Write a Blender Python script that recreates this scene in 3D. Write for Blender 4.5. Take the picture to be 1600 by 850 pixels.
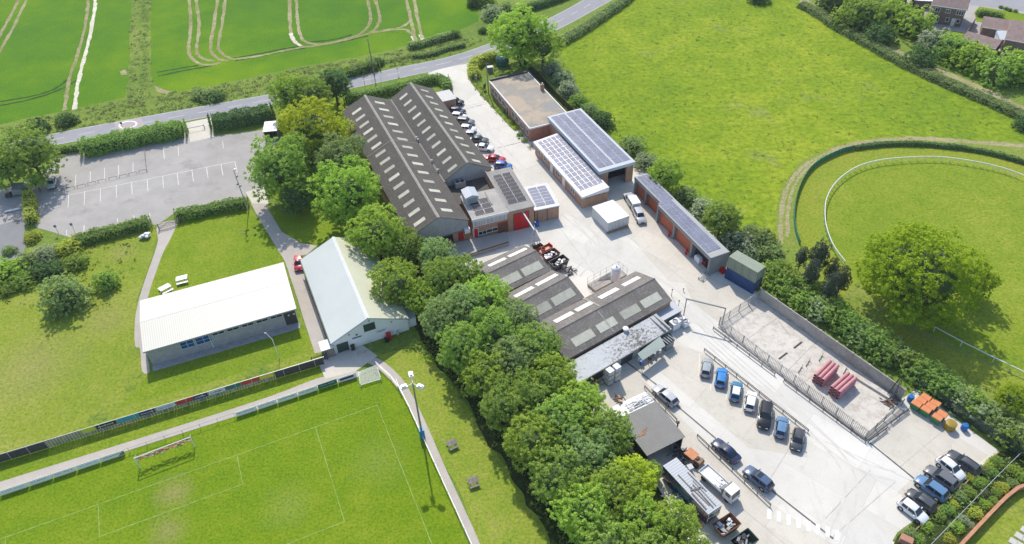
import bpy, math, random
import numpy as np
from mathutils import Vector, Matrix
from mathutils.geometry import tessellate_polygon

for o in list(bpy.data.objects):
    bpy.data.objects.remove(o)
SC = bpy.context.scene
COL = SC.collection
rnd = random.Random(7)
rng = np.random.default_rng(7)

# ------------------------------------------------------------------ camera
F_PX, PITCH, ROLL, CAM_H = 1170.0, math.radians(42.1), math.radians(-1.95), 94.5
CX, CY = 800.0, 425.0
_fw = Vector((0, math.cos(PITCH), -math.sin(PITCH)))
_rt = Vector((1, 0, 0))
_up = _rt.cross(_fw)
RT = math.cos(ROLL) * _rt + math.sin(ROLL) * _up
UP = -math.sin(ROLL) * _rt + math.cos(ROLL) * _up
FW = _fw
EYE = Vector((0, 0, CAM_H))
cam = bpy.data.cameras.new('camera')
cam.sensor_width = 36.0
cam.lens = F_PX / 1600 * 36
cam.clip_start = 1.0
cam.clip_end = 4000
camo = bpy.data.objects.new('camera', cam)
COL.objects.link(camo)
camo.matrix_world = Matrix(((RT.x, UP.x, -FW.x, EYE.x), (RT.y, UP.y, -FW.y, EYE.y), (RT.z, UP.z, -FW.z, EYE.z), (0, 0, 0, 1)))
SC.camera = camo

# ------------------------------------------------------------------ light
SUN_EL = math.radians(46.8)
SUN_AZ = math.radians(-11.7)          # bearing of the sun from +Y
W = bpy.data.worlds.new('World')
SC.world = W
W.use_nodes = True
nt = W.node_tree
bg = nt.nodes['Background']
sky = nt.nodes.new('ShaderNodeTexSky')
sky.sky_type = 'NISHITA'
sky.sun_disc = False
sky.sun_elevation = SUN_EL
sky.sun_rotation = SUN_AZ
nt.links.new(sky.outputs[0], bg.inputs[0])
bg.inputs[1].default_value = 0.15
sl = bpy.data.lights.new('sun', 'SUN')
sl.energy = 3.1
sl.angle = math.radians(0.53)
sl.color = (1.0, 0.925, 0.815)
so = bpy.data.objects.new('sun', sl)
COL.objects.link(so)
SUND = Vector((math.sin(SUN_AZ) * math.cos(SUN_EL), math.cos(SUN_AZ) * math.cos(SUN_EL), math.sin(SUN_EL)))
so.rotation_euler = (-SUND).to_track_quat('-Z', 'Y').to_euler()
so.location = SUND * 300
SC.view_settings.view_transform = 'Standard'
SC.view_settings.look = 'None'
SC.view_settings.gamma = 1
SC.view_settings.exposure = 0.58
SC.view_settings.use_curve_mapping = False
try:
    SC.cycles.max_bounces = 6
    SC.cycles.diffuse_bounces = 3
    SC.cycles.transparent_max_bounces = 8
    SC.cycles.use_adaptive_sampling = True
    SC.cycles.use_denoising = True
except Exception:
    pass


# ------------------------------------------------------------------ surveying: photo pixel -> point on the site at height z
def G(x, y, z=0.0):
    d = RT * ((x - CX) / F_PX) - UP * ((y - CY) / F_PX) + FW
    return EYE + d * ((z - CAM_H) / d.z)


def ray(x, y):
    return RT * ((x - CX) / F_PX) - UP * ((y - CY) / F_PX) + FW


def mpp(p):
    return (Vector(p) - EYE).dot(FW) / F_PX


# ------------------------------------------------------------------ materials
MAT = {}


def nodes(m):
    m.use_nodes = True
    t = m.node_tree
    return t, t.nodes['Principled BSDF']


def N(t, typ, **kw):
    n = t.nodes.new(typ)
    for k, v in kw.items():
        if k.startswith('i_'):
            n.inputs[k[2:].replace('_', ' ')].default_value = v
        else:
            setattr(n, k, v)
    return n


def ramp(t, fac, stops):
    r = t.nodes.new('ShaderNodeValToRGB')
    e = r.color_ramp.elements
    while len(e) < len(stops):
        e.new(0.5)
    for k, (p, c) in enumerate(stops):
        e[k].position = p
        e[k].color = (*c, 1) if len(c) == 3 else c
    t.links.new(fac, r.inputs[0])
    return r.outputs[0]


def mixc(t, fac, a, b, mode='MIX'):
    n = t.nodes.new('ShaderNodeMix')
    n.data_type = 'RGBA'
    n.blend_type = mode
    if isinstance(fac, (int, float)):
        n.inputs[0].default_value = fac
    else:
        t.links.new(fac, n.inputs[0])
    for k, s in ((6, a), (7, b)):
        if isinstance(s, tuple):
            n.inputs[k].default_value = (*s, 1)
        else:
            t.links.new(s, n.inputs[k])
    return n.outputs[2]


def noise(t, co, scale, detail=4, rough=0.6, vec_scale=None):
    if vec_scale:
        mp = t.nodes.new('ShaderNodeMapping')
        mp.inputs['Scale'].default_value = vec_scale
        t.links.new(co, mp.inputs[0])
        co = mp.outputs[0]
    n = N(t, 'ShaderNodeTexNoise')
    n.inputs['Scale'].default_value = scale
    n.inputs['Detail'].default_value = detail
    n.inputs['Roughness'].default_value = rough
    t.links.new(co, n.inputs['Vector'])
    return n.outputs['Fac']


def bump(t, b, h, strength=0.4, dist=0.1):
    n = t.nodes.new('ShaderNodeBump')
    n.inputs['Strength'].default_value = strength
    n.inputs['Distance'].default_value = dist
    t.links.new(h, n.inputs['Height'])
    t.links.new(n.outputs[0], b.inputs['Normal'])


def mul(c, k):
    return tuple(min(1, v * k) for v in c)


def pm(name, c, rough=0.75, var=0.12, scale=1.2, metal=0.0, bmp=0.0, spec=None, streak=None):
    """Plain weathered surface: two octaves of tone variation."""
    if name in MAT:
        return MAT[name]
    m = bpy.data.materials.new(name)
    t, b = nodes(m)
    co = N(t, 'ShaderNodeTexCoord').outputs['Object']
    f = noise(t, co, scale, 5, 0.65, streak)
    t.links.new(ramp(t, f, [(0.3, mul(c, 1 - var)), (0.7, mul(c, 1 + var))]), b.inputs['Base Color'])
    b.inputs['Roughness'].default_value = rough
    b.inputs['Metallic'].default_value = metal
    if spec is not None:
        b.inputs['Specular IOR Level'].default_value = spec
    if bmp:
        bump(t, b, f, bmp, 0.05)
    MAT[name] = m
    return m


def corrugated(name, c, axis='X', period=0.25, var=0.15, spots=None, rough=0.7, depth=0.03, blot=0.35, spot_amt=0.62):
    """Profiled sheet: ribs across the given local axis, blotches and lichen spots."""
    m = bpy.data.materials.new(name)
    t, b = nodes(m)
    co = N(t, 'ShaderNodeTexCoord').outputs['Object']
    f = noise(t, co, blot, 6, 0.7)
    col = ramp(t, f, [(0.3, mul(c, 1 - var)), (0.7, mul(c, 1 + var))])
    if spots:
        g = noise(t, co, 2.6, 6, 0.75)
        k = ramp(t, g, [(spot_amt - 0.06, (0, 0, 0)), (spot_amt + 0.05, (1, 1, 1))])
        col = mixc(t, k, col, spots)
    w = N(t, 'ShaderNodeTexWave')
    w.bands_direction = axis
    w.inputs['Scale'].default_value = 0.314 / period
    w.inputs['Distortion'].default_value = 0
    t.links.new(co, w.inputs['Vector'])
    col = mixc(t, 0.22, col, mixc(t, w.outputs['Fac'], mul(c, 0.55), mul(c, 1.3)))
    t.links.new(col, b.inputs['Base Color'])
    b.inputs['Roughness'].default_value = rough
    bump(t, b, w.outputs['Fac'], 0.6, depth)
    MAT[name] = m
    return m


def brick(name, c1, c2, mortar=(0.35, 0.32, 0.29), scale=3.0):
    m = bpy.data.materials.new(name)
    t, b = nodes(m)
    tc = N(t, 'ShaderNodeTexCoord').outputs['Object']
    sx = N(t, 'ShaderNodeSeparateXYZ')
    t.links.new(tc, sx.inputs[0])
    ad = N(t, 'ShaderNodeMath', operation='ADD')
    t.links.new(sx.outputs[0], ad.inputs[0])
    t.links.new(sx.outputs[1], ad.inputs[1])
    cb = N(t, 'ShaderNodeCombineXYZ')
    t.links.new(ad.outputs[0], cb.inputs[0])
    t.links.new(sx.outputs[2], cb.inputs[1])
    br = N(t, 'ShaderNodeTexBrick')
    br.inputs['Scale'].default_value = scale
    br.inputs['Color1'].default_value = (*c1, 1)
    br.inputs['Color2'].default_value = (*c2, 1)
    br.inputs['Mortar'].default_value = (*mortar, 1)
    br.inputs['Mortar Size'].default_value = 0.012
    t.links.new(cb.outputs[0], br.inputs['Vector'])
    f = noise(t, tc, 0.8, 5, 0.7)
    col = mixc(t, 0.5, br.outputs['Color'], ramp(t, f, [(0.3, mul(c1, 0.75)), (0.7, mul(c2, 1.15))]))
    t.links.new(col, b.inputs['Base Color'])
    b.inputs['Roughness'].default_value = 0.9
    MAT[name] = m
    return m


def ground_mat(name, stops, big=0.05, mid=0.35, fine=2.2, patch=None, specks=None, bmp=0.5, mixf=(0.45, 0.55), streak=None, rough=0.95, tuft=1.0, worn=None):
    """Grass, crop and soil: broad drift + metre-scale mottling + fine tufts with relief."""
    m = bpy.data.materials.new(name)
    t, b = nodes(m)
    co = N(t, 'ShaderNodeTexCoord').outputs['Object']
    f1 = noise(t, co, big, 4, 0.55)
    f2 = noise(t, co, mid, 6, 0.7, streak)
    f3 = noise(t, co, fine, 5, 0.75)
    a = N(t, 'ShaderNodeMath', operation='MULTIPLY_ADD')
    t.links.new(f1, a.inputs[0])
    a.inputs[1].default_value = mixf[0]
    b2 = N(t, 'ShaderNodeMath', operation='MULTIPLY')
    t.links.new(f2, b2.inputs[0])
    b2.inputs[1].default_value = mixf[1]
    t.links.new(b2.outputs[0], a.inputs[2])
    col = ramp(t, a.outputs[0], stops)
    tf = lambda v: tuple(1 + (q - 1) * tuft for q in v)
    g = ramp(t, f3, [(0.32, tf((0.55, 0.58, 0.5))), (0.5, tf((0.97, 0.97, 0.97))), (0.7, tf((1.28, 1.25, 1.1)))])
    col = mixc(t, 1.0, col, g, 'MULTIPLY')
    if patch:
        f4 = noise(t, co, patch[1], 5, 0.65)
        k = ramp(t, f4, [(patch[2], (0, 0, 0)), (patch[2] + 0.12, (1, 1, 1))])
        col = mixc(t, k, col, mixc(t, 1.0, patch[0], g, 'MULTIPLY'))
    if specks:
        f5 = noise(t, co, specks[1], 3, 0.8)
        k = ramp(t, f5, [(specks[2], (0, 0, 0)), (specks[2] + 0.04, (1, 1, 1))])
        col = mixc(t, k, col, specks[0])
    for wc, (cx, cy), rad in (worn or []):
        vd = N(t, 'ShaderNodeVectorMath', operation='DISTANCE')
        t.links.new(co, vd.inputs[0])
        vd.inputs[1].default_value = (cx, cy, 0)
        ma = N(t, 'ShaderNodeMath', operation='MULTIPLY_ADD')
        t.links.new(f2, ma.inputs[0])
        ma.inputs[1].default_value = rad * 1.6
        t.links.new(vd.outputs['Value'], ma.inputs[2])
        dv = N(t, 'ShaderNodeMath', operation='DIVIDE')
        t.links.new(ma.outputs[0], dv.inputs[0])
        dv.inputs[1].default_value = rad * 2
        k = ramp(t, dv.outputs[0], [(0.4, (.5, .5, .5)), (0.95, (0, 0, 0))])
        col = mixc(t, k, col, mixc(t, 1.0, wc, g, 'MULTIPLY'))
    t.links.new(col, b.inputs['Base Color'])
    b.inputs['Roughness'].default_value = rough
    b.inputs['Specular IOR Level'].default_value = 0.1
    if bmp:
        bump(t, b, f3, bmp, 0.25)
    MAT[name] = m
    return m


def leaf_mat(name, dark, light, trans=0.5, blossom=None):
    m = bpy.data.materials.new(name)
    m.use_nodes = True
    t = m.node_tree
    t.nodes.clear()
    out = N(t, 'ShaderNodeOutputMaterial')
    geo = N(t, 'ShaderNodeNewGeometry')
    oi = N(t, 'ShaderNodeObjectInfo')
    co = N(t, 'ShaderNodeTexCoord').outputs['Object']
    f = noise(t, co, 0.45, 3, 0.6)
    a = N(t, 'ShaderNodeMath', operation='MULTIPLY_ADD')
    t.links.new(geo.outputs['Random Per Island'], a.inputs[0])
    a.inputs[1].default_value = 0.5
    t.links.new(f, a.inputs[2])
    s = N(t, 'ShaderNodeMath', operation='SUBTRACT')
    t.links.new(a.outputs[0], s.inputs[0])
    s.inputs[1].default_value = 0.25
    col = ramp(t, s.outputs[0], [(0.15, dark), (0.85, light)])
    if blossom:
        k = ramp(t, geo.outputs['Random Per Island'], [(blossom[1], (0, 0, 0)), (blossom[1] + 0.03, (1, 1, 1))])
        col = mixc(t, k, col, blossom[0])
    hs = N(t, 'ShaderNodeHueSaturation')
    mr = N(t, 'ShaderNodeMapRange')
    mr.inputs['To Min'].default_value = 0.86
    mr.inputs['To Max'].default_value = 1.14
    t.links.new(oi.outputs['Random'], mr.inputs['Value'])
    t.links.new(mr.outputs[0], hs.inputs['Value'])
    mh = N(t, 'ShaderNodeMapRange')
    mh.inputs['To Min'].default_value = 0.492
    mh.inputs['To Max'].default_value = 0.508
    t.links.new(oi.outputs['Random'], mh.inputs['Value'])
    t.links.new(mh.outputs[0], hs.inputs['Hue'])
    t.links.new(col, hs.inputs['Color'])
    d = N(t, 'ShaderNodeBsdfDiffuse')
    tr = N(t, 'ShaderNodeBsdfTranslucent')
    t.links.new(hs.outputs[0], d.inputs[0])
    t.links.new(hs.outputs[0], tr.inputs[0])
    mx = N(t, 'ShaderNodeMixShader')
    mx.inputs[0].default_value = trans
    t.links.new(d.outputs[0], mx.inputs[1])
    t.links.new(tr.outputs[0], mx.inputs[2])
    t.links.new(mx.outputs[0], out.inputs[0])
    MAT[name] = m
    return m


def paint(name, c, rough=0.28, metal=0.0):
    if name in MAT:
        return MAT[name]
    m = pm(name, c, rough, 0.04, 0.8, metal)
    b = m.node_tree.nodes['Principled BSDF']
    b.inputs['Coat Weight'].default_value = 0.5
    b.inputs['Coat Roughness'].default_value = 0.08
    return m


# ------------------------------------------------------------------ mesh building
class MB:
    def __init__(s):
        s.v, s.f, s.m = [], [], []

    def add(s, vs, fs, mi=0):
        k = len(s.v)
        s.v += [tuple(p) for p in vs]
        s.f += [tuple(i + k for i in f) for f in fs]
        s.m += [mi] * len(fs)
        return s

    def hexa(s, b, t, mi=0):
        """box from four bottom and four top corners (counter-clockwise)"""
        return s.add(list(b) + list(t), [(3, 2, 1, 0), (4, 5, 6, 7), (0, 1, 5, 4), (1, 2, 6, 5), (2, 3, 7, 6), (3, 0, 4, 7)], mi)

    def box(s, x0, x1, y0, y1, z0, z1, mi=0):
        c = [(x0, y0), (x1, y0), (x1, y1), (x0, y1)]
        return s.hexa([(x, y, z0) for x, y in c], [(x, y, z1) for x, y in c], mi)

    def cbox(s, c, sx, sy, sz, rz=0.0, mi=0):
        ca, sa = math.cos(rz), math.sin(rz)
        q = [(c[0] + x * ca - y * sa, c[1] + x * sa + y * ca) for x, y in ((-sx / 2, -sy / 2), (sx / 2, -sy / 2), (sx / 2, sy / 2), (-sx / 2, sy / 2))]
        return s.hexa([(x, y, c[2]) for x, y in q], [(x, y, c[2] + sz) for x, y in q], mi)

    def beam(s, p, q, w, h, mi=0):
        """bar from p to q; w wide sideways, h high, centred on the line"""
        p, q = Vector(p), Vector(q)
        d = (q - p).normalized()
        sd = d.cross(Vector((0, 0, 1)))
        sd = Vector((1, 0, 0)) if sd.length < 1e-4 else sd.normalized()
        u = sd.cross(d)
        c = [(-w / 2, -h / 2), (w / 2, -h / 2), (w / 2, h / 2), (-w / 2, h / 2)]
        A = [p + sd * a + u * b for a, b in c]
        B = [q + sd * a + u * b for a, b in c]
        return s.add(A + B, [(0, 1, 2, 3), (7, 6, 5, 4), (0, 4, 5, 1), (1, 5, 6, 2), (2, 6, 7, 3), (3, 7, 4, 0)], mi)

    def tube(s, p, q, r, r2=None, n=8, mi=0):
        p, q = Vector(p), Vector(q)
        r2 = r if r2 is None else r2
        d = (q - p).normalized()
        a = d.orthogonal().normalized()
        b = d.cross(a)
        vs = []
        for c, rr in ((p, r), (q, r2)):
            for k in range(n):
                t = 2 * math.pi * k / n
                vs.append(c + (a * math.cos(t) + b * math.sin(t)) * rr)
        fs = [(k, (k + 1) % n, n + (k + 1) % n, n + k) for k in range(n)] + [tuple(range(n))[::-1], tuple(range(n, 2 * n))]
        return s.add(vs, fs, mi)

    def lathe(s, c, prof, n=20, mi=0):
        vs, fs = [], []
        for r, z in prof:
            for k in range(n):
                t = 2 * math.pi * k / n
                vs.append((c[0] + r * math.cos(t), c[1] + r * math.sin(t), c[2] + z))
        for i in range(len(prof) - 1):
            for k in range(n):
                fs.append((i * n + k, i * n + (k + 1) % n, (i + 1) * n + (k + 1) % n, (i + 1) * n + k))
        fs.append(tuple(range(n))[::-1])
        fs.append(tuple(range((len(prof) - 1) * n, len(prof) * n)))
        return s.add(vs, fs, mi)

    def prism(s, poly, z0, z1, mi=0):
        n = len(poly)
        vs = [(p[0], p[1], z0) for p in poly] + [(p[0], p[1], z1) for p in poly]
        return s.add(vs, [tuple(range(n))[::-1], tuple(range(n, 2 * n))] + [(k, (k + 1) % n, n + (k + 1) % n, n + k) for k in range(n)], mi)

    def profile(s, prof, x0, x1, mi=0):
        """(y,z) outline extruded along x"""
        n = len(prof)
        vs = [(x0, y, z) for y, z in prof] + [(x1, y, z) for y, z in prof]
        return s.add(vs, [tuple(range(n)), tuple(range(n, 2 * n))[::-1]] + [(k, n + k, n + (k + 1) % n, (k + 1) % n) for k in range(n)], mi)

    def sheet(s, poly, z, mi=0):
        return s.add([(p[0], p[1], z) for p in poly], [tuple(range(len(poly)))], mi)

    def mesh(s, name, mats):
        me = bpy.data.meshes.new(name)
        me.from_pydata(s.v, [], s.f)
        for m in (mats if isinstance(mats, (list, tuple)) else [mats]):
            me.materials.append(MAT[m] if isinstance(m, str) else m)
        if any(s.m):
            me.polygons.foreach_set('material_index', s.m)
        me.update()
        import bmesh
        bm = bmesh.new()
        bm.from_mesh(me)
        bmesh.ops.recalc_face_normals(bm, faces=bm.faces)
        bm.to_mesh(me)
        bm.free()
        return me

    def obj(s, name, mats, parent=None):
        o = bpy.data.objects.new(name, s.mesh(name, mats))
        COL.objects.link(o)
        if parent is not None:
            o.parent = parent
        return o


def smooth(o, ang=40):
    me = o.data
    me.polygons.foreach_set('use_smooth', [True] * len(me.polygons))
    try:
        me.set_sharp_from_angle(angle=math.radians(ang))
    except Exception:
        pass
    return o


def tag(o, label=None, cat=None, group=None, kind=None):
    for k, v in (('label', label), ('category', cat), ('group', group), ('kind', kind)):
        if v:
            o[k] = v
    return o


class Thing:
    """An Empty at the thing's base; parts are meshes in its local axes."""

    def __init__(s, name, label, cat, loc=(0, 0, 0), rz=0.0, group=None):
        s.e = bpy.data.objects.new(name, None)
        COL.objects.link(s.e)
        s.e.location = loc
        s.e.rotation_euler = (0, 0, rz)
        s.e.empty_display_size = 0.5
        tag(s.e, label, cat, group)
        s.o = Vector(loc)
        s.rz = rz
        s.ca, s.sa = math.cos(rz), math.sin(rz)

    def l(s, p):
        d = Vector(p) - s.o
        return Vector((d.x * s.ca + d.y * s.sa, -d.x * s.sa + d.y * s.ca, d.z))

    def px(s, x, y, z=0.0):
        return s.l(G(x, y, z))

    def wall_y(s, x, y, yc):
        """where the sight line of a photo pixel meets the local plane y = yc"""
        e, d = s.l(EYE), ray(x, y)
        dl = Vector((d.x * s.ca + d.y * s.sa, -d.x * s.sa + d.y * s.ca, d.z))
        return e + dl * ((yc - e.y) / dl.y)

    def wall_x(s, x, y, xc):
        e, d = s.l(EYE), ray(x, y)
        dl = Vector((d.x * s.ca + d.y * s.sa, -d.x * s.sa + d.y * s.ca, d.z))
        return e + dl * ((xc - e.x) / dl.x)

    def part(s, name, mb, mats, parent=None):
        return mb.obj(name, mats, parent or s.e)


def solo(name, mb, mats, label, cat, loc=(0, 0, 0), rz=0.0, group=None):
    o = mb.obj(name, mats)
    o.location = loc
    o.rotation_euler = (0, 0, rz)
    return tag(o, label, cat, group)


def struct(name, mb, mats, kind='structure'):
    o = mb.obj(name, mats)
    o['kind'] = kind
    return o


def dup(root, loc, rz=None, label=None, group=None, scale=None):
    r = root.copy()
    COL.objects.link(r)
    r.location = loc
    if rz is not None:
        r.rotation_euler = (0, 0, rz)
    if scale is not None:
        r.scale = scale if not isinstance(scale, (int, float)) else (scale,) * 3
    tag(r, label, None, group)
    for ch in root.children:
        c = ch.copy()
        COL.objects.link(c)
        c.parent = r
        for g in ch.children:
            d = g.copy()
            COL.objects.link(d)
            d.parent = c
    return r


def path(pts, step=1.0, jit=0.0, closed=True):
    """world outline through the points, subdivided, with a slightly uneven edge"""
    out = []
    n = len(pts)
    for k in range(n if closed else n - 1):
        a, b = Vector(pts[k]).to_2d(), Vector(pts[(k + 1) % n]).to_2d()
        m = max(1, int((b - a).length / step))
        for j in range(m):
            p = a.lerp(b, j / m)
            if jit:
                p = p + Vector((rnd.uniform(-jit, jit), rnd.uniform(-jit, jit)))
            out.append(p)
    if not closed:
        out.append(Vector(pts[-1]).to_2d())
    return out


def spline(pts, sub=6, closed=False):
    """Catmull-Rom through world points"""
    P = [Vector(p).to_2d() for p in pts]
    n = len(P)
    out = []
    for k in range(n if closed else n - 1):
        p0 = P[(k - 1) % n] if closed or k > 0 else P[0]
        p1, p2 = P[k], P[(k + 1) % n]
        p3 = P[(k + 2) % n] if closed or k + 2 < n else P[-1]
        for j in range(sub):
            t = j / sub
            out.append(0.5 * ((2 * p1) + (p2 - p0) * t + (2 * p0 - 5 * p1 + 4 * p2 - p3) * t * t + (3 * p1 - p0 - 3 * p2 + p3) * t ** 3))
    if not closed:
        out.append(P[-1])
    return out


def pxs(lst, z=0.0):
    return [G(x, y, z) for x, y in lst]


_lay = [0]


def area(name, pts, z, mat, step=1.2, jit=0.0, kind='structure'):
    mb = MB()
    _lay[0] += 1
    z += _lay[0] * 1.3e-4
    mb.sheet(path(pts, step, jit), z)
    return struct(name, mb, mat, kind)


def strip_mb(mb, pts, w, z, mi=0, jit=0.0, wob=0.0):
    """ribbon of width w along world points"""
    P = [Vector(p).to_2d() for p in pts]
    vs = []
    for k, p in enumerate(P):
        a, b = P[max(0, k - 1)], P[min(len(P) - 1, k + 1)]
        d = (b - a)
        d = d.normalized() if d.length > 0 else Vector((1, 0))
        nn = Vector((-d.y, d.x))
        ww = w * (1 + rnd.uniform(-wob, wob)) / 2
        o = nn * rnd.uniform(-jit, jit)
        vs += [(p.x + nn.x * ww + o.x, p.y + nn.y * ww + o.y, z), (p.x - nn.x * ww + o.x, p.y - nn.y * ww + o.y, z)]
    mb.add(vs, [(2 * k, 2 * k + 1, 2 * k + 3, 2 * k + 2) for k in range(len(P) - 1)], mi)
    return mb


# ------------------------------------------------------------------ foliage
def leaf_mesh(name, pts, nrm, size, jit=0.75, mats=None):
    """one small leaf-spray quad per point, facing roughly along its normal"""
    pts, nrm = np.asarray(pts, float), np.asarray(nrm, float)
    n = len(pts)
    d = nrm + rng.normal(0, jit, (n, 3))
    d /= np.linalg.norm(d, axis=1)[:, None] + 1e-9
    r = rng.normal(0, 1, (n, 3))
    u = np.cross(d, r)
    u /= np.linalg.norm(u, axis=1)[:, None] + 1e-9
    v = np.cross(d, u)
    sz = np.asarray(size) * rng.uniform(0.6, 1.35, n) / 2
    su, sv = u * sz[:, None], v * (sz * rng.uniform(0.6, 1.0, n))[:, None]
    bend = d * (sz * 0.35)[:, None]
    q = np.stack([pts - su - bend, pts - sv * 0.9, pts + su - bend, pts + sv * 0.9], 1).reshape(-1, 3)
    me = bpy.data.meshes.new(name)
    me.vertices.add(4 * n)
    me.vertices.foreach_set('co', q.astype(np.float32).ravel())
    me.loops.add(4 * n)
    me.loops.foreach_set('vertex_index', np.arange(4 * n, dtype=np.int32))
    me.polygons.add(n)
    me.polygons.foreach_set('loop_start', np.arange(0, 4 * n, 4, dtype=np.int32))
    me.update(calc_edges=True)
    for m in (mats or []):
        me.materials.append(MAT[m])
    return me


def sphere_pts(n):
    d = rng.normal(0, 1, (n, 3))
    return d / np.linalg.norm(d, axis=1)[:, None]


def crown_pts(R, Rz, lobes, lobe_r, sub, per, clump, low=-0.6, flat=0.0):
    """lobed crown: lobes over an ellipsoid, clumps over each lobe, sprays in each clump"""
    P, Nn = [], []
    k = 0
    for i in range(lobes * 3):
        if k >= lobes:
            break
        z = 1 - (i + 0.5) / lobes * (1 - low)
        if z < low:
            break
        a = i * 2.399963 + rng.uniform(-0.35, 0.35)
        rr = math.sqrt(max(0, 1 - z * z))
        f = rng.uniform(0.5, 0.92)
        c = np.array([rr * math.cos(a) * R * f, rr * math.sin(a) * R * f, z * Rz * f])
        lr = lobe_r * R * rng.uniform(0.75, 1.25)
        k += 1
        m = int(sub * rng.uniform(0.8, 1.2))
        d = sphere_pts(m)
        out = c / (np.linalg.norm(c) + 1e-6)
        d = d[(d @ out) > -0.35]
        d[:, 2] += 0.12
        cc = c + d * lr * rng.uniform(0.82, 1.12, (len(d), 1)) * np.array([1, 1, 0.85])
        for q, dn in zip(cc, d):
            mm = max(3, int(per * rng.uniform(0.6, 1.3)))
            e = sphere_pts(mm)
            P.append(q + e * clump * R * rng.uniform(0.3, 1.0, (mm, 1)) * np.array([1, 1, 0.7]))
            Nn.append(dn * 0.5 + e * 0.4 + np.array([0, 0.12, 0.85]))
    return np.concatenate(P), np.concatenate(Nn)


def blob_core(R, Rz, z0, name, mat, f=0.6):  # dark filler blob added inside the leaves so crowns are not see-through
    mb = MB()
    n, m = 10, 6
    vs, fs = [], []
    for i in range(m + 1):
        ph = math.pi * i / m
        for k in range(n):
            t = 2 * math.pi * k / n
            vs.append((R * f * math.sin(ph) * math.cos(t), R * f * math.sin(ph) * math.sin(t), z0 + Rz * f * math.cos(ph)))
    for i in range(m):
        for k in range(n):
            fs.append((i * n + k, i * n + (k + 1) % n, (i + 1) * n + (k + 1) % n, (i + 1) * n + k))
    mb.add(vs, fs)
    return mb.mesh(name, mat)


def join_mesh(a, b):
    """append mesh b's faces to mesh a (numpy), keeping one material slot"""
    va = np.empty(len(a.vertices) * 3, np.float32)
    a.vertices.foreach_get('co', va)
    vb = np.empty(len(b.vertices) * 3, np.float32)
    b.vertices.foreach_get('co', vb)
    return va.reshape(-1, 3), vb.reshape(-1, 3)


def hedge_pts(P, w, h, dens, wob=0.18, z0=0.0, close=True):
    """sprays over a clipped or loose hedge that follows the world points P"""
    P = [Vector(p).to_2d() for p in P]
    pts, nr = [], []
    ph = rng.uniform(0, 6, 6)
    L = 0.0
    for k in range(len(P) - 1):
        a, b = P[k], P[k + 1]
        d = b - a
        seg = d.length
        if seg < 1e-3:
            continue
        d = d / seg
        nn = Vector((-d.y, d.x))
        n = int(seg * (w + 2 * h) * dens)
        s = rng.uniform(0, seg, n)
        t = rng.uniform(0, 1, n) * (w + 2 * h)
        wv = 1 + wob * (np.sin((L + s) * 0.9 + ph[0]) * 0.5 + np.sin((L + s) * 2.3 + ph[1]) * 0.35 + np.sin((L + s) * 5.1 + ph[2]) * 0.25)
        hv = 1 + wob * (np.sin((L + s) * 0.7 + ph[3]) * 0.5 + np.sin((L + s) * 1.9 + ph[4]) * 0.4 + np.sin((L + s) * 4.3 + ph[5]) * 0.25)
        x = np.where(t < h, -w / 2, np.where(t < h + w, t - h - w / 2, w / 2))
        z = np.where(t < h, t, np.where(t < h + w, h, w + 2 * h - t))
        nx = np.where(t < h, -1.0, np.where(t < h + w, 0.0, 1.0))
        nz = np.where((t >= h) & (t < h + w), 1.0, 0.15)
        rd = np.clip((z / h - 0.75) * 4, 0, 1)
        x = x * (1 - 0.18 * rd) * wv + rng.normal(0, 0.09 * w ** 0.5, n)
        z = z * hv * (1 - 0.12 * np.abs(x / (w / 2)) ** 3) + rng.normal(0, 0.07, n)
        z = np.clip(z, 0.03, None)
        nx = nx + x / w * 0.8
        px_ = a.x + d.x * s + nn.x * x
        py_ = a.y + d.y * s + nn.y * x
        pts.append(np.stack([px_, py_, z + z0], 1))
        nr.append(np.stack([nn.x * nx, nn.y * nx, nz + .45], 1))
        L += seg
    for e, sgn in ((0, -1), (-1, 1)):
        a = P[e]
        d = (P[1] - P[0]).normalized() if e == 0 else (P[-1] - P[-2]).normalized()
        nn = Vector((-d.y, d.x))
        n = int(w * h * dens)
        x = rng.uniform(-w / 2, w / 2, n)
        z = rng.uniform(0.03, h, n)
        o = sgn * (0.15 * w + rng.normal(0, 0.08, n))
        pts.append(np.stack([a.x + nn.x * x + d.x * o, a.y + nn.y * x + d.y * o, z + z0], 1))
        nr.append(np.tile([d.x * sgn, d.y * sgn, 0.3], (n, 1)))
    return np.concatenate(pts), np.concatenate(nr)


def hedge(name, label, cat, pts, w, h, mat, dens=22, size=0.3, wob=0.18, group=None, core=True, jit=0.6):
    o0 = Vector(pts[0]).to_2d()
    P = [Vector(p).to_2d() - o0 for p in pts]
    p, n = hedge_pts(P, w, h, dens, wob)
    me = leaf_mesh(name, p, n, size, jit, [mat])
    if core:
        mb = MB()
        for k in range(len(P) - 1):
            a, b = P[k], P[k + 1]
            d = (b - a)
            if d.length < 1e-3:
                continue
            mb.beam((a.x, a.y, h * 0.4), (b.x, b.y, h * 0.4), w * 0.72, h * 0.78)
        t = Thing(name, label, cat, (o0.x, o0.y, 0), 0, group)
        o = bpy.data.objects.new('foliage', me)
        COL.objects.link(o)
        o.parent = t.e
        t.part('leaf_core', mb, 'hedge_core')  # dark filler bars added inside the hedge to keep it opaque
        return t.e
    o = bpy.data.objects.new(name, me)
    COL.objects.link(o)
    o.location = (o0.x, o0.y, 0)
    return tag(o, label, cat, group)


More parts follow.
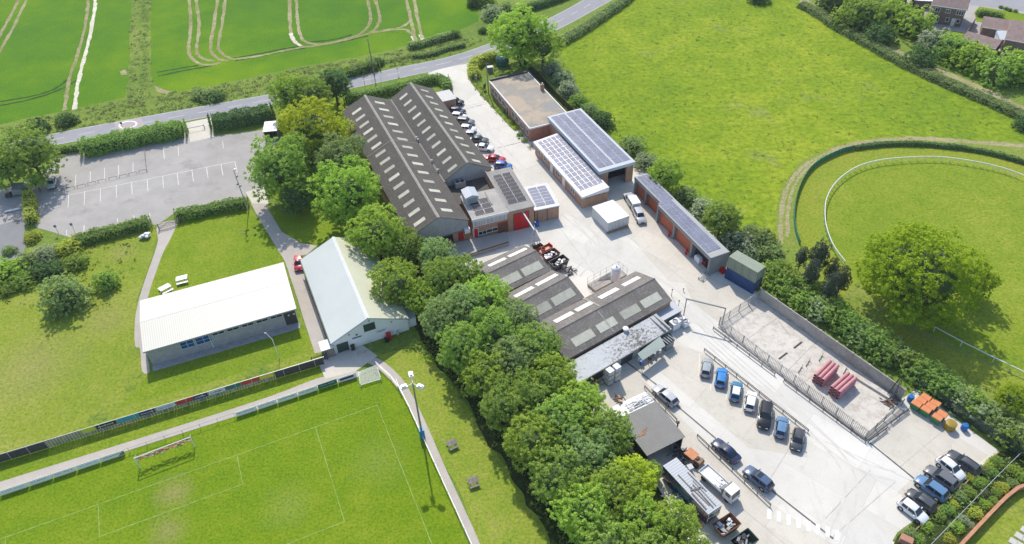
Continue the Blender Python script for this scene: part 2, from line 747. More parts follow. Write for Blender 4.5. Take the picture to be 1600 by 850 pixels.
def in_poly(x, y, poly):
    ins = np.zeros(len(x), bool)
    n = len(poly)
    j = n - 1
    for i in range(n):
        xi, yi, xj, yj = poly[i][0], poly[i][1], poly[j][0], poly[j][1]
        c = ((yi > y) != (yj > y)) & (x < (xj - xi) * (y - yi) / (yj - yi + 1e-12) + xi)
        ins ^= c
        j = i
    return ins


def scatter(name, poly, clumps_m2, h, mat, size=0.3, per=7, rad=0.45, z0=0.0):
    """rough herbage that nobody could count: one object of small sprays"""
    A = np.array([[p[0], p[1]] for p in poly])
    lo, hi = A.min(0), A.max(0)
    n = int((hi - lo).prod() * clumps_m2)
    x, y = rng.uniform(lo[0], hi[0], n), rng.uniform(lo[1], hi[1], n)
    k = in_poly(x, y, A)
    x, y = x[k], y[k]
    hh = h * rng.uniform(0.25, 1.0, len(x)) ** 1.3
    e = sphere_pts(len(x) * per).reshape(len(x), per, 3)
    c = np.stack([x, y, hh * 0.6], 1)[:, None, :]
    p = c + e * np.stack([np.full(len(x), rad), np.full(len(x), rad), hh * 0.5], 1)[:, None, :]
    p[..., 2] = np.clip(p[..., 2], 0.02, None) + z0
    nn = e + np.array([0, 0, 0.7])
    me = leaf_mesh(name, p.reshape(-1, 3), nn.reshape(-1, 3), size, 0.5, [mat])
    o = bpy.data.objects.new(name, me)
    COL.objects.link(o)
    o['kind'] = 'stuff'
    return o

# ------------------------------------------------------------------ palette
ground_mat('grass_rough', [(0.3, (0.1, 0.17, 0.03)), (0.5, (0.16, 0.235, 0.04)), (0.68, (0.23, 0.28, 0.06))], 0.04, 0.3, 1.6, specks=((0.053, 0.084, 0.028), 1.1, 0.66))
ground_mat('grass_meadow', [(0.32, (0.12, 0.215, 0.014)), (0.5, (0.195, 0.28, 0.015)), (0.68, (0.31, 0.355, 0.03))], 0.022, 0.13, 0.8, patch=((0.21, 0.25, 0.066), 0.045, 0.58), specks=((0.075, 0.140, 0.030), 0.5, 0.62), bmp=1.0, tuft=1.0)
ground_mat('crop', [(0.3, (0.05, 0.15, 0.014)), (0.48, (0.085, 0.195, 0.009)), (0.66, (0.155, 0.26, 0.006))], 0.02, 0.16, 2.0, mixf=(0.8, 0.2), bmp=0.3, tuft=.7)
ground_mat('grass_pitch', [(0.3, (0.105, 0.2, 0.008)), (0.5, (0.15, 0.237, 0.009)), (0.7, (0.225, 0.28, 0.022))], 0.07, 0.3, 2.6, patch=((0.200, 0.205, 0.071), 0.085, 0.62), bmp=0.35, worn=[((0.2, 0.26, 0.05), G(590, 720).to_2d(), 5.0), ((0.21, 0.27, 0.06), G(450, 790).to_2d(), 4.0), ((0.36, 0.27, 0.14), G(272, 770).to_2d(), 3.2), ((0.3, 0.26, 0.11), G(262, 830).to_2d(), 3.4)])
ground_mat('grass_lawn', [(0.3, (0.13, 0.22, 0.014)), (0.5, (0.18, 0.262, 0.018)), (0.7, (0.26, 0.3, 0.035))], 0.09, 0.4, 2.2, patch=((0.200, 0.205, 0.066), 0.12, 0.64), bmp=0.5)
ground_mat('grass_dry', [(0.3, (0.15, 0.235, 0.02)), (0.5, (0.225, 0.28, 0.035)), (0.68, (0.3, 0.31, 0.075))], 0.05, 0.28, 2.0, patch=((0.089, 0.177, 0.030), 0.1, 0.58), bmp=0.5, worn=[((0.3, 0.27, 0.115), G(50, 575).to_2d(), 9.0), ((0.29, 0.27, 0.1), G(165, 500).to_2d(), 5.5), ((0.29, 0.27, 0.1), G(190, 395).to_2d(), 3.5)])
ground_mat('grass_mown', [(0.3, (0.15, 0.255, 0.025)), (0.5, (0.23, 0.295, 0.035)), (0.7, (0.31, 0.325, 0.07))], 0.07, 0.35, 2.4, specks=((0.315, 0.270, 0.094), 1.0, 0.62), bmp=0.6)
ground_mat('grass_paddock', [(0.3, (0.13, 0.22, 0.016)), (0.5, (0.195, 0.265, 0.022)), (0.7, (0.27, 0.305, 0.045))], 0.06, 0.35, 1.8, bmp=0.5)
ground_mat('track_turf', [(0.3, (0.17, 0.26, 0.025)), (0.5, (0.225, 0.275, 0.03)), (0.7, (0.29, 0.295, 0.045))], 0.05, 0.3, 2.0, patch=((0.126, 0.205, 0.031), 0.1, 0.62), bmp=0.4)
ground_mat('track_verge', [(0.3, (0.16, 0.24, 0.035)), (0.5, (0.2, 0.26, 0.045)), (0.7, (0.28, 0.29, 0.09))], 0.08, 0.4, 2.0, bmp=0.5)
ground_mat('soil_path', [(0.3, (0.22, 0.22, 0.09)), (0.7, (0.42, 0.37, 0.22))], 0.1, 0.5, 2.0, bmp=0.3)
ground_mat('tramline', [(0.3, (0.15, 0.16, 0.06)), (0.5, (0.28, 0.26, 0.13)), (0.7, (0.45, 0.41, 0.27))], 0.06, 0.4, 2.0, bmp=0.3)
ground_mat('tramline_chalk', [(0.3, (0.42, 0.38, 0.27)), (0.7, (0.75, 0.72, 0.62))], 0.06, 0.4, 2.0, bmp=0.3)
ground_mat('tramline_dark', [(0.3, (0.02, 0.07, 0.012)), (0.7, (0.05, 0.09, 0.02))], 0.06, 0.4, 2.0, bmp=0.3)  # dark green, for the cross tramlines
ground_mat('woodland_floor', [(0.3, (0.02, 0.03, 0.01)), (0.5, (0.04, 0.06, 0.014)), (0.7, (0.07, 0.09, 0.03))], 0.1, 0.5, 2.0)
ground_mat('asphalt', [(0.3, (0.26, 0.26, 0.275)), (0.7, (0.33, 0.33, 0.345))], 0.06, 0.4, 5.0, bmp=0.05, mixf=(0.5, 0.5), tuft=.22)
ground_mat('asphalt_pale', [(0.3, (0.31, 0.295, 0.275)), (0.5, (0.365, 0.348, 0.328)), (0.7, (0.43, 0.408, 0.38))], 0.07, 0.3, 4.0, patch=((0.29, 0.272, 0.255), 0.12, 0.58), bmp=0.05, tuft=.22)
ground_mat('asphalt_dark', [(0.3, (0.2, 0.2, 0.205)), (0.7, (0.27, 0.27, 0.275))], 0.07, 0.4, 4.0, bmp=0.05, tuft=.22)
ground_mat('footpath_tar', [(0.3, (0.38, 0.345, 0.31)), (0.7, (0.49, 0.45, 0.405))], 0.08, 0.5, 4.0, bmp=0.05, tuft=.22)


def concrete(name, c, dirt, amt=0.6, joints=None, stain=0.35):
    m = bpy.data.materials.new(name)
    t, b = nodes(m)
    co = N(t, 'ShaderNodeTexCoord').outputs['Object']
    f1 = noise(t, co, 0.09, 5, 0.65)
    f2 = noise(t, co, 0.7, 6, 0.75)
    f3 = noise(t, co, 6.0, 4, 0.8)
    col = ramp(t, f1, [(0.35, mul(c, 0.92)), (0.65, mul(c, 1.05))])
    k = ramp(t, f2, [(amt - .06, (0, 0, 0)), (amt + 0.1, (stain,) * 3)])
    col = mixc(t, k, col, dirt)
    if joints:
        mp = N(t, 'ShaderNodeMapping')
        mp.inputs['Rotation'].default_value = (0, 0, joints)
        t.links.new(co, mp.inputs[0])
        br = N(t, 'ShaderNodeTexBrick', offset=0.3)
        for q, v in (('Scale', 1), ('Brick Width', 9.0), ('Row Height', 5.5), ('Mortar Size', .035)):
            br.inputs[q].default_value = v
        for q, v in (('Color1', .94), ('Color2', 1.05), ('Mortar', .85)):
            br.inputs[q].default_value = (v, v, v * .985, 1)
        t.links.new(mp.outputs[0], br.inputs['Vector'])
        col = mixc(t, 1.0, col, br.outputs[0], 'MULTIPLY')
        f5 = noise(t, co, 0.35, 6, 0.7, (1, .25, 1))
        col = mixc(t, ramp(t, f5, [(.56, (0, 0, 0)), (.74, (.35, .35, .35))]), col, mul(dirt, .8))
    col = mixc(t, 1.0, col, ramp(t, f3, [(0.3, (0.93, 0.93, 0.93)), (0.7, (1.06, 1.06, 1.06))]), 'MULTIPLY')
    t.links.new(col, b.inputs['Base Color'])
    b.inputs['Roughness'].default_value = 0.85
    b.inputs['Specular IOR Level'].default_value = 0.25
    MAT[name] = m


concrete('concrete_white', (0.6, 0.578, 0.527), (0.46, 0.425, 0.37), joints=.72)
concrete('concrete_warm', (0.55, 0.515, 0.45), (0.39, 0.34, 0.27), 0.57, joints=.72)
concrete('concrete_bright', (0.61, 0.592, 0.55), (0.5, 0.47, 0.42), 0.64, joints=.72)
concrete('concrete_old', (0.57, 0.535, 0.475), (0.33, 0.295, 0.25), 0.52, stain=0.6)
concrete('concrete_wall', (0.4, 0.37, 0.33), (0.24, 0.22, 0.2), 0.5, stain=0.6)
concrete('slab_patio', (0.5, 0.48, 0.45), (0.35, 0.33, 0.3))
pm('joint', (0.38, 0.36, 0.32), 0.9, 0.25, 1.5)
pm('drain', (0.09, 0.088, 0.085), 0.6, 0.3, 1.0)
pm('white_paint', (0.78, 0.78, 0.76), 0.6, 0.08, 1.0)
pm('road_paint', (0.55, 0.55, 0.53), 0.7, 0.2, 1.5)
pm('bay_paint', (0.62, 0.6, 0.56), 0.7, 0.15, 1.5)
pm('yard_paint', (0.66, 0.65, 0.62), 0.7, 0.06, 1.5)
pm('red_road', (0.37, 0.32, 0.31), 0.9, 0.1, 1.0)
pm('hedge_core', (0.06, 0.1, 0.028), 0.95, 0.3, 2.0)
pm('bark', (0.11, 0.085, 0.06), 0.9, 0.3, 3.0, bmp=0.4)
pm('line_chalk', (0.22, 0.32, 0.08), 0.9, 0.3, 1.2)

leaf_mat('leaf_mid', (0.22, 0.37, 0.065), (0.5, 0.66, 0.155))
leaf_mat('leaf_bright', (0.28, 0.44, 0.06), (0.58, 0.75, 0.14))
leaf_mat('leaf_lime', (0.38, 0.5, 0.04), (0.7, 0.78, 0.09))
leaf_mat('leaf_oak', (0.22, 0.33, 0.02), (0.46, 0.56, 0.045))
leaf_mat('leaf_dark', (0.073, 0.155, 0.051), (0.191, 0.308, 0.104), 0.2)
leaf_mat('leaf_grey', (0.25, 0.37, 0.12), (0.48, 0.61, 0.24))
leaf_mat('leaf_silver', (0.353, 0.456, 0.236), (0.618, 0.707, 0.442))
leaf_mat('leaf_hawthorn', (0.234, 0.356, 0.136), (0.470, 0.572, 0.274), 0.3, ((0.62, 0.62, 0.52), 0.62))
leaf_mat('leaf_conifer', (0.055, 0.090, 0.069), (0.154, 0.177, 0.122), 0.1)
leaf_mat('leaf_copper', (0.08, 0.1, 0.045), (0.2, 0.22, 0.11), 0.2)
leaf_mat('leaf_hedge', (0.177, 0.308, 0.073), (0.412, 0.589, 0.147))
leaf_mat('leaf_hedge_lime', (0.384, 0.512, 0.084), (0.800, 0.800, 0.160))
leaf_mat('leaf_scrub', (0.22, 0.32, 0.1), (0.42, 0.52, 0.21))
leaf_mat('weeds', (0.124, 0.227, 0.043), (0.332, 0.408, 0.086))
leaf_mat('weeds_grey', (0.206, 0.278, 0.097), (0.411, 0.470, 0.206))
leaf_mat('leaf_gold', (0.800, 0.800, 0.136), (0.800, 0.800, 0.262))
leaf_mat('leaf_purple', (0.320, 0.234, 0.311), (0.704, 0.557, 0.673))

# ------------------------------------------------------------------ ground, fields, road
mb = MB()
mb.sheet([(-1500, -300), (1500, -300), (1500, 2600), (-1500, 2600)], 0)
struct('ground', mb, 'grass_rough')
area('crop_field', pxs([(-400, 195), (-60, 205), (0, 195), (50, 183), (114, 171), (152, 162), (195, 152), (201, 120), (206, 0), (207, -160), (-500, -160)]), .004, 'crop', 2, .25)
area('crop_field', pxs([(237, -160), (236, 0), (235, 101), (239, 131), (268, 143), (281, 143), (329, 134), (400, 119), (466, 104), (520, 96), (580, 84), (640, 70), (668, 60), (720, 46), (748, 34), (742, 0), (760, -160)]), .004, 'crop', 2, .25)
area('meadow', pxs([(868, 68), (905, 46), (960, 16), (1010, -30), (1060, -170), (1300, -170), (1248, 12), (1330, 60), (1420, 98), (1520, 142), (1590, 180), (1680, 225), (1750, 330), (1330, 440), (1230, 440), (1180, 385), (1120, 345), (1040, 290), (985, 240), (940, 195), (900, 130), (880, 95)]), .004, 'grass_meadow', 2, .3)
area('paddock', pxs([(1215, 440), (1212, 330), (1222, 290), (1250, 252), (1310, 226), (1420, 215), (1600, 222), (1800, 250), (1900, 700), (1640, 700), (1500, 600), (1380, 520)]), .008, 'track_verge', 2, .2)
TRK_OUT = [(1255, 405), (1245, 375), (1241, 340), (1245, 310), (1256, 280), (1275, 258), (1310, 240), (1360, 231), (1420, 229), (1480, 232), (1540, 242), (1600, 258), (1700, 295)]
TRK_IN = [(1340, 440), (1318, 415), (1300, 390), (1289, 360), (1287, 330), (1293, 308), (1308, 287), (1335, 268), (1370, 257), (1420, 252), (1470, 252), (1520, 259), (1560, 268), (1600, 282), (1700, 320)]
ring_o = spline(pxs(TRK_OUT), 5)
ring_i = spline(pxs(TRK_IN), 5)
area('riding_track', [*ring_o, *reversed(ring_i), *pxs([(1310, 470)])], .012, 'track_turf', 3, 0)
area('riding_track', pxs([(1380, 500), (1500, 552), (1600, 592), (1700, 640), (1700, 690), (1560, 612), (1440, 556), (1380, 526)]), .016, 'track_turf', 2, .15)
area('paddock_grass', [*ring_i, *pxs([(1800, 350), (1760, 640), (1600, 588), (1500, 543), (1440, 515), (1390, 485)])], .014, 'grass_paddock', 2.5, 0)
mb = MB()
strip_mb(mb, spline(pxs([(1640, 232), (1560, 225), (1480, 219), (1420, 216), (1350, 222), (1300, 236)]), 8), 1.6, .014, 0, .15, .35)
strip_mb(mb, spline(pxs([(1300, 236), (1258, 258), (1232, 290), (1221, 330), (1220, 380)]), 8), .8, .014, 0, .1, .4)
strip_mb(mb, spline(pxs([(1310, 240), (1270, 256), (1246, 282), (1233, 318), (1230, 370)]), 8), .7, .0145, 0, .1, .4)
struct('paddock_path', mb, 'soil_path')

# tramlines in the crop
TR_DRY = [[(30, -2), (16, 26), (0, 55), (-30, 110)], [(42, -2), (22, 40), (0, 79), (-20, 115)], [(138, -2), (135, 30), (124, 76), (109, 121), (105, 142), (101, 172)],
          [(295, -2), (298, 38), (295, 70), (296, 84), (303, 94), (315, 100), (329, 101), (345, 98)], [(306, -2), (311, 40), (307, 76), (311, 87), (322, 93), (335, 95)],
          [(340, -2), (335, 35), (329, 72), (333, 84), (342, 92), (356, 95)], [(352, -2), (347, 38), (341, 72), (347, 83), (357, 90), (368, 92), (400, 88), (440, 80), (478, 73)],
          [(452, -2), (453, 30), (455, 55), (461, 66), (472, 72), (484, 73)], [(463, -2), (465, 35), (470, 57), (477, 65), (490, 69)],
          [(490, 69), (510, 68), (540, 61), (562, 53), (576, 40), (579, 24), (574, -2)], [(484, 73), (520, 67), (556, 58), (580, 50), (591, 38), (593, 24), (586, -2)],
          [(556, 58), (590, 49), (625, 43), (638, 35), (643, 30)], [(580, 52), (610, 47), (632, 46), (640, 50), (646, 56)], [(635, -2), (643, 34), (649, 63)], [(647, -2), (652, 28), (660, 60)]]
TR_CHALK = [[(149, -2), (147, 20), (138, 66), (127, 108), (120, 142), (117, 171)], [(454, 52), (461, 65), (470, 72)], [(644, 56), (649, 64)], [(656, 54), (661, 62)]]
TR_DARK = [[(0, 159), (51, 150), (83, 140), (106, 124)], [(-10, 167), (53, 154), (96, 139), (119, 126)], [(245, 113), (280, 107), (310, 102)], [(247, 119), (290, 110), (330, 103)],
          [(364, 91), (400, 85), (440, 77), (470, 72)], [(368, 95), (410, 87), (450, 79), (478, 75)], [(480, 66), (520, 62), (550, 54)], [(500, 71), (540, 64), (575, 56)], [(585, 50), (620, 44)]]
for nm, L, w, z, m in (('tramline', TR_DARK, .75, .010, 'tramline_dark'), ('tramline', TR_DRY, .95, .014, 'tramline'), ('tramline', TR_CHALK, 1.05, .018, 'tramline_chalk')):
    mb = MB()
    for P in L:
        z += .0004
        strip_mb(mb, spline(pxs(P), 8), w, z, 0, .12, .3)
    struct(nm, mb, m)
area('bare_patch', pxs([(186, 112), (193, 109), (200, 111), (199, 116), (190, 117)]), .010, 'soil_path', .8, .3)
area('bare_patch', pxs([(240, 130), (246, 136), (256, 140), (270, 144), (258, 147), (246, 143)]), .010, 'soil_path', .8, .3)

# road
ROAD_T = [(-140, 256), (0, 226), (71, 211), (215, 184), (400, 151), (470, 138), (542, 123), (620, 106), (700, 89), (764, 68), (838, 38), (911, 0), (1000, -55), (1100, -140)]
ROAD_B = [(-140, 277), (0, 246), (76, 229), (222, 202), (405, 168), (476, 154), (550, 138), (630, 121), (712, 103), (776, 83), (866, 49), (957, 0), (1052, -55), (1150, -140)]
rt, rb = spline(pxs(ROAD_T), 6), spline(pxs(ROAD_B), 6)
mb = MB()
vs = []
for a, b in zip(rt, rb):
    vs += [(a.x, a.y, .02), (b.x, b.y, .02)]
mb.add(vs, [(2 * k, 2 * k + 1, 2 * k + 3, 2 * k + 2) for k in range(len(rt) - 1)])
struct('road', mb, 'asphalt')
mb = MB()
for A, B, f in ((rt, rb, .035), (rt, rb, .965)):
    strip_mb(mb, [a.lerp(b, f) for a, b in zip(A, B)], .12, .026)
mid = [a.lerp(b, .5) for a, b in zip(rt, rb)]
acc = 0
for k in range(len(mid) - 1):
    d = (mid[k + 1] - mid[k]).length
    m = max(1, int(d / 1.0))
    for j in range(m):
        if int(acc) % 7 < 4:
            strip_mb(mb, [mid[k].lerp(mid[k + 1], j / m), mid[k].lerp(mid[k + 1], (j + 1) / m)], .14, .026)
        acc += d / m
struct('road_markings', mb, 'road_paint')
area('road_patch', pxs([(178, 192), (220, 183.5), (228, 199), (186, 207.5)]), .026, 'red_road', 2, 0)
# speed roundel painted on the patch
mb = MB()
c = G(200, 195)
ax = (G(214, 191.8) - c)
ay = (G(204, 200.2) - c)
vs = []
for k in range(33):
    t = 2 * math.pi * k / 32
    for r in (1.0, .84):
        p = c + ax * math.cos(t) * r + ay * math.sin(t) * r
        vs.append((p.x, p.y, .032))
mb.add(vs, [(2 * k, 2 * k + 1, 2 * k + 3, 2 * k + 2) for k in range(32)])
struct('road_markings', mb, 'white_paint')

# car park
area('car_park', pxs([(-200, 352), (-60, 318), (0, 297), (30, 288), (80, 262), (88, 242), (130, 232), (296, 206), (318, 198), (330, 213), (420, 202), (446, 215), (425, 270), (412, 300), (388, 308), (276, 331), (250, 342), (246, 352), (236, 350), (112, 372), (58, 356), (50, 348), (20, 355), (-60, 380), (-200, 420)]), .016, 'asphalt_pale', 2, .12)
area('car_park', pxs([(246, 352), (275, 331), (388, 308), (412, 300), (420, 240), (440, 214), (420, 203), (330, 214), (240, 228), (228, 262), (240, 330)]), .020, 'asphalt_pale', 2, .05)
area('entrance', pxs([(291, 192), (330, 184), (334, 214), (298, 222)]), .030, 'concrete_warm', 2, .1)
area('paved_ramp', pxs([(384, 300), (412, 292), (420, 318), (398, 326)]), .024, 'concrete_warm', 2, 0)
LN = [((78.4, 310.7), (366.9, 252.5))]
for a, b in (((425, 375), (420, 452)), ((523, 352), (520, 435)), ((620, 335), (620, 412)), ((718, 313), (720, 390)), ((813, 293), (817, 370)), ((910, 275), (914, 352)), ((1005, 257), (1010, 330)), ((1095, 238), (1103, 312)), ((1185, 218), (1195, 290)), ((1275, 200), (1285, 272)), ((1365, 182), (1377, 255)), ((1450, 168), (1465, 235)),
             ((378, 262), (376, 318)), ((470, 245), (465, 315)), ((558, 228), (557, 293)), ((647, 207), (645, 275)), ((733, 190), (733, 262)), ((822, 172), (822, 235)), ((1010, 78), (1015, 152)), ((1100, 75), (1104, 135)), ((1375, 42), (1380, 85)),
             ((412, 590), (412, 625)), ((520, 560), (518, 605)), ((725, 520), (727, 545)), ((827, 500), (828, 525)), ((925, 485), (930, 530))):
    LN.append(((a[0] / 3.9525, 210 + a[1] / 3.9525), (b[0] / 3.9525, 210 + b[1] / 3.9525)))
mb = MB()
for k, (a, b) in enumerate(LN):
    strip_mb(mb, path(pxs([a, b]), .6, 0, False), .13, .030 + .0002 * k, 0, .01, .2)
struct('parking_markings', mb, 'bay_paint')
area('path', spline(pxs([(246, 352), (276, 345), (268, 370), (255, 395), (244, 425), (232, 462), (224, 520), (228, 545), (234, 580), (222, 580), (219, 545), (211, 540), (211, 500), (218, 465), (231, 425), (240, 400), (247, 375)]), 3, True), .024, 'footpath_tar', 3, 0)
area('path', pxs([(392, 318), (414, 318), (440, 362), (470, 380), (495, 384), (480, 398), (466, 400), (478, 440), (500, 500), (515, 548), (492, 552), (478, 510), (466, 470), (446, 410), (425, 375), (404, 340)]), .024, 'footpath_tar', 2, .03)
area('car_park', pxs([(-120, 365), (0, 352), (38, 340), (40, 385), (30, 410), (-80, 430)]), .022, 'asphalt_dark', 2, .2)
area('lawn', pxs([(278, 342), (388, 318), (400, 340), (424, 376), (446, 412), (330, 445), (222, 472), (235, 432), (250, 405), (262, 375)]), .020, 'grass_lawn', 2, .1)
area('lawn', pxs([(415, 325), (440, 330), (520, 345), (560, 380), (500, 385), (470, 379), (442, 362)]), .018, 'grass_lawn', 2, .15)
area('lawn', pxs([(-150, 420), (120, 375), (236, 352), (246, 365), (238, 400), (226, 435), (214, 470), (210, 545), (234, 582), (490, 520), (500, 545), (510, 570), (0, 720), (-200, 775)]), .010, 'grass_dry', 2, .1)
area('lawn', pxs([(234, 582), (475, 508), (486, 548), (440, 562), (300, 606), (180, 640), (220, 600)]), .014, 'grass_lawn', 2, .1)
area('lawn', pxs([(-200, 780), (0, 718), (250, 636), (505, 560), (508, 590), (300, 660), (0, 755), (-200, 815)]), .016, 'grass_lawn', 2, .1)
# pitch, stand-side path
area('football_pitch', pxs([(-300, 860), (0, 772), (300, 673), (555, 592), (612, 582), (640, 640), (700, 770), (750, 900), (760, 1050), (-300, 1100)]), .018, 'grass_pitch', 2, .05)
area('path', spline(pxs([(-200, 815), (0, 753), (250, 675), (420, 620), (500, 590), (558, 580), (556, 591), (500, 604), (420, 634), (250, 688), (0, 768), (-200, 832)]), 4, True), .024, 'footpath_tar', 3, 0)
area('path', spline(pxs([(560, 562), (590, 560), (622, 585), (640, 610), (665, 660), (700, 740), (738, 822), (775, 910), (820, 1010), (805, 1010), (760, 910), (724, 822), (690, 745), (655, 670), (632, 622), (610, 594), (585, 572)]), 4, True), .026, 'footpath_tar', 3, 0)
area('apron', pxs([(497, 566), (514, 552), (560, 535), (590, 556), (556, 580), (508, 592)]), .028, 'concrete_warm', 2, 0)
area('mown_strip', pxs([(590, 556), (640, 545), (680, 560), (760, 680), (850, 820), (900, 960), (790, 960), (740, 822), (700, 735), (655, 640)]), .012, 'grass_mown', 2, .3)
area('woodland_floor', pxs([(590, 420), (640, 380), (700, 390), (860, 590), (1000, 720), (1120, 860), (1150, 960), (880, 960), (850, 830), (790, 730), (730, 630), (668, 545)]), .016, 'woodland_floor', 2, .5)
area('woodland_floor', pxs([(415, 290), (430, 190), (440, 150), (530, 120), (545, 200), (600, 300), (655, 385), (600, 400), (560, 372), (520, 345), (450, 335)]), .014, 'grass_lawn', 2, .3)

# pitch markings (metres on the pitch itself)
O = G(262, 749)
gu = (G(492.9, 667.4) - G(153.5, 788.2)).normalized()
O = G(153.5, 788.2).lerp(G(370.1, 710.9), .5)
gv = Vector((gu.y, -gu.x, 0))
P2 = lambda a, b: O + gu * a + gv * b
k6 = (G(370.1, 710.9) - G(153.5, 788.2)).length / 2
d6 = ((G(377.8, 756.1) - G(370.1, 710.9)).length + (G(157.2, 838.9) - G(153.5, 788.2)).length) / 2
kp = (G(492.9, 667.4) - O).length
dp = (G(538.5, 815) - G(492.9, 667.4)).length
wt = (G(589.1, 632.9) - O).length
mb = MB()
z = .026
for seg in ([P2(-60, 0), P2(wt, 0)], [P2(k6, 0), P2(k6, d6)], [P2(k6, d6), P2(-k6, d6)], [P2(-k6, d6), P2(-k6, 0)], [P2(kp, 0), P2(kp, dp)], [P2(kp, dp), P2(-kp, dp)], [P2(-kp, dp), P2(-kp, 0)], [P2(wt, 0), P2(wt, 60)]):
    z += .0003
    strip_mb(mb, path(seg, .5, 0, False), .1, z, 0, .015, .35)
struct('pitch_markings', mb, 'line_chalk')


# yard
area('yard', pxs([(668, 114), (692, 107), (735, 98), (731, 112), (736, 130), (756, 154), (800, 202), (850, 200), (930, 200), (1010, 270), (1100, 350), (1150, 405), (1190, 468), (1408, 624), (1432, 608), (1570, 712), (1402, 832), (1380, 870), (1300, 960), (1120, 960), (1080, 860), (1040, 780), (1000, 720), (940, 660), (880, 600), (700, 400), (690, 340), (720, 270), (690, 160), (690, 135)]), .024, 'concrete_white', 2, 0)
area('yard_slab', pxs([(945, 300), (990, 290), (1105, 428), (1085, 445), (1045, 440), (985, 372)]), .028, 'concrete_warm', 3, 0)
area('yard_slab', pxs([(1070, 445), (1104, 430), (1190, 470), (1140, 500), (1120, 510), (1085, 478)]), .028, 'concrete_warm', 3, 0)
area('yard_slab', pxs([(900, 612), (1060, 540), (1105, 552), (1250, 668), (1262, 715), (1170, 700), (1030, 580), (1010, 598), (1180, 770), (1300, 850), (1330, 900), (1120, 900), (1080, 830), (1010, 730), (940, 660)]), .028, 'concrete_warm', 3, 0)
area('yard_slab', pxs([(1345, 690), (1425, 640), (1545, 712), (1440, 790), (1400, 770)]), .028, 'concrete_warm', 3, 0)
area('yard_slab', pxs([(1102, 545), (1060, 470), (1075, 468), (1330, 660), (1425, 748), (1400, 772), (1255, 665)]), .032, 'concrete_bright', 3, 0)
area('yard_slab', pxs([(1350, 806), (1400, 850), (1440, 900), (1270, 900), (1310, 845)]), .032, 'concrete_bright', 3, 0)
mb = MB()
for k, (a, b) in enumerate([((1150, 590), (1290, 690)), ((1330, 695), (1440, 790)), ((1400, 735), (1480, 668)), ((1250, 675), (1195, 760)), ((1290, 690), (1425, 752)), ((1400, 752), (1300, 840)), ((700, 172), (757, 160)), ((745, 208), (800, 195)), ((790, 275), (850, 255)), ((930, 330), (1085, 450)), ((870, 350), (960, 470)),
                            ((1160, 795), (1250, 870)), ((1060, 545), (985, 580)), ((1190, 610), (1140, 640)), ((1360, 735), (1290, 810)), ((1435, 690), (1500, 745))]):
    strip_mb(mb, path(pxs([a, b]), .5, 0, False), .07, .036 + .0002 * k, 0, .01, .3)
struct('yard_joints', mb, 'joint')
mb = MB()
for k, (a, b) in enumerate([((975, 563), (1040, 612)), ((1055, 632), (1150, 712)), ((1200, 762), (1302, 842)), ((1359, 692), (1428, 748))]):
    strip_mb(mb, path(pxs([a, b]), .5, 0, False), .26, .042 + .0002 * k, 0, .0, .1)
struct('yard_drain', mb, 'drain')
pm('tyre_mark', (0.535, 0.515, 0.465), .9, .1, .5)
mb = MB()
for k, P in enumerate([[(1100, 520), (1180, 590), (1290, 690), (1330, 760), (1300, 850)], [(1060, 480), (1120, 545), (1230, 640), (1330, 720), (1400, 745)], [(900, 340), (960, 400), (1050, 455), (1130, 530)], [(745, 190), (800, 250), (880, 330), (930, 380), (900, 430)]]):
    C = spline(pxs(P), 8)
    for o_ in (-.8, .8):
        Q = [C[i] + Vector((-(C[min(i + 1, len(C) - 1)] - C[max(i - 1, 0)]).y, (C[min(i + 1, len(C) - 1)] - C[max(i - 1, 0)]).x)).normalized() * o_ for i in range(len(C))]
        strip_mb(mb, Q, .3, .0405 + .0003 * k + (.0001 if o_ > 0 else 0), 0, .02, .5)
struct('tyre_marks', mb, 'tyre_mark')
mb = MB()
for k, (x, y) in enumerate(((1202, 803), (1217, 807), (1232, 812), (1247.5, 817), (1263, 822), (1278, 827), (1293, 831), (1308, 836))):
    mb.sheet([(p.x, p.y) for p in pxs([(x - 3.4, y - 8.5), (x + 3.4, y - 7.5), (x + 3.4, y + 9), (x - 3.4, y + 8)])], .0445 + k * .0002)
struct('yard_markings', mb, 'yard_paint')
mb = MB()
for k, (a, b) in enumerate(((((1093, 553), (1092, 588))), ((1113, 570), (1110, 610)), ((1140, 587), (1134, 625)), ((1162, 600), (1158, 640)), ((1185, 618), (1178, 660)), ((1209, 636), (1204, 682)), ((1234, 655), (1230, 696)), ((1260, 672), (1255, 712)),
                            ((1420, 640), (1345, 690)))):
    strip_mb(mb, path(pxs([a, b]), .5, 0, False), .12, .047 + k * .0002, 0, 0, .15)
struct('yard_markings', mb, 'yard_paint')
# worn joint across the drive, small stone patches
for (a, b) in (((700, 178), (760, 162)), ((775, 232), (815, 222))):
    mb = MB()
    A, B = G(*a), G(*b)
    for j in range(14):
        p = A.lerp(B, (j + rnd.random() * .7) / 14)
        mb.cbox((p.x, p.y, .03), rnd.uniform(.3, 1.1), rnd.uniform(.1, .28), .01, rnd.uniform(0, .6))
    struct('yard_cracks', mb, 'joint')
area('garden_lawn', spline(pxs([(1500, 860), (1540, 815), (1580, 778), (1600, 768), (1660, 768), (1700, 860), (1640, 960), (1480, 960)]), 4, True), .030, 'grass_dry', 2, .1)
area('planting_bed', pxs([(1402, 838), (1560, 706), (1700, 700), (1700, 760), (1600, 764), (1570, 775), (1500, 850), (1440, 930), (1360, 930)]), .032, 'woodland_floor', 2, 0)
area('house_plots', pxs([(1350, -10), (1395, 40), (1520, 95), (1640, 150), (1900, 200), (1800, -150), (1350, -150)]), .012, 'asphalt_pale', 2, .1)
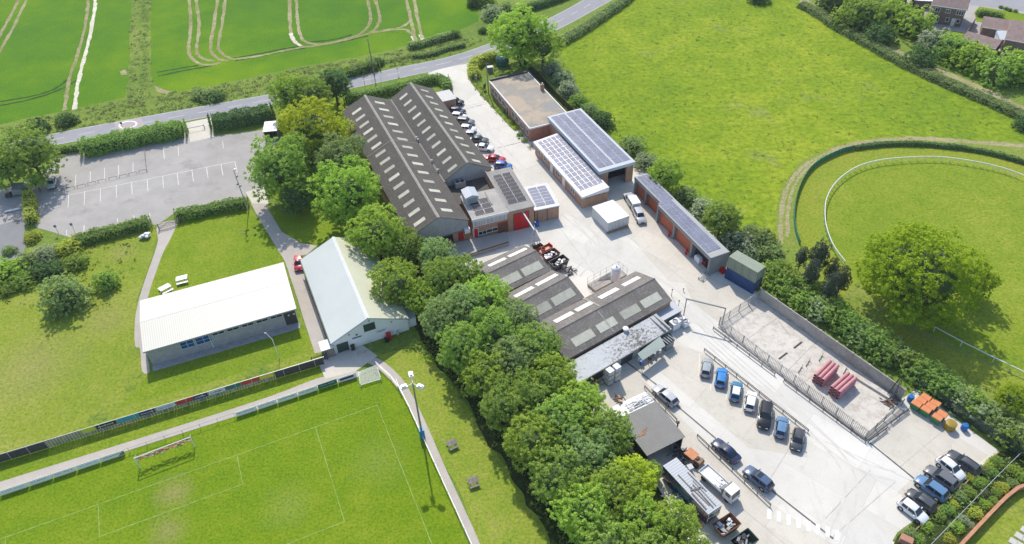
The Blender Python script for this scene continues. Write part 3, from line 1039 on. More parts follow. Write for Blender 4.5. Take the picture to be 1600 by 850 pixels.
area('estate_road', pxs([(1510, -40), (1516, 8), (1560, 12), (1640, 24), (1760, 30), (1760, -60)]), .020, 'asphalt', 2, 0)
area('lawn', pxs([(1522, 20), (1530, 10), (1600, 22), (1640, 30), (1600, 42), (1526, 34)]), .024, 'grass_lawn', 2, .1)
area('lawn', pxs([(1465, 44), (1510, 52), (1506, 64), (1490, 66), (1462, 55)]), .024, 'grass_lawn', 2, .1)
area('bridleway', pxs([(1250, -5), (1262, 0), (1330, 42), (1420, 85), (1530, 133), (1640, 185), (1640, 192), (1525, 139), (1415, 91), (1325, 48), (1250, 6)]), .012, 'soil_path', 2, .3)

# ------------------------------------------------------------------ building materials
corrugated('asbestos_dark', (0.078, 0.071, 0.062), 'X', .3, .22, (0.17, 0.16, 0.13), .9, .02, .3, .6)
corrugated('asbestos_grey', (0.165, 0.15, 0.135), 'X', .3, .35, (0.33, 0.31, 0.27), .9, .02, .25, .6)
corrugated('sheet_white', (0.57, 0.555, 0.475), 'X', .35, .04, None, .45, .004, .2)
corrugated('sheet_pale_green', (0.54, 0.57, 0.53), 'X', .32, .05, None, .5, .03, .25)
corrugated('sheet_pale_cream', (0.53, 0.54, 0.4), 'X', .32, .06, (0.4, 0.4, 0.3), .5, .03, .25, .68)
corrugated('sheet_grey_rib', (0.2, 0.195, 0.18), 'X', .35, .12, (0.27, 0.26, 0.235), .7, .05, .4, .66)
corrugated('sheet_cladding', (0.36, 0.37, 0.365), 'Y', .35, .16, (0.2, 0.2, 0.19), .7, .03, .5, .62)
corrugated('sheet_cladding_x', (0.36, 0.37, 0.365), 'X', .35, .16, (0.2, 0.2, 0.19), .7, .03, .5, .62)
corrugated('sheet_metal_roof', (0.4, 0.425, 0.46), 'X', .4, .05, None, .4, .015, .3)
corrugated('container_white', (0.6, 0.605, 0.6), 'X', .3, .08, (0.5, 0.46, 0.4), .55, .06, .5, .7)
corrugated('container_blue', (0.012, 0.05, 0.16), 'X', .3, .2, None, .5, .06, .5)
corrugated('container_green', (0.23, 0.27, 0.2), 'X', .3, .1, (0.3, 0.3, 0.25), .6, .06, .5, .68)
corrugated('shutter_orange', (0.42, 0.105, 0.05), 'Z', .18, .08, None, .55, .02, .4)
corrugated('shutter_red', (0.55, 0.008, 0.01), 'X', .5, .06, None, .5, .02, .4)
corrugated('canopy_sheet', (0.28, 0.33, 0.3), 'X', .25, .08, None, .55, .02, .4)
brick('brick_red', (0.34, 0.155, 0.1), (0.43, 0.22, 0.15))
brick('brick_brown', (0.36, 0.2, 0.125), (0.46, 0.29, 0.19))
brick('brick_house', (0.17, 0.115, 0.095), (0.24, 0.165, 0.135))
brick('tile_brown', (0.26, 0.185, 0.165), (0.33, 0.24, 0.215), (0.2, 0.15, 0.135), 1.6)
brick('block_grey', (0.3, 0.295, 0.29), (0.38, 0.375, 0.37), (0.28, 0.275, 0.27), 1.4)
pm('render_white', (0.72, 0.74, 0.74), .8, .05, .5)
pm('rooflight_cream', (0.46, 0.455, 0.37), .6, .14, 1.2)
pm('rooflight_white', (0.7, 0.68, 0.62), .6, .1, 1.2)
pm('ridge_cap', (0.34, 0.315, 0.27), .85, .3, 1.5)
pm('fascia_white', (0.72, 0.72, 0.7), .5, .06, .7)
pm('fascia_grey', (0.3, 0.31, 0.31), .5, .08, .7)
pm('felt_mid', (0.26, 0.25, 0.235), .9, .16, .4)
pm('felt_grey', (0.36, 0.34, 0.31), .9, .14, .35)
pm('steel_grey', (0.2, 0.22, 0.225), .5, .1, .7)
pm('steel_light', (0.46, 0.47, 0.48), .45, .1, .9)
pm('galvanised', (0.42, 0.43, 0.43), .5, .15, 1.4, .4)
pm('interior_shade', (0.012, 0.012, 0.013), .9, .2, 1)  # flat black that paints the shade inside openings
pm('dark_steel', (0.045, 0.045, 0.048), .6, .25, 1.2)
pm('pane_curtain', (0.42, 0.44, 0.45), .3, .25, 1.2)
pm('glass', (0.025, 0.035, 0.045), .08, .2, .5)
pm('glass_blue', (0.015, 0.08, 0.24), .12, .2, .6)
pm('door_green', (0.02, 0.05, 0.045), .5, .2, .8)
pm('door_red', (0.5, 0.01, 0.012), .45, .08, .8)
pm('pvc_white', (0.78, 0.78, 0.77), .4, .03, 1)
pm('pvc_blue_grey', (0.5, 0.56, 0.62), .45, .05, 1)
pm('timber', (0.3, 0.2, 0.12), .85, .25, 2)
pm('timber_grey', (0.2, 0.18, 0.165), .9, .3, 2)
pm('concrete_step', (0.3, 0.29, 0.27), .9, .12, .6)
pm('rust', (0.15, 0.075, 0.045), .9, .4, 1.5)
pm('rust_light', (0.28, 0.16, 0.1), .9, .3, 1.5)
pm('plastic_white', (0.74, 0.745, 0.75), .4, .05, 1)
pm('plastic_blue', (0.01, 0.13, 0.42), .35, .1, 1)
pm('aluminium', (0.6, 0.61, 0.63), .35, .05, 1, .5)


def mottled_roof():
    m = bpy.data.materials.new('roof_mottled')
    t, b = nodes(m)
    co = N(t, 'ShaderNodeTexCoord').outputs['Object']
    f = noise(t, co, 2.6, 6, 0.8, (0.7, 1.0, 1))
    g = noise(t, co, 0.12, 3, 0.5)
    a = N(t, 'ShaderNodeMath', operation='MULTIPLY_ADD')
    t.links.new(g, a.inputs[0])
    a.inputs[1].default_value = 0.5
    t.links.new(f, a.inputs[2])
    col = ramp(t, a.outputs[0], [(0.62, (0.5, 0.52, 0.53)), (0.8, (0.44, 0.45, 0.45)), (0.86, (0.16, 0.16, 0.145)), (0.95, (0.09, 0.09, 0.08))])
    t.links.new(col, b.inputs['Base Color'])
    b.inputs['Roughness'].default_value = .8
    MAT['roof_mottled'] = m
    m = bpy.data.materials.new('roof_felt_stained')
    t, b = nodes(m)
    co = N(t, 'ShaderNodeTexCoord').outputs['Object']
    f = noise(t, co, 0.16, 5, 0.65)
    g = noise(t, co, 1.1, 6, 0.75)
    col = ramp(t, f, [(0.36, (0.25, 0.25, 0.245)), (0.47, (0.28, 0.255, 0.215)), (0.58, (0.39, 0.32, 0.24))])
    k = ramp(t, g, [(0.55, (0, 0, 0)), (0.7, (.6, .6, .6))])
    col = mixc(t, k, col, (0.19, 0.18, 0.17))
    t.links.new(col, b.inputs['Base Color'])
    b.inputs['Roughness'].default_value = .9
    MAT['roof_felt_stained'] = m
    m = bpy.data.materials.new('solar_cells')
    t, b = nodes(m)
    co = N(t, 'ShaderNodeTexCoord').outputs['Object']
    f = noise(t, co, 0.4, 3, 0.5)
    br = N(t, 'ShaderNodeTexBrick', offset=0)
    br.inputs['Scale'].default_value = 1
    br.inputs['Brick Width'].default_value = .17
    br.inputs['Row Height'].default_value = .17
    br.inputs['Mortar Size'].default_value = .008
    br.inputs['Color1'].default_value = (.115, .13, .2, 1)
    br.inputs['Color2'].default_value = (.13, .145, .215, 1)
    br.inputs['Mortar'].default_value = (.22, .24, .3, 1)
    t.links.new(co, br.inputs['Vector'])
    t.links.new(mixc(t, 1.0, br.outputs[0], ramp(t, f, [(.3, (.8, .8, .85)), (.7, (1.2, 1.2, 1.2))]), 'MULTIPLY'), b.inputs['Base Color'])
    b.inputs['Roughness'].default_value = .5
    b.inputs['Specular IOR Level'].default_value = .3
    MAT['solar_cells'] = m
    m = bpy.data.materials.new('solar_cells_dark')
    t, b = nodes(m)
    b.inputs['Base Color'].default_value = (.04, .038, .045, 1)
    b.inputs['Roughness'].default_value = .25
    MAT['solar_cells_dark'] = m


mottled_roof()


for _n in ('rooflight_cream', 'rooflight_white'):
    _t = MAT[_n].node_tree
    _b = _t.nodes['Principled BSDF']
    _s = _b.inputs['Base Color'].links[0].from_socket
    _h = N(_t, 'ShaderNodeHueSaturation')
    _m = N(_t, 'ShaderNodeMapRange')
    _m.inputs['To Min'].default_value, _m.inputs['To Max'].default_value = .72, 1.1
    _t.links.new(N(_t, 'ShaderNodeObjectInfo').outputs['Random'], _m.inputs[0])
    _t.links.new(_m.outputs[0], _h.inputs['Value'])
    _t.links.new(_s, _h.inputs['Color'])
    _t.links.new(_h.outputs[0], _b.inputs['Base Color'])


def gframe(FL, FR, BL, z):
    """ground frame of a gabled building from three eave corners: origin mid-front, x along the ridge"""
    a, b, c = G(*FL, z), G(*FR, z), G(*BL, z)
    x = (c - a)
    L = x.length
    x /= L
    y = Vector((-x.y, x.x, 0))
    Wd = (b - a).dot(y)
    o = a + y * (Wd / 2)
    return (o.x, o.y, 0), math.atan2(x.y, x.x), L, abs(Wd)


def gable(T, L, Wd, eave, ridge, wall, roof, over=.25, th=.12, y0=0.0, x0=0.0, gable_mat=None, gable_from=None, roof_name='roof', roof2=None, kink=0):
    """walls with gable ends and a two-slope roof, ridge along x"""
    h, s = Wd / 2, (ridge - eave) / (Wd / 2)
    i = over
    w = MB()
    ez = eave + s * i - .05
    top = ez if gable_from is None else gable_from
    w.box(x0 + i, x0 + L - i, y0 - h + i, y0 + h - i, -.2, top)
    T.part('wall', w, wall)
    for x in (x0 + i, x0 + L - i - .16):
        g = MB()
        prof = [(y0 - h + i, top), (y0 + h - i, top), (y0 + h - i, ez + 1e-3), (y0, ridge - .06), (y0 - h + i, ez + 1e-3)]
        g.profile(prof, x, x + .16)
        T.part('gable_wall', g, gable_mat or wall)
    for sg, mt in ((-1, roof), (1, roof2 or roof)):
        r = MB()
        prof = [(y0, ridge), (y0 + sg * h, eave), (y0 + sg * h, eave + th), (y0, ridge + th)]
        r.profile(prof, x0, x0 + L)
        T.part(roof_name, r, mt)


def slope(mb, x0, x1, d0, d1, sg, Wd, eave, ridge, y0=0.0, off=.13, th=.04, mi=0):
    """flat plate on one roof slope; d is the horizontal distance from the ridge"""
    s = (ridge - eave) / (Wd / 2)
    c = [(x0, y0 + sg * d0), (x1, y0 + sg * d0), (x1, y0 + sg * d1), (x0, y0 + sg * d1)]
    zz = [ridge - s * d + off for d in (d0, d0, d1, d1)]
    mb.hexa([(x, y, z) for (x, y), z in zip(c, zz)], [(x, y, z + th) for (x, y), z in zip(c, zz)], mi)
    return mb


def window(T, x0, x1, z0, z1, y, out=-1, panes=2, frame='pvc_white', glass='glass', name='window', bar=.07, axis='y', rows=1):
    """window in a wall plane y=const (or x=const): frame with its panes as a sub-part"""
    f, g = MB(), MB()
    d = .05 * out

    def bx(mb, a0, a1, b0, b1, p0, p1):
        lo, hi = min(p0, p1), max(p0, p1)
        if axis == 'y':
            mb.box(a0, a1, lo, hi, b0, b1)
        else:
            mb.box(lo, hi, a0, a1, b0, b1)
    bx(f, x0, x1, z1 - bar, z1, y, y + d * 1.6)
    bx(f, x0 - .04, x1 + .04, z0, z0 + bar, y, y + d * 2.2)
    for k in range(panes + 1):
        xx = x0 + (x1 - x0 - bar) * k / panes
        bx(f, xx, xx + bar, z0 + bar, z1 - bar, y, y + d * 1.6)
    for k in range(1, rows):
        zz = z0 + (z1 - z0) * k / rows
        bx(f, x0 + bar, x1 - bar, zz - bar / 3, zz + bar / 3, y + d * .3, y + d * 1.5)
    bx(g, x0 + bar * .5, x1 - bar * .5, z0 + bar * .5, z1 - bar * .5, y, y + d * .8)
    o = T.part(name, f, frame)
    T.part('pane', g, glass, o)
    return o


def door(T, x0, x1, z0, z1, y, mat, out=-1, name='door', axis='y', frame=None):
    m = MB()
    d = .06 * out
    lo, hi = min(y, y + d), max(y, y + d)
    m.box(x0, x1, lo, hi, z0, z1) if axis == 'y' else m.box(lo, hi, x0, x1, z0, z1)
    o = T.part(name, m, mat)
    if frame:
        f = MB()
        lo2, hi2 = min(y, y + d * 1.5), max(y, y + d * 1.5)
        for a0, a1, b0, b1 in ((x0 - .09, x0, z0, z1 + .09), (x1, x1 + .09, z0, z1 + .09), (x0, x1, z1, z1 + .09)):
            f.box(a0, a1, lo2, hi2, b0, b1) if axis == 'y' else f.box(lo2, hi2, a0, a1, b0, b1)
        T.part('frame', f, frame, o)
    return o


# ------------------------------------------------------------------ factory: two long gables of dark sheeting
o, rz, L, W1 = gframe((640, 372), (736, 348.6), (534, 174.6), 5)
T = Thing('factory_building', 'long dark grey factory hall with twin gabled roof and rows of rooflights', 'building', o, rz)
s2 = -1 if T.px(732, 253.5, 7.8).y < 0 else 1
EV, RG = 5.0, 7.8
W2 = 10.9
y2 = s2 * (W1 / 2 + W2 / 2)
xs2 = (T.px(696.5, 283.4, 5).x + T.px(769.4, 263, 5).x) / 2
gable(T, L, W1, EV, RG, 'brick_brown', 'asbestos_dark', .25, .12, 0, 0, 'sheet_cladding', 2.9)
gable(T, L - xs2 + .6, W2, EV, RG + .2, 'brick_brown', 'asbestos_dark', .25, .12, y2, xs2, 'sheet_cladding', 3.4)
for (y0, x0, l, rg) in ((0, 0, L, RG), (y2, xs2, L - xs2 + .6, RG + .2)):
    m = MB()
    m.profile([(y0 - .28, rg + .03), (y0 + .28, rg + .03), (y0, rg + .26)], x0 - .03, x0 + l + .03)
    T.part('ridge_cap', m, 'ridge_cap')
m = MB()
m.box(xs2 - .4, L, s2 * W1 / 2 - .25, s2 * W1 / 2 + .25, EV + .02, EV + .2)
T.part('valley_gutter', m, 'dark_steel')
m = MB()
m.box(-.05, L, -s2 * W1 / 2 - .22, -s2 * W1 / 2 + .02, EV - .1, EV + .06)
T.part('gutter', m, 'dark_steel')
for sg, dd in ((-s2, (2.1, 4.4)), (s2, (1.5, 3.7))):
    n = 15 if sg == -s2 else 14
    for k in range(n):
        x = 1.6 + (L - 6) * k / (n - 1) + (.8 if sg == s2 else 0)
        m = MB()
        slope(m, x, x + 1.0, dd[0], dd[1], sg, W1, EV, RG)
        T.part('rooflight', m, 'rooflight_cream')
l2 = L - xs2
for sg, dd in ((-s2, (1.9, 3.9)), (s2, (1.6, 3.4))):
    for k in range(11):
        x = xs2 + 1.2 + (l2 - 4) * k / 10
        m = MB()
        slope(m, x, x + .9, dd[0], dd[1], sg, W2, EV, RG + .2, y2)
        T.part('rooflight', m, 'rooflight_cream')
# roof seam and cowls
m = MB()
xm = T.px(619, 226, 6.5).x
slope(m, xm, xm + .12, 0.3, W1 / 2 - .1, -s2, W1, EV, RG, off=.14)
slope(m, xm, xm + .12, 0.3, W1 / 2 - .5, s2, W1, EV, RG, off=.14)
T.part('roof_seam', m, 'ridge_cap')
for p in ((681, 268), (677, 252), (661, 214), (660.5, 218)):
    q = T.px(*p, 5.4)
    m = MB()
    m.lathe((q.x, s2 * W1 / 2, 5.15), [(.13, 0), (.13, .55), (.24, .6), (.24, .7), (.02, .8)], 10)
    T.part('vent_cowl', m, 'galvanised')
# front gable: shade painted as a black panel in the loading opening and low brick panels
yv = .25
a, b = T.wall_x(690, 384, yv), T.wall_x(709, 381, yv)
y0, y1 = sorted((a.y, b.y))
m = MB()
m.box(yv - .03, yv + .005, y0, y1, .85, 3.0)
T.part('opening_shade', m, 'interior_shade')
m = MB()
m.box(yv - .12, yv - .005, -W1 / 2 + .3, W1 / 2 - .3, 2.86, 3.06)
T.part('lintel', m, 'steel_grey')
a = T.wall_x(721, 377, yv)
door(T, a.y - .5, a.y + .5, .85, 2.9, yv, 'door_red', -1, 'door', 'x')
m = MB()
a = T.wall_x(728.5, 358, yv)
m.box(yv - .75, yv - .02, a.y - .55, a.y + .55, a.z - .5, a.z + .45)
T.part('air_conditioner', m, 'plastic_white')
FAC = T

# loading dock in front
DK = pxs([(667, 388), (790, 362), (795, 378), (704, 406), (690, 404), (664, 392)], .85)
m = MB()
m.prism([(p.x - DK[0].x, p.y - DK[0].y) for p in DK], 0, .85)
td = Thing('loading_dock', 'raised grey concrete loading dock in front of the dark factory gable', 'loading dock', (DK[0].x, DK[0].y, 0), 0)
td.part('platform', m, 'felt_grey')
m = MB()
for k in range(1, 5):
    a, b = td.l(DK[k % 6]), td.l(DK[(k + 1) % 6])
    if k in (2, 3):
        m.beam((a.x, a.y, .83), (b.x, b.y, .83), .16, .14)
td.part('edging', m, 'dark_steel')
m = MB()
a = td.px(702, 382, .85)
m.cbox((a.x, a.y, .86), 1.7, 1.1, .9, rz)
td.part('timber_box', m, 'timber')

# ------------------------------------------------------------------ brick office and workshop at the end of the hall
a, b = G(737.8, 344, 5.2), G(834.7, 321.3, 5.2)
u = (b - a)
LW = u.length
T = Thing('office_building', 'red brick office with flat roof, red doors and a tall red shutter', 'building', (a.x, a.y, 0), math.atan2(u.y, u.x))
xs = T.px(793.4, 331.4, 5.2).x
dep = T.px(791, 262, 5.2).y
dl = T.px(712, 309, 5.3).y
m = MB()
m.box(.05, xs, .05, dl, -.2, 5.2)
m.box(xs, LW - .02, .1, dep, -.2, 4.95)
T.part('wall', m, 'brick_brown')
m = MB()
m.box(-.1, xs + .15, -.18, dl + .1, 5.2, 5.42)
T.part('roof', m, 'felt_grey')
m = MB()
m.box(xs + .16, LW + .15, -.02, dep + .1, 4.95, 5.12)
T.part('roof', m, 'felt_mid')
m = MB()
m.box(-.16, xs + .2, -.25, -.19, 4.98, 5.47)
T.part('fascia', m, 'fascia_white')
m = MB()
m.box(xs + .05, xs + .2, 1.2, dep, 5.13, 5.5)
m.box(xs - 2.3, xs - 2.1, 3.0, dl - .5, 5.43, 5.65)
T.part('parapet', m, 'ridge_cap')
# sunken link roof behind
m = MB()
m.box(-2.6, xs + .02, dl + .12, dep + 1.2, -.2, 3.4)
T.part('link_roof', m, 'asbestos_dark')
for (x, y, w, h, pn) in ((740 + 4, 349.5, 1.0, 1.25, 1), (752.5, 347.5, 1.9, 1.25, 3), (768, 343.5, 2.5, 1.25, 3), (785, 339, 1.8, 1.25, 2)):
    q = T.wall_y(x, y, .05)
    window(T, q.x - w / 2, q.x + w / 2, q.z - h / 2, q.z + h / 2, .05, -1, pn, glass='pane_curtain')
for (x, y, w, h, pn) in ((754, 363.5, 1.7, .95, 2), (769, 359, 2.4, .85, 2)):
    q = T.wall_y(x, y, .05)
    window(T, q.x - w / 2, q.x + w / 2, q.z - h / 2, q.z + h / 2, .05, -1, pn)
q = T.wall_y(743.5, 369, .05)
door(T, q.x - .5, q.x + .5, .85, 2.95, .05, 'door_red', -1, frame='fascia_white')
q = T.wall_y(786, 358, .05)
door(T, q.x - 1.0, q.x + 1.0, .3, 2.9, .05, 'rust', -1, frame='door_red')
a, b = T.wall_y(803, 345, .1), T.wall_y(826, 340, .1)
door(T, a.x, b.x, .05, 4.1, .1, 'shutter_red', -1, 'shutter', frame='dark_steel')
m = MB()
m.tube((.12, -.1, .1), (.12, -.1, 5.0), .07)
T.part('downpipe', m, 'plastic_white')
# solar panels, tilted rows
tilt = math.radians(12)


def panel(T, x, y, z, w, d, tl=0.0, mat='solar_cells', name='solar_panel'):
    m = MB()
    c, s = math.cos(tl), math.sin(tl)
    for (e, t0, t1, mi) in ((0, 0, .03, 1), (.02, .03, .036, 0)):
        q = [(x + e, e), (x + w - e, e), (x + w - e, d - e), (x + e, d - e)]
        m.hexa([(xx, y + dd * c - t0 * s, z + dd * s + t0) for xx, dd in q], [(xx, y + dd * c - t1 * s, z + dd * s + t1) for xx, dd in q], mi)
    return T.part(name, m, [mat, 'aluminium'])


p0, p1 = T.px(739.5, 341, 5.5), T.px(774.5, 331, 5.5)
q0 = T.px(730, 325.5, 5.5)
for r in range(3):
    for c in range(2):
        panel(T, p0.x + .7 + c * 1.95, .75 + r * 1.75, 5.5, 1.85, 1.15, tilt, 'solar_cells_dark')
xw = (LW - xs - 1.6) / 2
for r in range(8):
    for c in range(2):
        panel(T, xs + 1.0 + c * (xw * .98), 2.3 + r * (dep - 4.2) / 8, 5.2, xw * .94, 1.15, tilt, 'solar_cells_dark')
OFF = T
# rooftop plant standing on the office roof
q = G(735, 312, 5.43)
t = Thing('rooftop_plant_unit', 'pale blue grey plant cabin standing on the flat office roof', 'plant unit', (q.x, q.y, 5.43), T.rz)
m = MB()
m.box(-1.3, 1.3, -1.5, 1.5, 0, 1.7)
t.part('cabinet', m, 'steel_light')
m = MB()
m.add([(-1.4, -1.6, 1.7), (1.4, -1.6, 1.7), (1.4, 1.6, 1.7), (-1.4, 1.6, 1.7), (0, -1.6, 2.15), (0, 1.6, 2.15)], [(0, 1, 4), (2, 3, 5), (1, 2, 5, 4), (3, 0, 4, 5), (3, 2, 1, 0)])
t.part('roof', m, 'sheet_metal_roof')
m = MB()
for k in range(5):
    m.box(-1.0, 1.0, -1.54, -1.5, .4 + k * .22, .5 + k * .22)
t.part('louvre', m, 'steel_grey')
q = G(719, 291, 3.45)
t = Thing('air_handling_unit', 'boxy grey air unit in the sunken roof behind the plant cabin', 'air unit', (q.x, q.y, 3.4), T.rz)
m = MB()
m.box(-1.1, 1.1, -.7, .7, .1, 1.3)
t.part('casing', m, 'galvanised')
m = MB()
m.lathe((-.5, 0, 1.3), [(.42, 0), (.42, .12), (.36, .12), (.36, .04)], 16)
m.lathe((.5, 0, 1.3), [(.42, 0), (.42, .12), (.36, .12), (.36, .04)], 16)
t.part('fan', m, 'dark_steel')
q = G(709, 302.5, 5.43)

# small solar shed beside it
a, b = G(835.4, 329, 3.3), G(875, 321, 3.3)
u = b - a
lw = u.length
T = Thing('solar_shed', 'small brick shed with bluish solar panels beside the red shutter', 'shed', (a.x, a.y, 0), math.atan2(u.y, u.x))
dp = T.px(846.8, 287, 3.3).y
m = MB()
m.box(.15, lw - .15, .15, dp - .15, -.2, 3.1)
T.part('wall', m, 'brick_brown')
m = MB()
m.box(0, lw, 0, dp, 3.1, 3.3)
T.part('roof', m, 'sheet_metal_roof')
m = MB()
m.box(.6, .68, .05, .13, 0, 3.05)
m.box(lw * .5, lw * .5 + .08, .05, .13, 0, 3.05)
T.part('downpipe', m, 'dark_steel')
for r in range(6):
    for c in range(2):
        panel(T, .75 + c * (lw - 1.3) / 2, 1.1 + r * (dp - 1.9) / 6, 3.38, (lw - 1.5) / 2, (dp - 2.2) / 6, 0.02)

# lean-to shed behind the far end of the hall
a = G(694, 150, 2.6)
T = Thing('store_shed', 'small pale flat roofed brick store at the back corner of the hall', 'shed', (a.x, a.y, 0), FAC.rz)
m = MB()
m.box(-2.6, 2.2, -2.1, 2.1, -.2, 2.6)
T.part('wall', m, 'brick_brown')
m = MB()
m.box(-2.75, 2.35, -2.25, 2.25, 2.6, 2.75)
T.part('roof', m, 'fascia_grey')

# ------------------------------------------------------------------ flat roofed brick block
a, b = G(764.3, 126.5, 3.6), G(827.8, 201, 3.6)
u = b - a
lw = u.length
T = Thing('brick_block', 'long low brick block with stained flat felt roof and chimney', 'building', (a.x, a.y, 0), math.atan2(u.y, u.x))
dp = T.px(827.3, 115, 3.6).y
m = MB()
m.box(.15, lw - .15, .15, dp - .15, -.2, 3.4)
T.part('wall', m, 'brick_red')
m = MB()
m.box(0, lw, 0, dp, 3.4, 3.55)
T.part('roof', m, 'roof_felt_stained')
m = MB()
for c in ((0, lw, -.06, .14), (0, lw, dp - .14, dp + .06)):
    m.box(c[0], c[1], c[2], c[3], 3.3, 3.68)
m.box(lw - .14, lw + .06, .15, dp - .15, 3.3, 3.68)
T.part('fascia', m, 'fascia_white')
m = MB()
m.box(-.3, .1, .15, dp - .15, 3.3, 3.95)
T.part('parapet', m, 'dark_steel')
for k, fx in enumerate((.08, .17, .27, .36, .46, .6, .7, .8, .92)):
    if k in (4,):
        door(T, lw * fx - .5, lw * fx + .5, 0, 2.2, .15, 'door_green', -1, frame='fascia_white')
    else:
        window(T, lw * fx - .8, lw * fx + .8, 1.0, 2.6, .15, -1, 2, glass='glass')
q = T.px(852, 139, 3.6)
m = MB()
m.box(q.x - .35, q.x + .35, dp - .95, dp - .2, 3.55, 5.1)
st = T.part('chimney', m, 'brick_red')
m = MB()
m.lathe((q.x, dp - .57, 5.1), [(.16, 0), (.13, .4)], 10)
T.part('chimney_pot', m, 'fascia_white', st)

# ------------------------------------------------------------------ workshop with solar roofs
a, b = G(833.4, 220.6, 3.3), G(910, 307.4, 3.3)
u = b - a
lw = u.length
T = Thing('solar_workshop', 'low brick workshop with sloping white roof covered in solar panels', 'building', (a.x, a.y, 0), math.atan2(u.y, u.x))
dp = T.px(949.3, 290.5, 3.6).y
zl, zh = 3.15, 3.75
m = MB()
m.box(.25, lw - .3, .3, dp - .02, -.2, 3.0)
T.part('wall', m, 'brick_brown')
m = MB()
m.hexa([(0, 0, zl - .12), (lw, 0, zl - .12), (lw, dp, zh - .12), (0, dp, zh - .12)], [(0, 0, zl), (lw, 0, zl), (lw, dp, zh), (0, dp, zh)])
T.part('roof', m, 'sheet_metal_roof')
m = MB()
m.hexa([(lw - .06, 0, 2.75), (lw + .03, 0, 2.75), (lw + .03, dp, 2.75), (lw - .06, dp, 2.75)], [(lw - .06, 0, zl + .05), (lw + .03, 0, zl + .05), (lw + .03, dp, zh + .05), (lw - .06, dp, zh + .05)])
m.box(0, lw - .07, -.06, .0, zl - .45, zl + .04)
T.part('fascia', m, 'fascia_white')
wz = lambda y: zl + (zh - zl) * y / dp + .05
y0p, y1p = .6, dp - .2
npx = 13
for r in range(5):
    for c in range(npx):
        m = MB()
        x0, x1 = .7 + (lw - 2.8) * c / npx, .7 + (lw - 2.8) * (c + 1) / npx - .045
        ya, yb = y0p + (y1p - y0p) * r / 5, y0p + (y1p - y0p) * (r + 1) / 5 - .05
        for e, t0, t1, mi in ((0, 0, .03, 1), (.02, .03, .037, 0)):
            q = [(x0 + e, ya + e), (x1 - e, ya + e), (x1 - e, yb - e), (x0 + e, yb - e)]
            m.hexa([(x, y, wz(y) + t0) for x, y in q], [(x, y, wz(y) + t1) for x, y in q], mi)
        T.part('solar_panel', m, ['solar_cells', 'aluminium'])
for fx in (.1, .24, .5, .8):
    window(T, lw * fx - .9, lw * fx + .9, 1.1, 2.4, .3, -1, 2)
for fx in (.37, .62):
    door(T, lw * fx - .6, lw * fx + .6, 0, 2.4, .3, 'fascia_white', -1)
m = MB()
for k in range(5):
    m.box(lw - .28, lw - .22, .8 + k * (dp - 1.4) / 5, .8 + (k + .8) * (dp - 1.4) / 5, 2.35, 2.7)
T.part('window', m, 'glass')
LOWW = T
# taller hall behind it
zt = 5.0
a, b = G(855.7, 182.2, zt), G(936.6, 268.2, zt)
u = b - a
lw = u.length
T = Thing('solar_hall', 'taller pale metal hall with grey solar panel roof and open front', 'building', (a.x, a.y, 0), math.atan2(u.y, u.x))
dp = T.px(996, 255.5, zt).y
m = MB()
m.box(.2, lw - 3.2, .2, dp - .2, -.2, zt - .35)
m.box(lw - 3.2, lw - .2, .2, .45, -.2, zt - .35)
m.box(lw - 3.2, lw - .2, dp - .45, dp - .2, -.2, zt - .35)
T.part('wall', m, 'brick_brown')
m = MB()
m.box(lw - .55, lw - .2, .46, 2.3, -.2, zt - .5)
m.box(lw - .55, lw - .2, dp - 1.9, dp - .46, -.2, zt - .5)
T.part('pier', m, 'brick_brown')
m = MB()
m.box(lw - 3.18, lw - 3.1, .5, dp - .5, 0, zt - .6)
T.part('recess_shade', m, 'interior_shade')  # black sheet paints the unlit depth of the hall
m = MB()
m.box(0, lw, 0, dp, zt - .2, zt)
T.part('roof', m, 'sheet_metal_roof')
m = MB()
m.box(-.05, lw + .05, -.1, -.02, zt - .75, zt + .05)
m.box(lw + .02, lw + .1, -.02, dp, zt - .7, zt + .05)
T.part('fascia', m, 'pvc_blue_grey')
for g0, g1 in ((.5, dp * .5 - .16), (dp * .5 + .16, dp - .45)):
    for r in range(2):
        for c in range(15):
            x0, x1 = .6 + (lw - 1.6) * c / 15, .6 + (lw - 1.6) * (c + 1) / 15 - .14
            ya, yb = g0 + (g1 - g0) * r / 2, g0 + (g1 - g0) * (r + 1) / 2 - .1
            m = MB()
            for e, t0, t1, mi in ((0, .05, .08, 1), (.025, .08, .087, 0)):
                m.box(x0 + e, x1 - e, ya + e, yb - e, zt + t0, zt + t1, mi)
            T.part('solar_panel', m, ['solar_cells', 'aluminium'])

# ------------------------------------------------------------------ garage row
zg = 4.25
a, b = G(1012.5, 270, zg), G(1140.3, 393.5, zg)
u = b - a
lw = u.length
T = Thing('garage_row', 'long grey row of workshop bays with orange roller doors and solar roof', 'building', (a.x, a.y, 0), math.atan2(u.y, u.x))
pF, pN, pS, pS2 = T.px(987.7, 273.3, zg), T.px(1106, 400, zg), T.px(1029, 320, zg), T.px(1033, 316, zg)
xs = pS.x
yN = (pN.y + pS.y) / 2
yF = (pF.y + pS2.y) / 2
sgn = -1 if yN < 0 else 1
m = MB()
for x0, x1, yy in ((0.1, xs, yF), (xs, lw - .1, yN)):
    m.box(x0, x1, min(-.1 * -sgn, yy - sgn * 1.1), max(-.1 * -sgn, yy - sgn * 1.1), -.2, zg - .15)
T.part('wall', m, 'steel_grey')
m = MB()
for x0, x1, yy in ((0, xs - .01, yF), (xs, lw, yN)):
    m.box(x0, x1, min(0, yy), max(0, yy), zg - .15, zg)
T.part('roof', m, 'fascia_grey')
m = MB()
m.box(xs, lw, yN - .05, yN + .05, zg - .75, zg + .06)
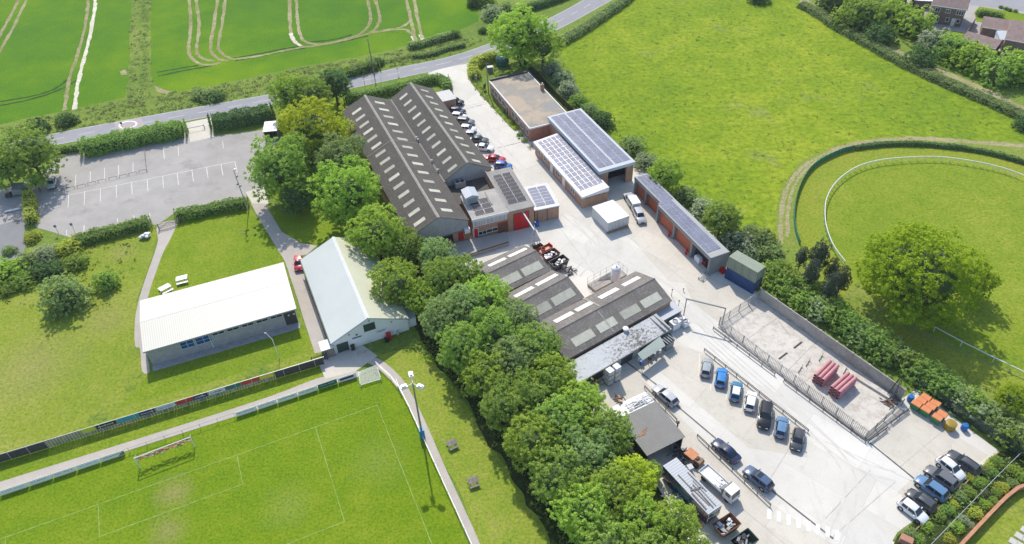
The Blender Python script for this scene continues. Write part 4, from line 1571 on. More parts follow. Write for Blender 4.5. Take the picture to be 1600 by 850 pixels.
m.box(0, xs - .01, yF - .05, yF + .05, zg - .75, zg + .06)
T.part('fascia', m, 'steel_grey')
m = MB()
m.box(lw - .1, lw + .02, min(0, yN), max(0, yN), -.2, zg + .04)
T.part('end_wall', m, 'steel_grey')
bays = []
E0 = lambda x, y: T.wall_y(x, y, yN).x
pier_x = [0.3, T.wall_y(1008, 310, yF).x, xs + .1, T.wall_y(1052, 362, yN).x, T.wall_y(1079, 392, yN).x, lw - .25]
for k, x in enumerate(pier_x):
    yy = yF if x < xs else yN
    m = MB()
    m.box(x - .22, x + .22, min(yy, yy - sgn * 1.15), max(yy, yy - sgn * 1.15), -.1, zg - .2)
    T.part('pier', m, 'steel_grey')
for k in range(5):
    x0, x1 = pier_x[k] + .3, pier_x[k + 1] - .3
    yy = yF if k < 2 else yN
    w = x1 - x0
    if k == 4:
        mm = MB()
        mm.box(x0, x1, min(yy - sgn * 1.06, yy - sgn * 1.0), max(yy - sgn * 1.06, yy - sgn * 1.0), 0, 3.4)
        T.part('bay_shade', mm, 'interior_shade')  # unlit inside of the bay, painted as a flat black sheet
        continue
    mm = MB()
    mm.box(x0, x1, min(yy - sgn * .62, yy - sgn * .55), max(yy - sgn * .62, yy - sgn * .55), .05, 3.5)
    T.part('roller_door', mm, 'shutter_orange')
# solar panels 3 across
n = 22
for r in range(3):
    for c in range(n):
        x0, x1 = .4 + (lw - 1.9) * c / n, .4 + (lw - 1.9) * (c + 1) / n - .07
        yy = yF if x1 < xs + .3 else yN
        ya = sgn * .3 if yy == yF else sgn * .3 + (yN - yF) * .6
        yb = yy - sgn * .3
        y0, y1 = sorted((ya + (yb - ya) * (r + .02) / 3, ya + (yb - ya) * (r + .97) / 3))
        panel(T, x0, y0, zg + .06, x1 - x0, y1 - y0)
GAR = T
GAR_y, GAR_sgn, GAR_lw, GAR_px = yN, sgn, lw, pier_x

# ------------------------------------------------------------------ three asbestos roofed sheds
SH = {}
for nm, FL, FR, BL, lab, rl in (
        ('A', (816.4, 382.6), (862.4, 422.4), (738, 419), 'mottled grey gabled shed nearest the brick office, with skips at its end', [(0.6, 4.6, 1.9, 2.9, 0, 'w'), (5.3, 9.0, 1.9, 2.9, 0, 'w'), (0.9, 5.0, 1.9, 3.5, 1, 'c'), (5.6, 9.6, 1.9, 3.5, 1, 'c')]),
        ('B', (862.4, 422.4), (911, 466.4), (780, 466), 'mottled grey gabled shed between two others, with whitewashed gutters', [(0.6, 5.2, 1.9, 2.9, 0, 'w'), (6.0, 10.0, 1.9, 2.9, 0, 'w'), (1.0, 5.6, 1.9, 3.5, 1, 'c'), (6.3, 10.2, 1.9, 3.5, 1, 'c')]),
        ('C', (993, 424), (1052, 469.6), (830, 509.8), 'longest mottled grey gabled shed, beside the white silo', [(1.2, 5.0, 2.0, 3.1, 0, 'w'), (6.2, 10.3, 2.0, 3.1, 0, 'w'), (11.9, 15.5, 2.0, 3.1, 0, 'w'), (16.2, 20.0, 2.0, 3.1, 0, 'w'), (1.4, 5.4, 2.2, 3.7, 1, 'c'), (6.2, 10.0, 2.2, 3.7, 1, 'c'), (11.4, 15.2, 2.2, 3.7, 1, 'c'), (16.2, 20.4, 2.2, 3.7, 1, 'c')])):
    o, rz, L, Wd = gframe(FL, FR, BL, 3.2)
    if nm == 'B':
        L += 4
    T = Thing('workshop_shed', lab, 'shed', o, rz)
    gable(T, L, Wd - .06, 3.2, 4.85 if nm != 'C' else 4.9, 'brick_brown', 'asbestos_grey', .2, .1, gable_mat='sheet_cladding')
    upper = 1 if T.px(*FL, 3.2).y > 0 else -1
    for x0, x1, d0, d1, side, k in rl:
        mm = MB()
        slope(mm, x0, min(x1, L - .3), d0, d1, upper if side == 0 else -upper, Wd - .06, 3.2, 4.85 if nm != 'C' else 4.9, off=.11)
        T.part('rooflight', mm, 'rooflight_white' if k == 'w' else 'rooflight_cream')
    mm = MB()
    rg = 4.85 if nm != 'C' else 4.9
    mm.profile([(-.25, rg + .0), (.25, rg + .0), (0, rg + .2)], -.02, L + .02)
    T.part('ridge_cap', mm, 'asbestos_grey')
    if nm == 'C':
        mm = MB()
        xj = T.px(931, 478, 4).x
        slope(mm, xj, xj + .2, .3, Wd / 2 - .2, upper, Wd, 3.2, rg, off=.12)
        slope(mm, xj + 1, xj + 1.2, .3, Wd / 2 - .2, -upper, Wd, 3.2, rg, off=.12)
        T.part('roof_seam', mm, 'ridge_cap')
    SH[nm] = T

# white-roofed lean-to in front of the long shed
q = [(879.7, 571.8), (903.7, 598.4), (1049.2, 513.6), (1025, 489.6)]
zz = [2.85, 2.45, 2.45, 2.85]
P = [G(*p, z) for p, z in zip(q, zz)]
u = P[2] - P[1]
T = Thing('lean_to_building', 'flat lean-to with patchy white roof along the longest mottled shed', 'building', (P[1].x, P[1].y, 0), math.atan2(u.y, u.x))
pl = [T.l(p) for p in P]
m = MB()
m.hexa([(p.x, p.y, p.z - .14) for p in pl], [(p.x, p.y, p.z) for p in pl])
T.part('roof', m, 'roof_mottled')
lw = pl[2].x
dp = pl[0].y
m = MB()
m.box(.2, lw - .2, .25, dp - .1, -.2, 2.3)
T.part('wall', m, 'dark_steel')
m = MB()
m.box(-.02, lw, -.06, -.01, 2.2, 2.42)
T.part('fascia', m, 'fascia_grey')
m = MB()
for k in (0, .9):
    m.box(lw - 1.5 + k, lw - 1.2 + k, .05, dp - .1, 2.5, 2.98)
T.part('roof_curb', m, 'fascia_grey')
m = MB()
m.lathe((T.px(976, 516, 2.7).x, T.px(976, 516, 2.7).y - .2, 2.7), [(.38, 0), (.38, .5), (.5, .52), (.5, .66), (.06, .8)], 14)
T.part('roof_vent', m, 'fascia_white')
for fx in (.3, .42, .62):
    door(T, lw * fx - .7, lw * fx + .7, 0, 2.1, .25, 'fascia_grey', -1)
m = MB()
for k in range(6):
    m.box(1.2 + k * .35, 1.25 + k * .35, -.15, -.1, .3, 1.6)
m.box(1.1, 3.1, -.16, -.09, 1.2, 1.26)
T.part('rack_rail', m, 'fascia_grey')
LEAN = T
# low blue-grey roof piece
q = [(1022, 488), (1034, 502), (1067, 484), (1051, 469)]
P = [G(*p, 2.2) for p in q]
u = P[2] - P[1]
T = Thing('plant_shelter', 'small bluish sheet roofed shelter at the corner of the longest shed', 'shelter', (P[1].x, P[1].y, 0), math.atan2(u.y, u.x))
pl = [T.l(p) for p in P]
m = MB()
m.hexa([(p.x, p.y, 2.05) for p in pl], [(p.x, p.y, 2.15) for p in pl])
T.part('roof', m, 'sheet_metal_roof')
m = MB()
m.box(pl[1].x + .2, pl[2].x - .2, .1, pl[0].y - .1, -.2, 2.0)
T.part('wall', m, 'steel_grey')
# canopies
for (q, hz, lab) in (([(996, 554), (1004, 563), (1040, 540), (1031, 527)], 2.5, 'pale green sheet canopy on posts sheltering kegs by the lean-to'),
                     ([(1034, 529), (1042, 540), (1055, 531), (1047, 521)], 1.7, 'dark green ribbed tank shelter beside the pale canopy')):
    P = [G(*p, hz) for p in q]
    u = P[2] - P[1]
    T = Thing('canopy', lab, 'canopy', (P[1].x, P[1].y, 0), math.atan2(u.y, u.x))
    pl = [T.l(p) for p in P]
    m = MB()
    m.hexa([(p.x, p.y, hz - .08) for p in pl], [(p.x, p.y, hz + (.25 if k in (0, 3) else 0)) for k, p in enumerate(pl)])
    if hz > 2:
        T.part('roof', m, 'canopy_sheet')
        for k in range(4):
            mm = MB()
            mm.tube((pl[1].x + .1 + (pl[2].x - .2) * k / 3, .1, 0), (pl[1].x + .1 + (pl[2].x - .2) * k / 3, .1, hz - .05), .05)
            T.part('post', mm, 'timber')
    else:
        T.part('lid', m, 'door_green')
        mm = MB()
        mm.box(.1, pl[2].x - .1, .08, pl[0].y - .08, 0, hz - .08)
        T.part('body', mm, 'steel_grey')
        mm = MB()
        for k in range(4):
            x = pl[2].x * (k + .5) / 4
            mm.box(x - .06, x + .06, .02, pl[0].y, hz + .02, hz + .28)
        T.part('rib', mm, 'fascia_grey')

# ------------------------------------------------------------------ small dark shed with white canopy
P = [G(*p, z) for p, z in zip([(969, 657.5), (1011, 712), (1071, 682), (1014.5, 629)], (2.9, 2.9, 2.9, 2.9))]
u = P[2] - P[1]
T = Thing('tool_shed', 'square grey ribbed-roof shed with a pale forecourt roof behind it', 'shed', (P[1].x, P[1].y, 0), math.atan2(u.y, u.x))
pl = [T.l(p) for p in P]
lw, dp = pl[2].x, (pl[0].y + pl[3].y) / 2
m = MB()
m.hexa([(0, 0, 2.75), (lw, 0, 2.75), (lw, dp, 3.0), (0, dp, 3.0)], [(0, 0, 2.85), (lw, 0, 2.85), (lw, dp, 3.1), (0, dp, 3.1)])
T.part('roof', m, 'sheet_grey_rib')
m = MB()
m.box(.2, lw - .2, 1.6, dp - .1, -.2, 2.7)
m.box(.2, .35, .2, 1.6, -.2, 2.6)
m.box(lw - .35, lw - .2, .2, 1.6, -.2, 2.6)
T.part('wall', m, 'dark_steel')
q = T.px(1009, 676, 2.95)
m = MB()
m.add([(q.x - 1.7, q.y - .1, 2.99), (q.x - .3, q.y - .25, 3.0), (q.x + .8, q.y + .75, 3.06), (q.x + .1, q.y + .6, 3.05)], [(0, 1, 2, 3)])
T.part('rust_patch', m, 'rust_light')
b0 = T.px(951, 640.5, 2.6)
m = MB()
m.hexa([(0, dp + .03, 2.5), (lw - .1, dp + .03, 2.5), (lw - .1, dp + 2.6, 2.4), (0, dp + 2.6, 2.4)], [(0, dp + .03, 2.62), (lw - .1, dp + .03, 2.62), (lw - .1, dp + 2.6, 2.52), (0, dp + 2.6, 2.52)])
T.part('forecourt_roof', m, 'fascia_white')
m = MB()
m.box(.1, lw - .2, dp + .2, dp + 2.5, -.2, 2.38)
T.part('store_wall', m, 'dark_steel')
TOOL = T

# ------------------------------------------------------------------ white barn (sports hall)
o, rz, L, Wd = gframe((516.8, 537.9), (639, 498.4), (469.6, 406.6), 2.75)
T = Thing('sports_hall', 'pale green roofed barn with white gable facing the football pitch', 'building', o, rz)
left = 1 if T.px(516.8, 537.9, 2.75).y > 0 else -1
gable(T, L, Wd, 2.75, 5.9, 'render_white', 'sheet_pale_green' if left < 0 else 'sheet_pale_cream', .2, .1, roof2='sheet_pale_cream' if left < 0 else 'sheet_pale_green')
m = MB()
m.profile([(-.3, 5.88), (.3, 5.88), (0, 6.08)], -.03, L + .03)
T.part('ridge_cap', m, 'fascia_white')
m = MB()
for sg in (-1, 1):
    s = (5.9 - 2.75) / (Wd / 2)
    a = [(-.06, sg * .02, 5.93), (-.06, sg * Wd / 2, 2.78)]
    m.beam(a[0], a[1], .08, .16)
T.part('bargeboard', m, 'fascia_grey')
m = MB()
m.box(0, L, left * Wd / 2, left * Wd / 2 + left * .16, 2.6, 2.74) if left > 0 else m.box(0, L, left * Wd / 2 + left * .16, left * Wd / 2, 2.6, 2.74)
T.part('gutter', m, 'dark_steel')
xw = .2
for (p, w, h) in (((535.5, 541), 2.0, 2.1), ((577, 510.5), 2.0, 1.75)):
    q = T.wall_x(*p, xw)
    z0 = 0.02 if p[0] < 560 else q.z - h / 2
    door(T, q.y - w / 2, q.y + w / 2, z0, z0 + h, xw, 'door_green', -1, 'door' if p[0] < 560 else 'hatch', 'x', 'fascia_white')
# club sign: crest and a name strip; second sign board with illegible lettering
pm('sign_ink', (0.06, 0.08, 0.14), .6, .2, 3)
pm('sign_blue', (0.03, 0.06, 0.3), .5, .2, 3)
pm('sign_board', (0.55, 0.6, 0.66), .5, .05, 2)
q = T.wall_x(557.5, 526.8, xw)
m = MB()
m.box(xw - .05, xw - .002, q.y - .8, q.y + .8, q.z - .13, q.z + .1)
cq = T.wall_x(557.5, 524, xw)
for k in range(10):
    t0, t1 = 2 * math.pi * k / 10, 2 * math.pi * (k + 1) / 10
    m.add([(xw - .04, cq.y, cq.z + .2), (xw - .04, cq.y + .2 * math.cos(t0), cq.z + .2 + .22 * math.sin(t0)), (xw - .04, cq.y + .2 * math.cos(t1), cq.z + .2 + .22 * math.sin(t1))], [(0, 1, 2)])
T.part('club_sign', m, 'sign_ink')
q = T.wall_x(595.5, 516.5, xw)
m = MB()
m.box(xw - .06, xw - .002, q.y - .85, q.y + .85, q.z - .28, q.z + .28)
sb = T.part('sign', m, 'sign_board')
m = MB()
for r, zz in enumerate((.08, -.1)):
    y = -.7
    while y < .65:
        w = rnd.uniform(.05, .16)
        m.box(xw - .068, xw - .06, q.y + y, q.y + y + w, q.z + zz, q.z + zz + .09)
        y += w + .05
T.part('lettering', m, 'sign_ink', sb)
for p in ((545, 523), (611, 502.5), (576, 501)):
    q = T.wall_x(*p, xw)
    m = MB()
    m.box(xw - .22, xw, q.y - .12, q.y + .12, q.z - .1, q.z + .1)
    T.part('floodlight', m, 'galvanised')
HALL = T
q = HALL.px(645, 507, 2)
T = Thing('hall_annexe', 'low white annexe against the right end of the barn gable', 'shed', HALL.o + Vector((0, 0, 0)), HALL.rz)
y0, y1 = sorted((-left * (Wd / 2 - .2), -left * (Wd / 2 + 1.3)))
m = MB()
m.box(.7, 5, y0, y1, -.2, 2.0)
T.part('wall', m, 'render_white')
m = MB()
m.box(.55, 5.2, y0 - .1, y1 + .1, 2.0, 2.12)
T.part('roof', m, 'sheet_metal_roof')
T = Thing('gate_shed', 'narrow timber kiosk at the left front corner of the white gable', 'shed', G(514, 553), HALL.rz)
m = MB()
m.box(-.9, 1.2, -1.0, 1.0, 0, 2.1)
T.part('wall', m, 'timber_grey')
m = MB()
m.box(-1.0, 1.3, -1.1, 1.1, 2.1, 2.2)
T.part('roof', m, 'fascia_white')

# ------------------------------------------------------------------ white roofed clubhouse
o, rz, L, Wd = gframe((218.8, 470.3), (226.7, 550.2), (443, 410.3), 3.75)
T = Thing('clubhouse', 'long clubhouse with bright white low-pitched roof and grey walls', 'building', o, rz)
gable(T, L, Wd, 3.75, 4.5, 'block_grey', 'sheet_white', .35, .1)
m = MB()
m.profile([(-.16, 4.53), (.16, 4.53), (0, 4.63)], 0, L)
T.part('ridge_cap', m, 'rooflight_white')
fs = 1 if T.px(226.7, 550.2, 3.75).y > 0 else -1
yw = fs * (Wd / 2 - .35)
m = MB()
m.box(0, L, min(yw, fs * Wd / 2 + fs * .05), max(yw, fs * Wd / 2 + fs * .05), 3.6, 3.74)
T.part('soffit', m, 'fascia_grey')
a, b = T.wall_y(283, 540, yw), T.wall_y(305, 533, yw)
for (p, q) in (((282.3, 542), (304, 536)), ((306, 535), (330.5, 528))):
    a, b = T.wall_y(*p, yw).x, T.wall_y(*q, yw).x
    window(T, min(a, b), max(a, b), 1.75, 3.35, yw, fs, 2, 'pvc_blue_grey', 'glass_blue', rows=2)
xx = T.wall_y(330.5, 525, yw).x
xe = T.wall_y(444, 493, yw).x
for k in range(5):
    w = (xe - xx) / 5
    window(T, xx + w * k + .15, xx + w * (k + 1) - .25, 2.75, 3.35, yw, fs, 2, 'pvc_blue_grey')
m = MB()
x0 = T.wall_y(445.5, 500, yw).x
m.box(x0, L - .4, min(yw, yw + fs * .04), max(yw, yw + fs * .04), .3, 3.4)
pn = T.part('dark_panel', m, 'dark_steel')
m = MB()
for dx in (.8, 1.7):
    m.lathe((x0 + dx, yw + fs * .1, 2.6), [(.12, -.12), (.16, 0), (.12, .12)], 10)
T.part('wall_lamp', m, 'fascia_white', pn)
m = MB()
xd = T.wall_y(331, 536, yw).x
m.tube((xd, yw + fs * .08, 0), (xd, yw + fs * .08, 3.5), .05)
T.part('downpipe', m, 'plastic_white')
m = MB()
m.box(.3, L - .3, min(yw + fs * .002, yw + fs * 1.4), max(yw + fs * .002, yw + fs * 1.4), 0, .12)
T.part('plinth_path', m, 'block_grey')
CLUB = T

# ------------------------------------------------------------------ houses at the top right
def house(name, lab, FLp, FRp, BLp, eave, ridge, wins=(), group=None, wall='brick_house', name2='house', cat='house', hip=False):
    a, b = G(*FLp, eave), G(*FRp, eave)
    u = b - a
    T = Thing(name, lab, cat, (a.x, a.y, 0), math.atan2(u.y, u.x), group)
    lw = u.length
    dp = BLp if isinstance(BLp, (int, float)) else T.px(*BLp, eave).y
    m = MB()
    m.box(.3, lw - .3, .3, dp - .3, -.3, eave + .1)
    T.part('wall', m, wall)
    m = MB()
    r0 = [(0, 0, eave), (lw, 0, eave), (lw, dp, eave), (0, dp, eave)]
    ins = dp / 2 if hip else 0
    rid = [(ins, dp / 2, ridge), (lw - ins, dp / 2, ridge)]
    m.add(r0 + rid, [(0, 1, 5, 4), (2, 3, 4, 5), (1, 2, 5), (3, 0, 4), (3, 2, 1, 0)])
    T.part('roof', m, 'tile_brown')
    m = MB()
    m.box(-.03, lw + .03, -.08, -.01, eave - .16, eave + .04)
    T.part('gutter', m, 'fascia_white')
    for (x, z0, z1, w, pn) in wins:
        window(T, lw * x - w / 2, lw * x + w / 2, z0, z1, .3, -1, pn, bar=.11)
    return T, lw, dp


T, lw, dp = house('house', 'detached brown brick house with white windows and pinkish tiled roof', (1456, 8), (1512, 16), 8.5, 5.1, 7.8,
                  ((.17, 3.3, 4.6, 1.9, 3), (.5, 3.4, 4.5, 1.2, 2), (.83, 3.3, 4.6, 1.9, 3), (.2, .3, 2.3, 2.3, 4), (.56, 1.0, 2.2, .9, 1), (.86, 1.0, 2.2, .9, 1)))
door(T, lw * .68, lw * .68 + 1, 0, 2.2, .3, 'fascia_white', -1)
house('house', 'brick house half hidden behind trees at the top edge', (1368, -16), (1422, -8), 8.5, 5.1, 7.8, ((.3, .3, 2.3, 2.3, 4), (.75, .6, 2.0, 1.2, 2)))
T, lw, dp = house('garage', 'brown roofed garage in front of the bigger tiled garage block', (1502, 62), (1556, 77), (1512, 49.5), 2.6, 4.0, wall='brick_house', cat='garage')
house('garage', 'long tiled garage roof behind the planted hedge bed', (1534, 42), (1578, 49), (1538, 26), 2.8, 4.4, cat='garage')
house('house', 'big brown roofed house cut off by the right edge of the frame', (1570, 61), (1650, 76), (1583, 33), 5.0, 7.8, ((.1, 1.2, 2.2, 1, 1),))
q = G(1437, 10)
T = Thing('garden_store', 'white flat roofed garden store behind the leafy boundary trees', 'shed', (q.x, q.y, 0), -.2)
m = MB()
m.box(-2.4, 2.4, -1.6, 1.6, 0, 2.3)
T.part('wall', m, 'timber_grey')
m = MB()
m.box(-2.6, 2.6, -1.8, 1.8, 2.3, 2.45)
T.part('roof', m, 'fascia_white')
q = G(1562, 69)
T = Thing('conservatory', 'white glazed porch roof between the brown garage and the house', 'porch', (q.x, q.y, 0), -.2)
m = MB()
m.box(-1.2, 1.2, -2, 2, 0, 2.2)
T.part('wall', m, 'fascia_white')
m = MB()
m.add([(-1.3, -2.1, 2.2), (1.3, -2.1, 2.2), (1.3, 2.1, 2.9), (-1.3, 2.1, 2.9), (-1.3, -2.1, 2.1), (1.3, -2.1, 2.1), (1.3, 2.1, 2.1), (-1.3, 2.1, 2.1)], [(0, 1, 2, 3), (4, 5, 1, 0), (5, 6, 2, 1), (6, 7, 3, 2), (7, 4, 0, 3)])
T.part('roof', m, 'pvc_blue_grey')

# ------------------------------------------------------------------ trees and shrubs: templates in metres (crown radius 5)
def template(kind):
    cores = None
    if kind == 'broad':
        p, n = crown_pts(5.0, 4.9, 54, .29, 30, 20, .075, -.82)
        sz, h0, th = .25, 5.9, 5.6
        cores = (5.0, 4.6, .55)
    elif kind == 'loose':
        p, n = crown_pts(5.0, 4.6, 36, .32, 22, 12, .1)
        sz, h0, th = .34, 6.2, 6.0
        cores = (5.0, 4.6, .5)
    elif kind == 'tall':
        p, n = crown_pts(4.0, 6.4, 46, .33, 24, 12, .09)
        sz, h0, th = .33, 7.2, 7.5
        cores = (4.0, 6.4, .55)
    elif kind == 'oak':
        p, n = crown_pts(5.0, 4.2, 110, .2, 32, 15, .055, -.7)
        sz, h0, th = .18, 3.9, 3.6
        cores = (5.0, 4.2, .62)
    elif kind == 'shrub':
        p, n = crown_pts(5.0, 5.0, 30, .34, 22, 12, .09, -.1)
        p[:, 2] = np.clip(p[:, 2] + .6, .05, None)
        sz, h0, th = .42, 0, 0
        cores = (5.0, 5.0, .55)
    z0 = h0
    p = p + np.array([0, 0, z0])
    me = leaf_mesh('crown', p, n, sz, .55, ['leaf_mid'])
    tr = None
    if th:
        mb = MB()
        mb.tube((0, 0, -.1), (.05, .03, th * .5), .34, .26, 9)
        mb.tube((.05, .03, th * .5), (0, .1, th + (1.2 if kind != 'conifer' else 2)), .26, .1, 8)
        for k in range(7 if kind != 'conifer' else 0):
            a = k * 2.4 + rng.uniform(-.3, .3)
            z = th * rng.uniform(.42, .95)
            l = rng.uniform(1.8, 3.3)
            e = Vector((math.cos(a) * l, math.sin(a) * l, z + l * .75))
            mid_ = Vector((math.cos(a) * l * .5, math.sin(a) * l * .5, z + l * .3))
            mb.tube((0, 0, z), mid_, .13, .09, 6)
            mb.tube(mid_, e, .09, .03, 6)
            mb.tube(mid_, e + Vector((.6, -.5, .3)), .06, .02, 5)
        tr = mb.mesh('trunk', 'bark')
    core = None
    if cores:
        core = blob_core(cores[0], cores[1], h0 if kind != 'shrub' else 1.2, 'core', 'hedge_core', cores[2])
    return me, tr, core, h0, cores


TPL = {}
for k, kinds in (('broad', 3), ('loose', 2), ('tall', 2), ('oak', 1), ('shrub', 3)):
    TPL[k] = [template(k) for _ in range(kinds)]
_tn = [0]


def tree(x, y, r_px, label, mat='leaf_mid', kind='broad', zc=None, group=None, name='tree', squash=1.0, cat='tree', sx=1.0, hz=None):
    """crown centred on the sight line of photo pixel (x, y), crown radius r_px pixels at that range"""
    me, tr, core, h0, cores = rnd.choice(TPL[kind])
    z = 3.0
    for _ in range(5):
        p = G(x, y, z)
        s = r_px * mpp(p) / (5.0 if kind not in ('tall', 'conifer') else (4.0 if kind == 'tall' else 2.6))
        z = (h0 if kind not in ('shrub', 'conifer') else (2.0 if kind == 'shrub' else 4.0)) * s * squash if zc is None else zc
    e = bpy.data.objects.new(name, None)
    COL.objects.link(e)
    zsc = s * squash
    if zc is not None and h0:
        zsc = zc / h0
    e.location = (p.x, p.y, 0)
    e.scale = (s * sx, s, zsc)
    e.rotation_euler = (0, 0, rnd.uniform(0, 6.28))
    tag(e, label, cat, group)
    for nm, d, mt in (('crown' if kind != 'shrub' else 'foliage', me, mat), ('trunk', tr, None), ('crown_core' if kind != 'shrub' else 'leaf_core', core, None)):  # the last part is the added dark filler, not branches
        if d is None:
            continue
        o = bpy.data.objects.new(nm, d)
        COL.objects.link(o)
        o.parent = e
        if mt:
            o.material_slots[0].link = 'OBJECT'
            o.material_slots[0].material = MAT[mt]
    return e


ORD = 'first second third fourth fifth sixth seventh eighth ninth tenth eleventh twelfth thirteenth fourteenth fifteenth'.split()
TONE = {'leaf_mid': 'mid green', 'leaf_bright': 'bright green', 'leaf_lime': 'yellow green', 'leaf_dark': 'dark green', 'leaf_grey': 'grey green'}

# copse between the car park and the factory
for a in (((438, 262), 47, 'big rounded mid green tree at the car park edge of the copse', 'leaf_mid', 'broad'),
          ((488, 205), 46, 'brightest yellow green tree in the copse beside the dark factory', 'leaf_lime', 'broad'),
          ((455, 148), 30, 'light green tree by the road at the top of the copse', 'leaf_bright', 'broad'),
          ((484, 152), 30, 'green tree between the road and the yellow green tree', 'leaf_mid', 'broad'),
          ((522, 134), 24, 'dark upright tree beside the far corner of the factory', 'leaf_dark', 'tall'),
          ((533, 250), 38, 'grey green tree close to the left wall of the factory', 'leaf_grey', 'broad'),
          ((542, 300), 46, 'large bright green tree standing halfway along the factory wall', 'leaf_bright', 'broad'),
          ((520, 205), 26, 'smaller yellow green tree touching the factory roof edge', 'leaf_lime', 'loose'),
          ((590, 365), 40, 'bright green tree overhanging the far end of the barn roof', 'leaf_bright', 'broad'),
          ((634, 388), 27, 'rounded green tree in front of the factory loading dock', 'leaf_mid', 'broad'),
          ((618, 445), 36, 'bright green tree overhanging the barn roof near its gable', 'leaf_bright', 'broad'),
          ((497, 250), 28, 'shaded mid green tree in the middle of the copse', 'leaf_mid', 'broad'),
          ((462, 310), 22, 'low dark tree over the lawn path beside the copse', 'leaf_dark', 'broad')):
    tree(*a[0], a[1] * 1.1, a[2], a[3], a[4], zc=5.2 if a[4] == 'tall' else None, group='trees between car park and factory')

# dense belt between the pitch and the yard
ROWS = {'yard side': [(682, 402, 27, 'leaf_grey'), (722, 430, 30, 'leaf_mid'), (762, 468, 34, 'leaf_bright'), (805, 500, 32, 'leaf_grey'), (838, 545, 36, 'leaf_mid'), (862, 592, 36, 'leaf_bright'), (905, 635, 38, 'leaf_bright'), (950, 680, 36, 'leaf_mid'), (985, 752, 38, 'leaf_lime'), (1018, 738, 16, 'leaf_mid'), (1052, 822, 38, 'leaf_bright'), (1090, 880, 40, 'leaf_mid')],
        'middle': [(690, 440, 32, 'leaf_mid'), (725, 482, 34, 'leaf_grey'), (770, 520, 38, 'leaf_mid'), (800, 565, 38, 'leaf_grey'), (830, 620, 40, 'leaf_mid'), (870, 665, 42, 'leaf_mid'), (915, 715, 42, 'leaf_grey'), (955, 775, 42, 'leaf_bright'), (1000, 815, 40, 'leaf_bright'), (1020, 880, 45, 'leaf_mid')],
        'pitch side': [(662, 470, 26, 'leaf_bright'), (692, 500, 32, 'leaf_grey'), (722, 545, 36, 'leaf_mid'), (758, 585, 38, 'leaf_bright'), (792, 635, 40, 'leaf_mid'), (832, 690, 42, 'leaf_bright'), (872, 745, 44, 'leaf_mid'), (912, 800, 46, 'leaf_bright'), (950, 862, 46, 'leaf_mid')]}
for side, L in ROWS.items():
    for k, (x, y, r, mt) in enumerate(L):
        tree(x, y, r * 1.06, f'{ORD[k]} tree from the barn end along the {side} of the dense belt, {TONE[mt]}', mt, 'broad', group='trees in the belt between pitch and yard', squash=rnd.uniform(.92, 1.12))

# solitary and scattered trees
tree(1436, 428, 90, 'huge spreading yellow green oak standing alone beside the riding track', 'leaf_oak', 'oak', squash=1.0)
tree(1525, 438, 30, 'low bough clump of yellow green leaves beside the great oak', 'leaf_oak', 'broad', zc=4.0)
tree(813, 55, 49, 'big olive green tree at the road junction above the teal tank', 'leaf_bright', 'broad', squash=.85)
tree(848, 74, 30, 'olive tree on the meadow side of the junction tree', 'leaf_bright', 'loose')
for a in (((1345, 24), 32, 'tall dark green tree rising from the hedge at the meadow corner', 'leaf_mid'), ((1398, 22), 26, 'bright leafy tree directly behind the meadow hedge path', 'leaf_bright'), ((1428, 38), 26, 'bright green tree in front of the white garden store', 'leaf_bright'),
          ((1305, 2), 22, 'dark tree at the top edge beside the bridleway', 'leaf_dark'), ((1460, 66), 22, 'pale blossoming tree below the brick house lawn', 'leaf_hawthorn'), ((1488, 78), 24, 'green tree below the house lawn', 'leaf_mid'), ((1520, 92), 26, 'green tree hiding the foot of the brown garage', 'leaf_bright'),
          ((1560, 112), 28, 'green tree near the gable of the right edge house', 'leaf_mid'), ((1592, 108), 30, 'bright green tree cut by the right edge below the house', 'leaf_bright'), ((1440, 92), 20, 'dark shaded tree beside the hedge bend', 'leaf_dark'), ((1375, 55), 20, 'dark tree over the bend of the bridleway', 'leaf_dark'), ((1185, -6), 14, 'dark tree at the top edge of the meadow', 'leaf_dark')):
    tree(*a[0], a[1] * 1.28, a[2], a[3], 'shrub', group='trees by the housing estate', squash=1.05)
tree(1600, 195, 16, 'dark round bush at the right edge of the meadow', 'leaf_dark', 'shrub', name='shrub', cat='shrub')
for a in (((46, 240), 43, 'large dark rounded tree at the left corner of the car park', 'leaf_mid', 'broad'), ((5, 262), 30, 'dark tree cut by the left edge behind the car park', 'leaf_mid', 'broad'), ((55, 284), 15, 'small yellow green tree beside the grey trailer', 'leaf_bright', 'loose')):
    tree(*a[0], a[1], a[2], a[3], a[4])
tree(100, 462, 37, 'open grey green willow standing alone on the rough grass', 'leaf_grey', 'shrub', squash=1.25)
tree(165, 440, 19, 'small leaning green sapling beside the winding path', 'leaf_mid', 'shrub', squash=1.4)
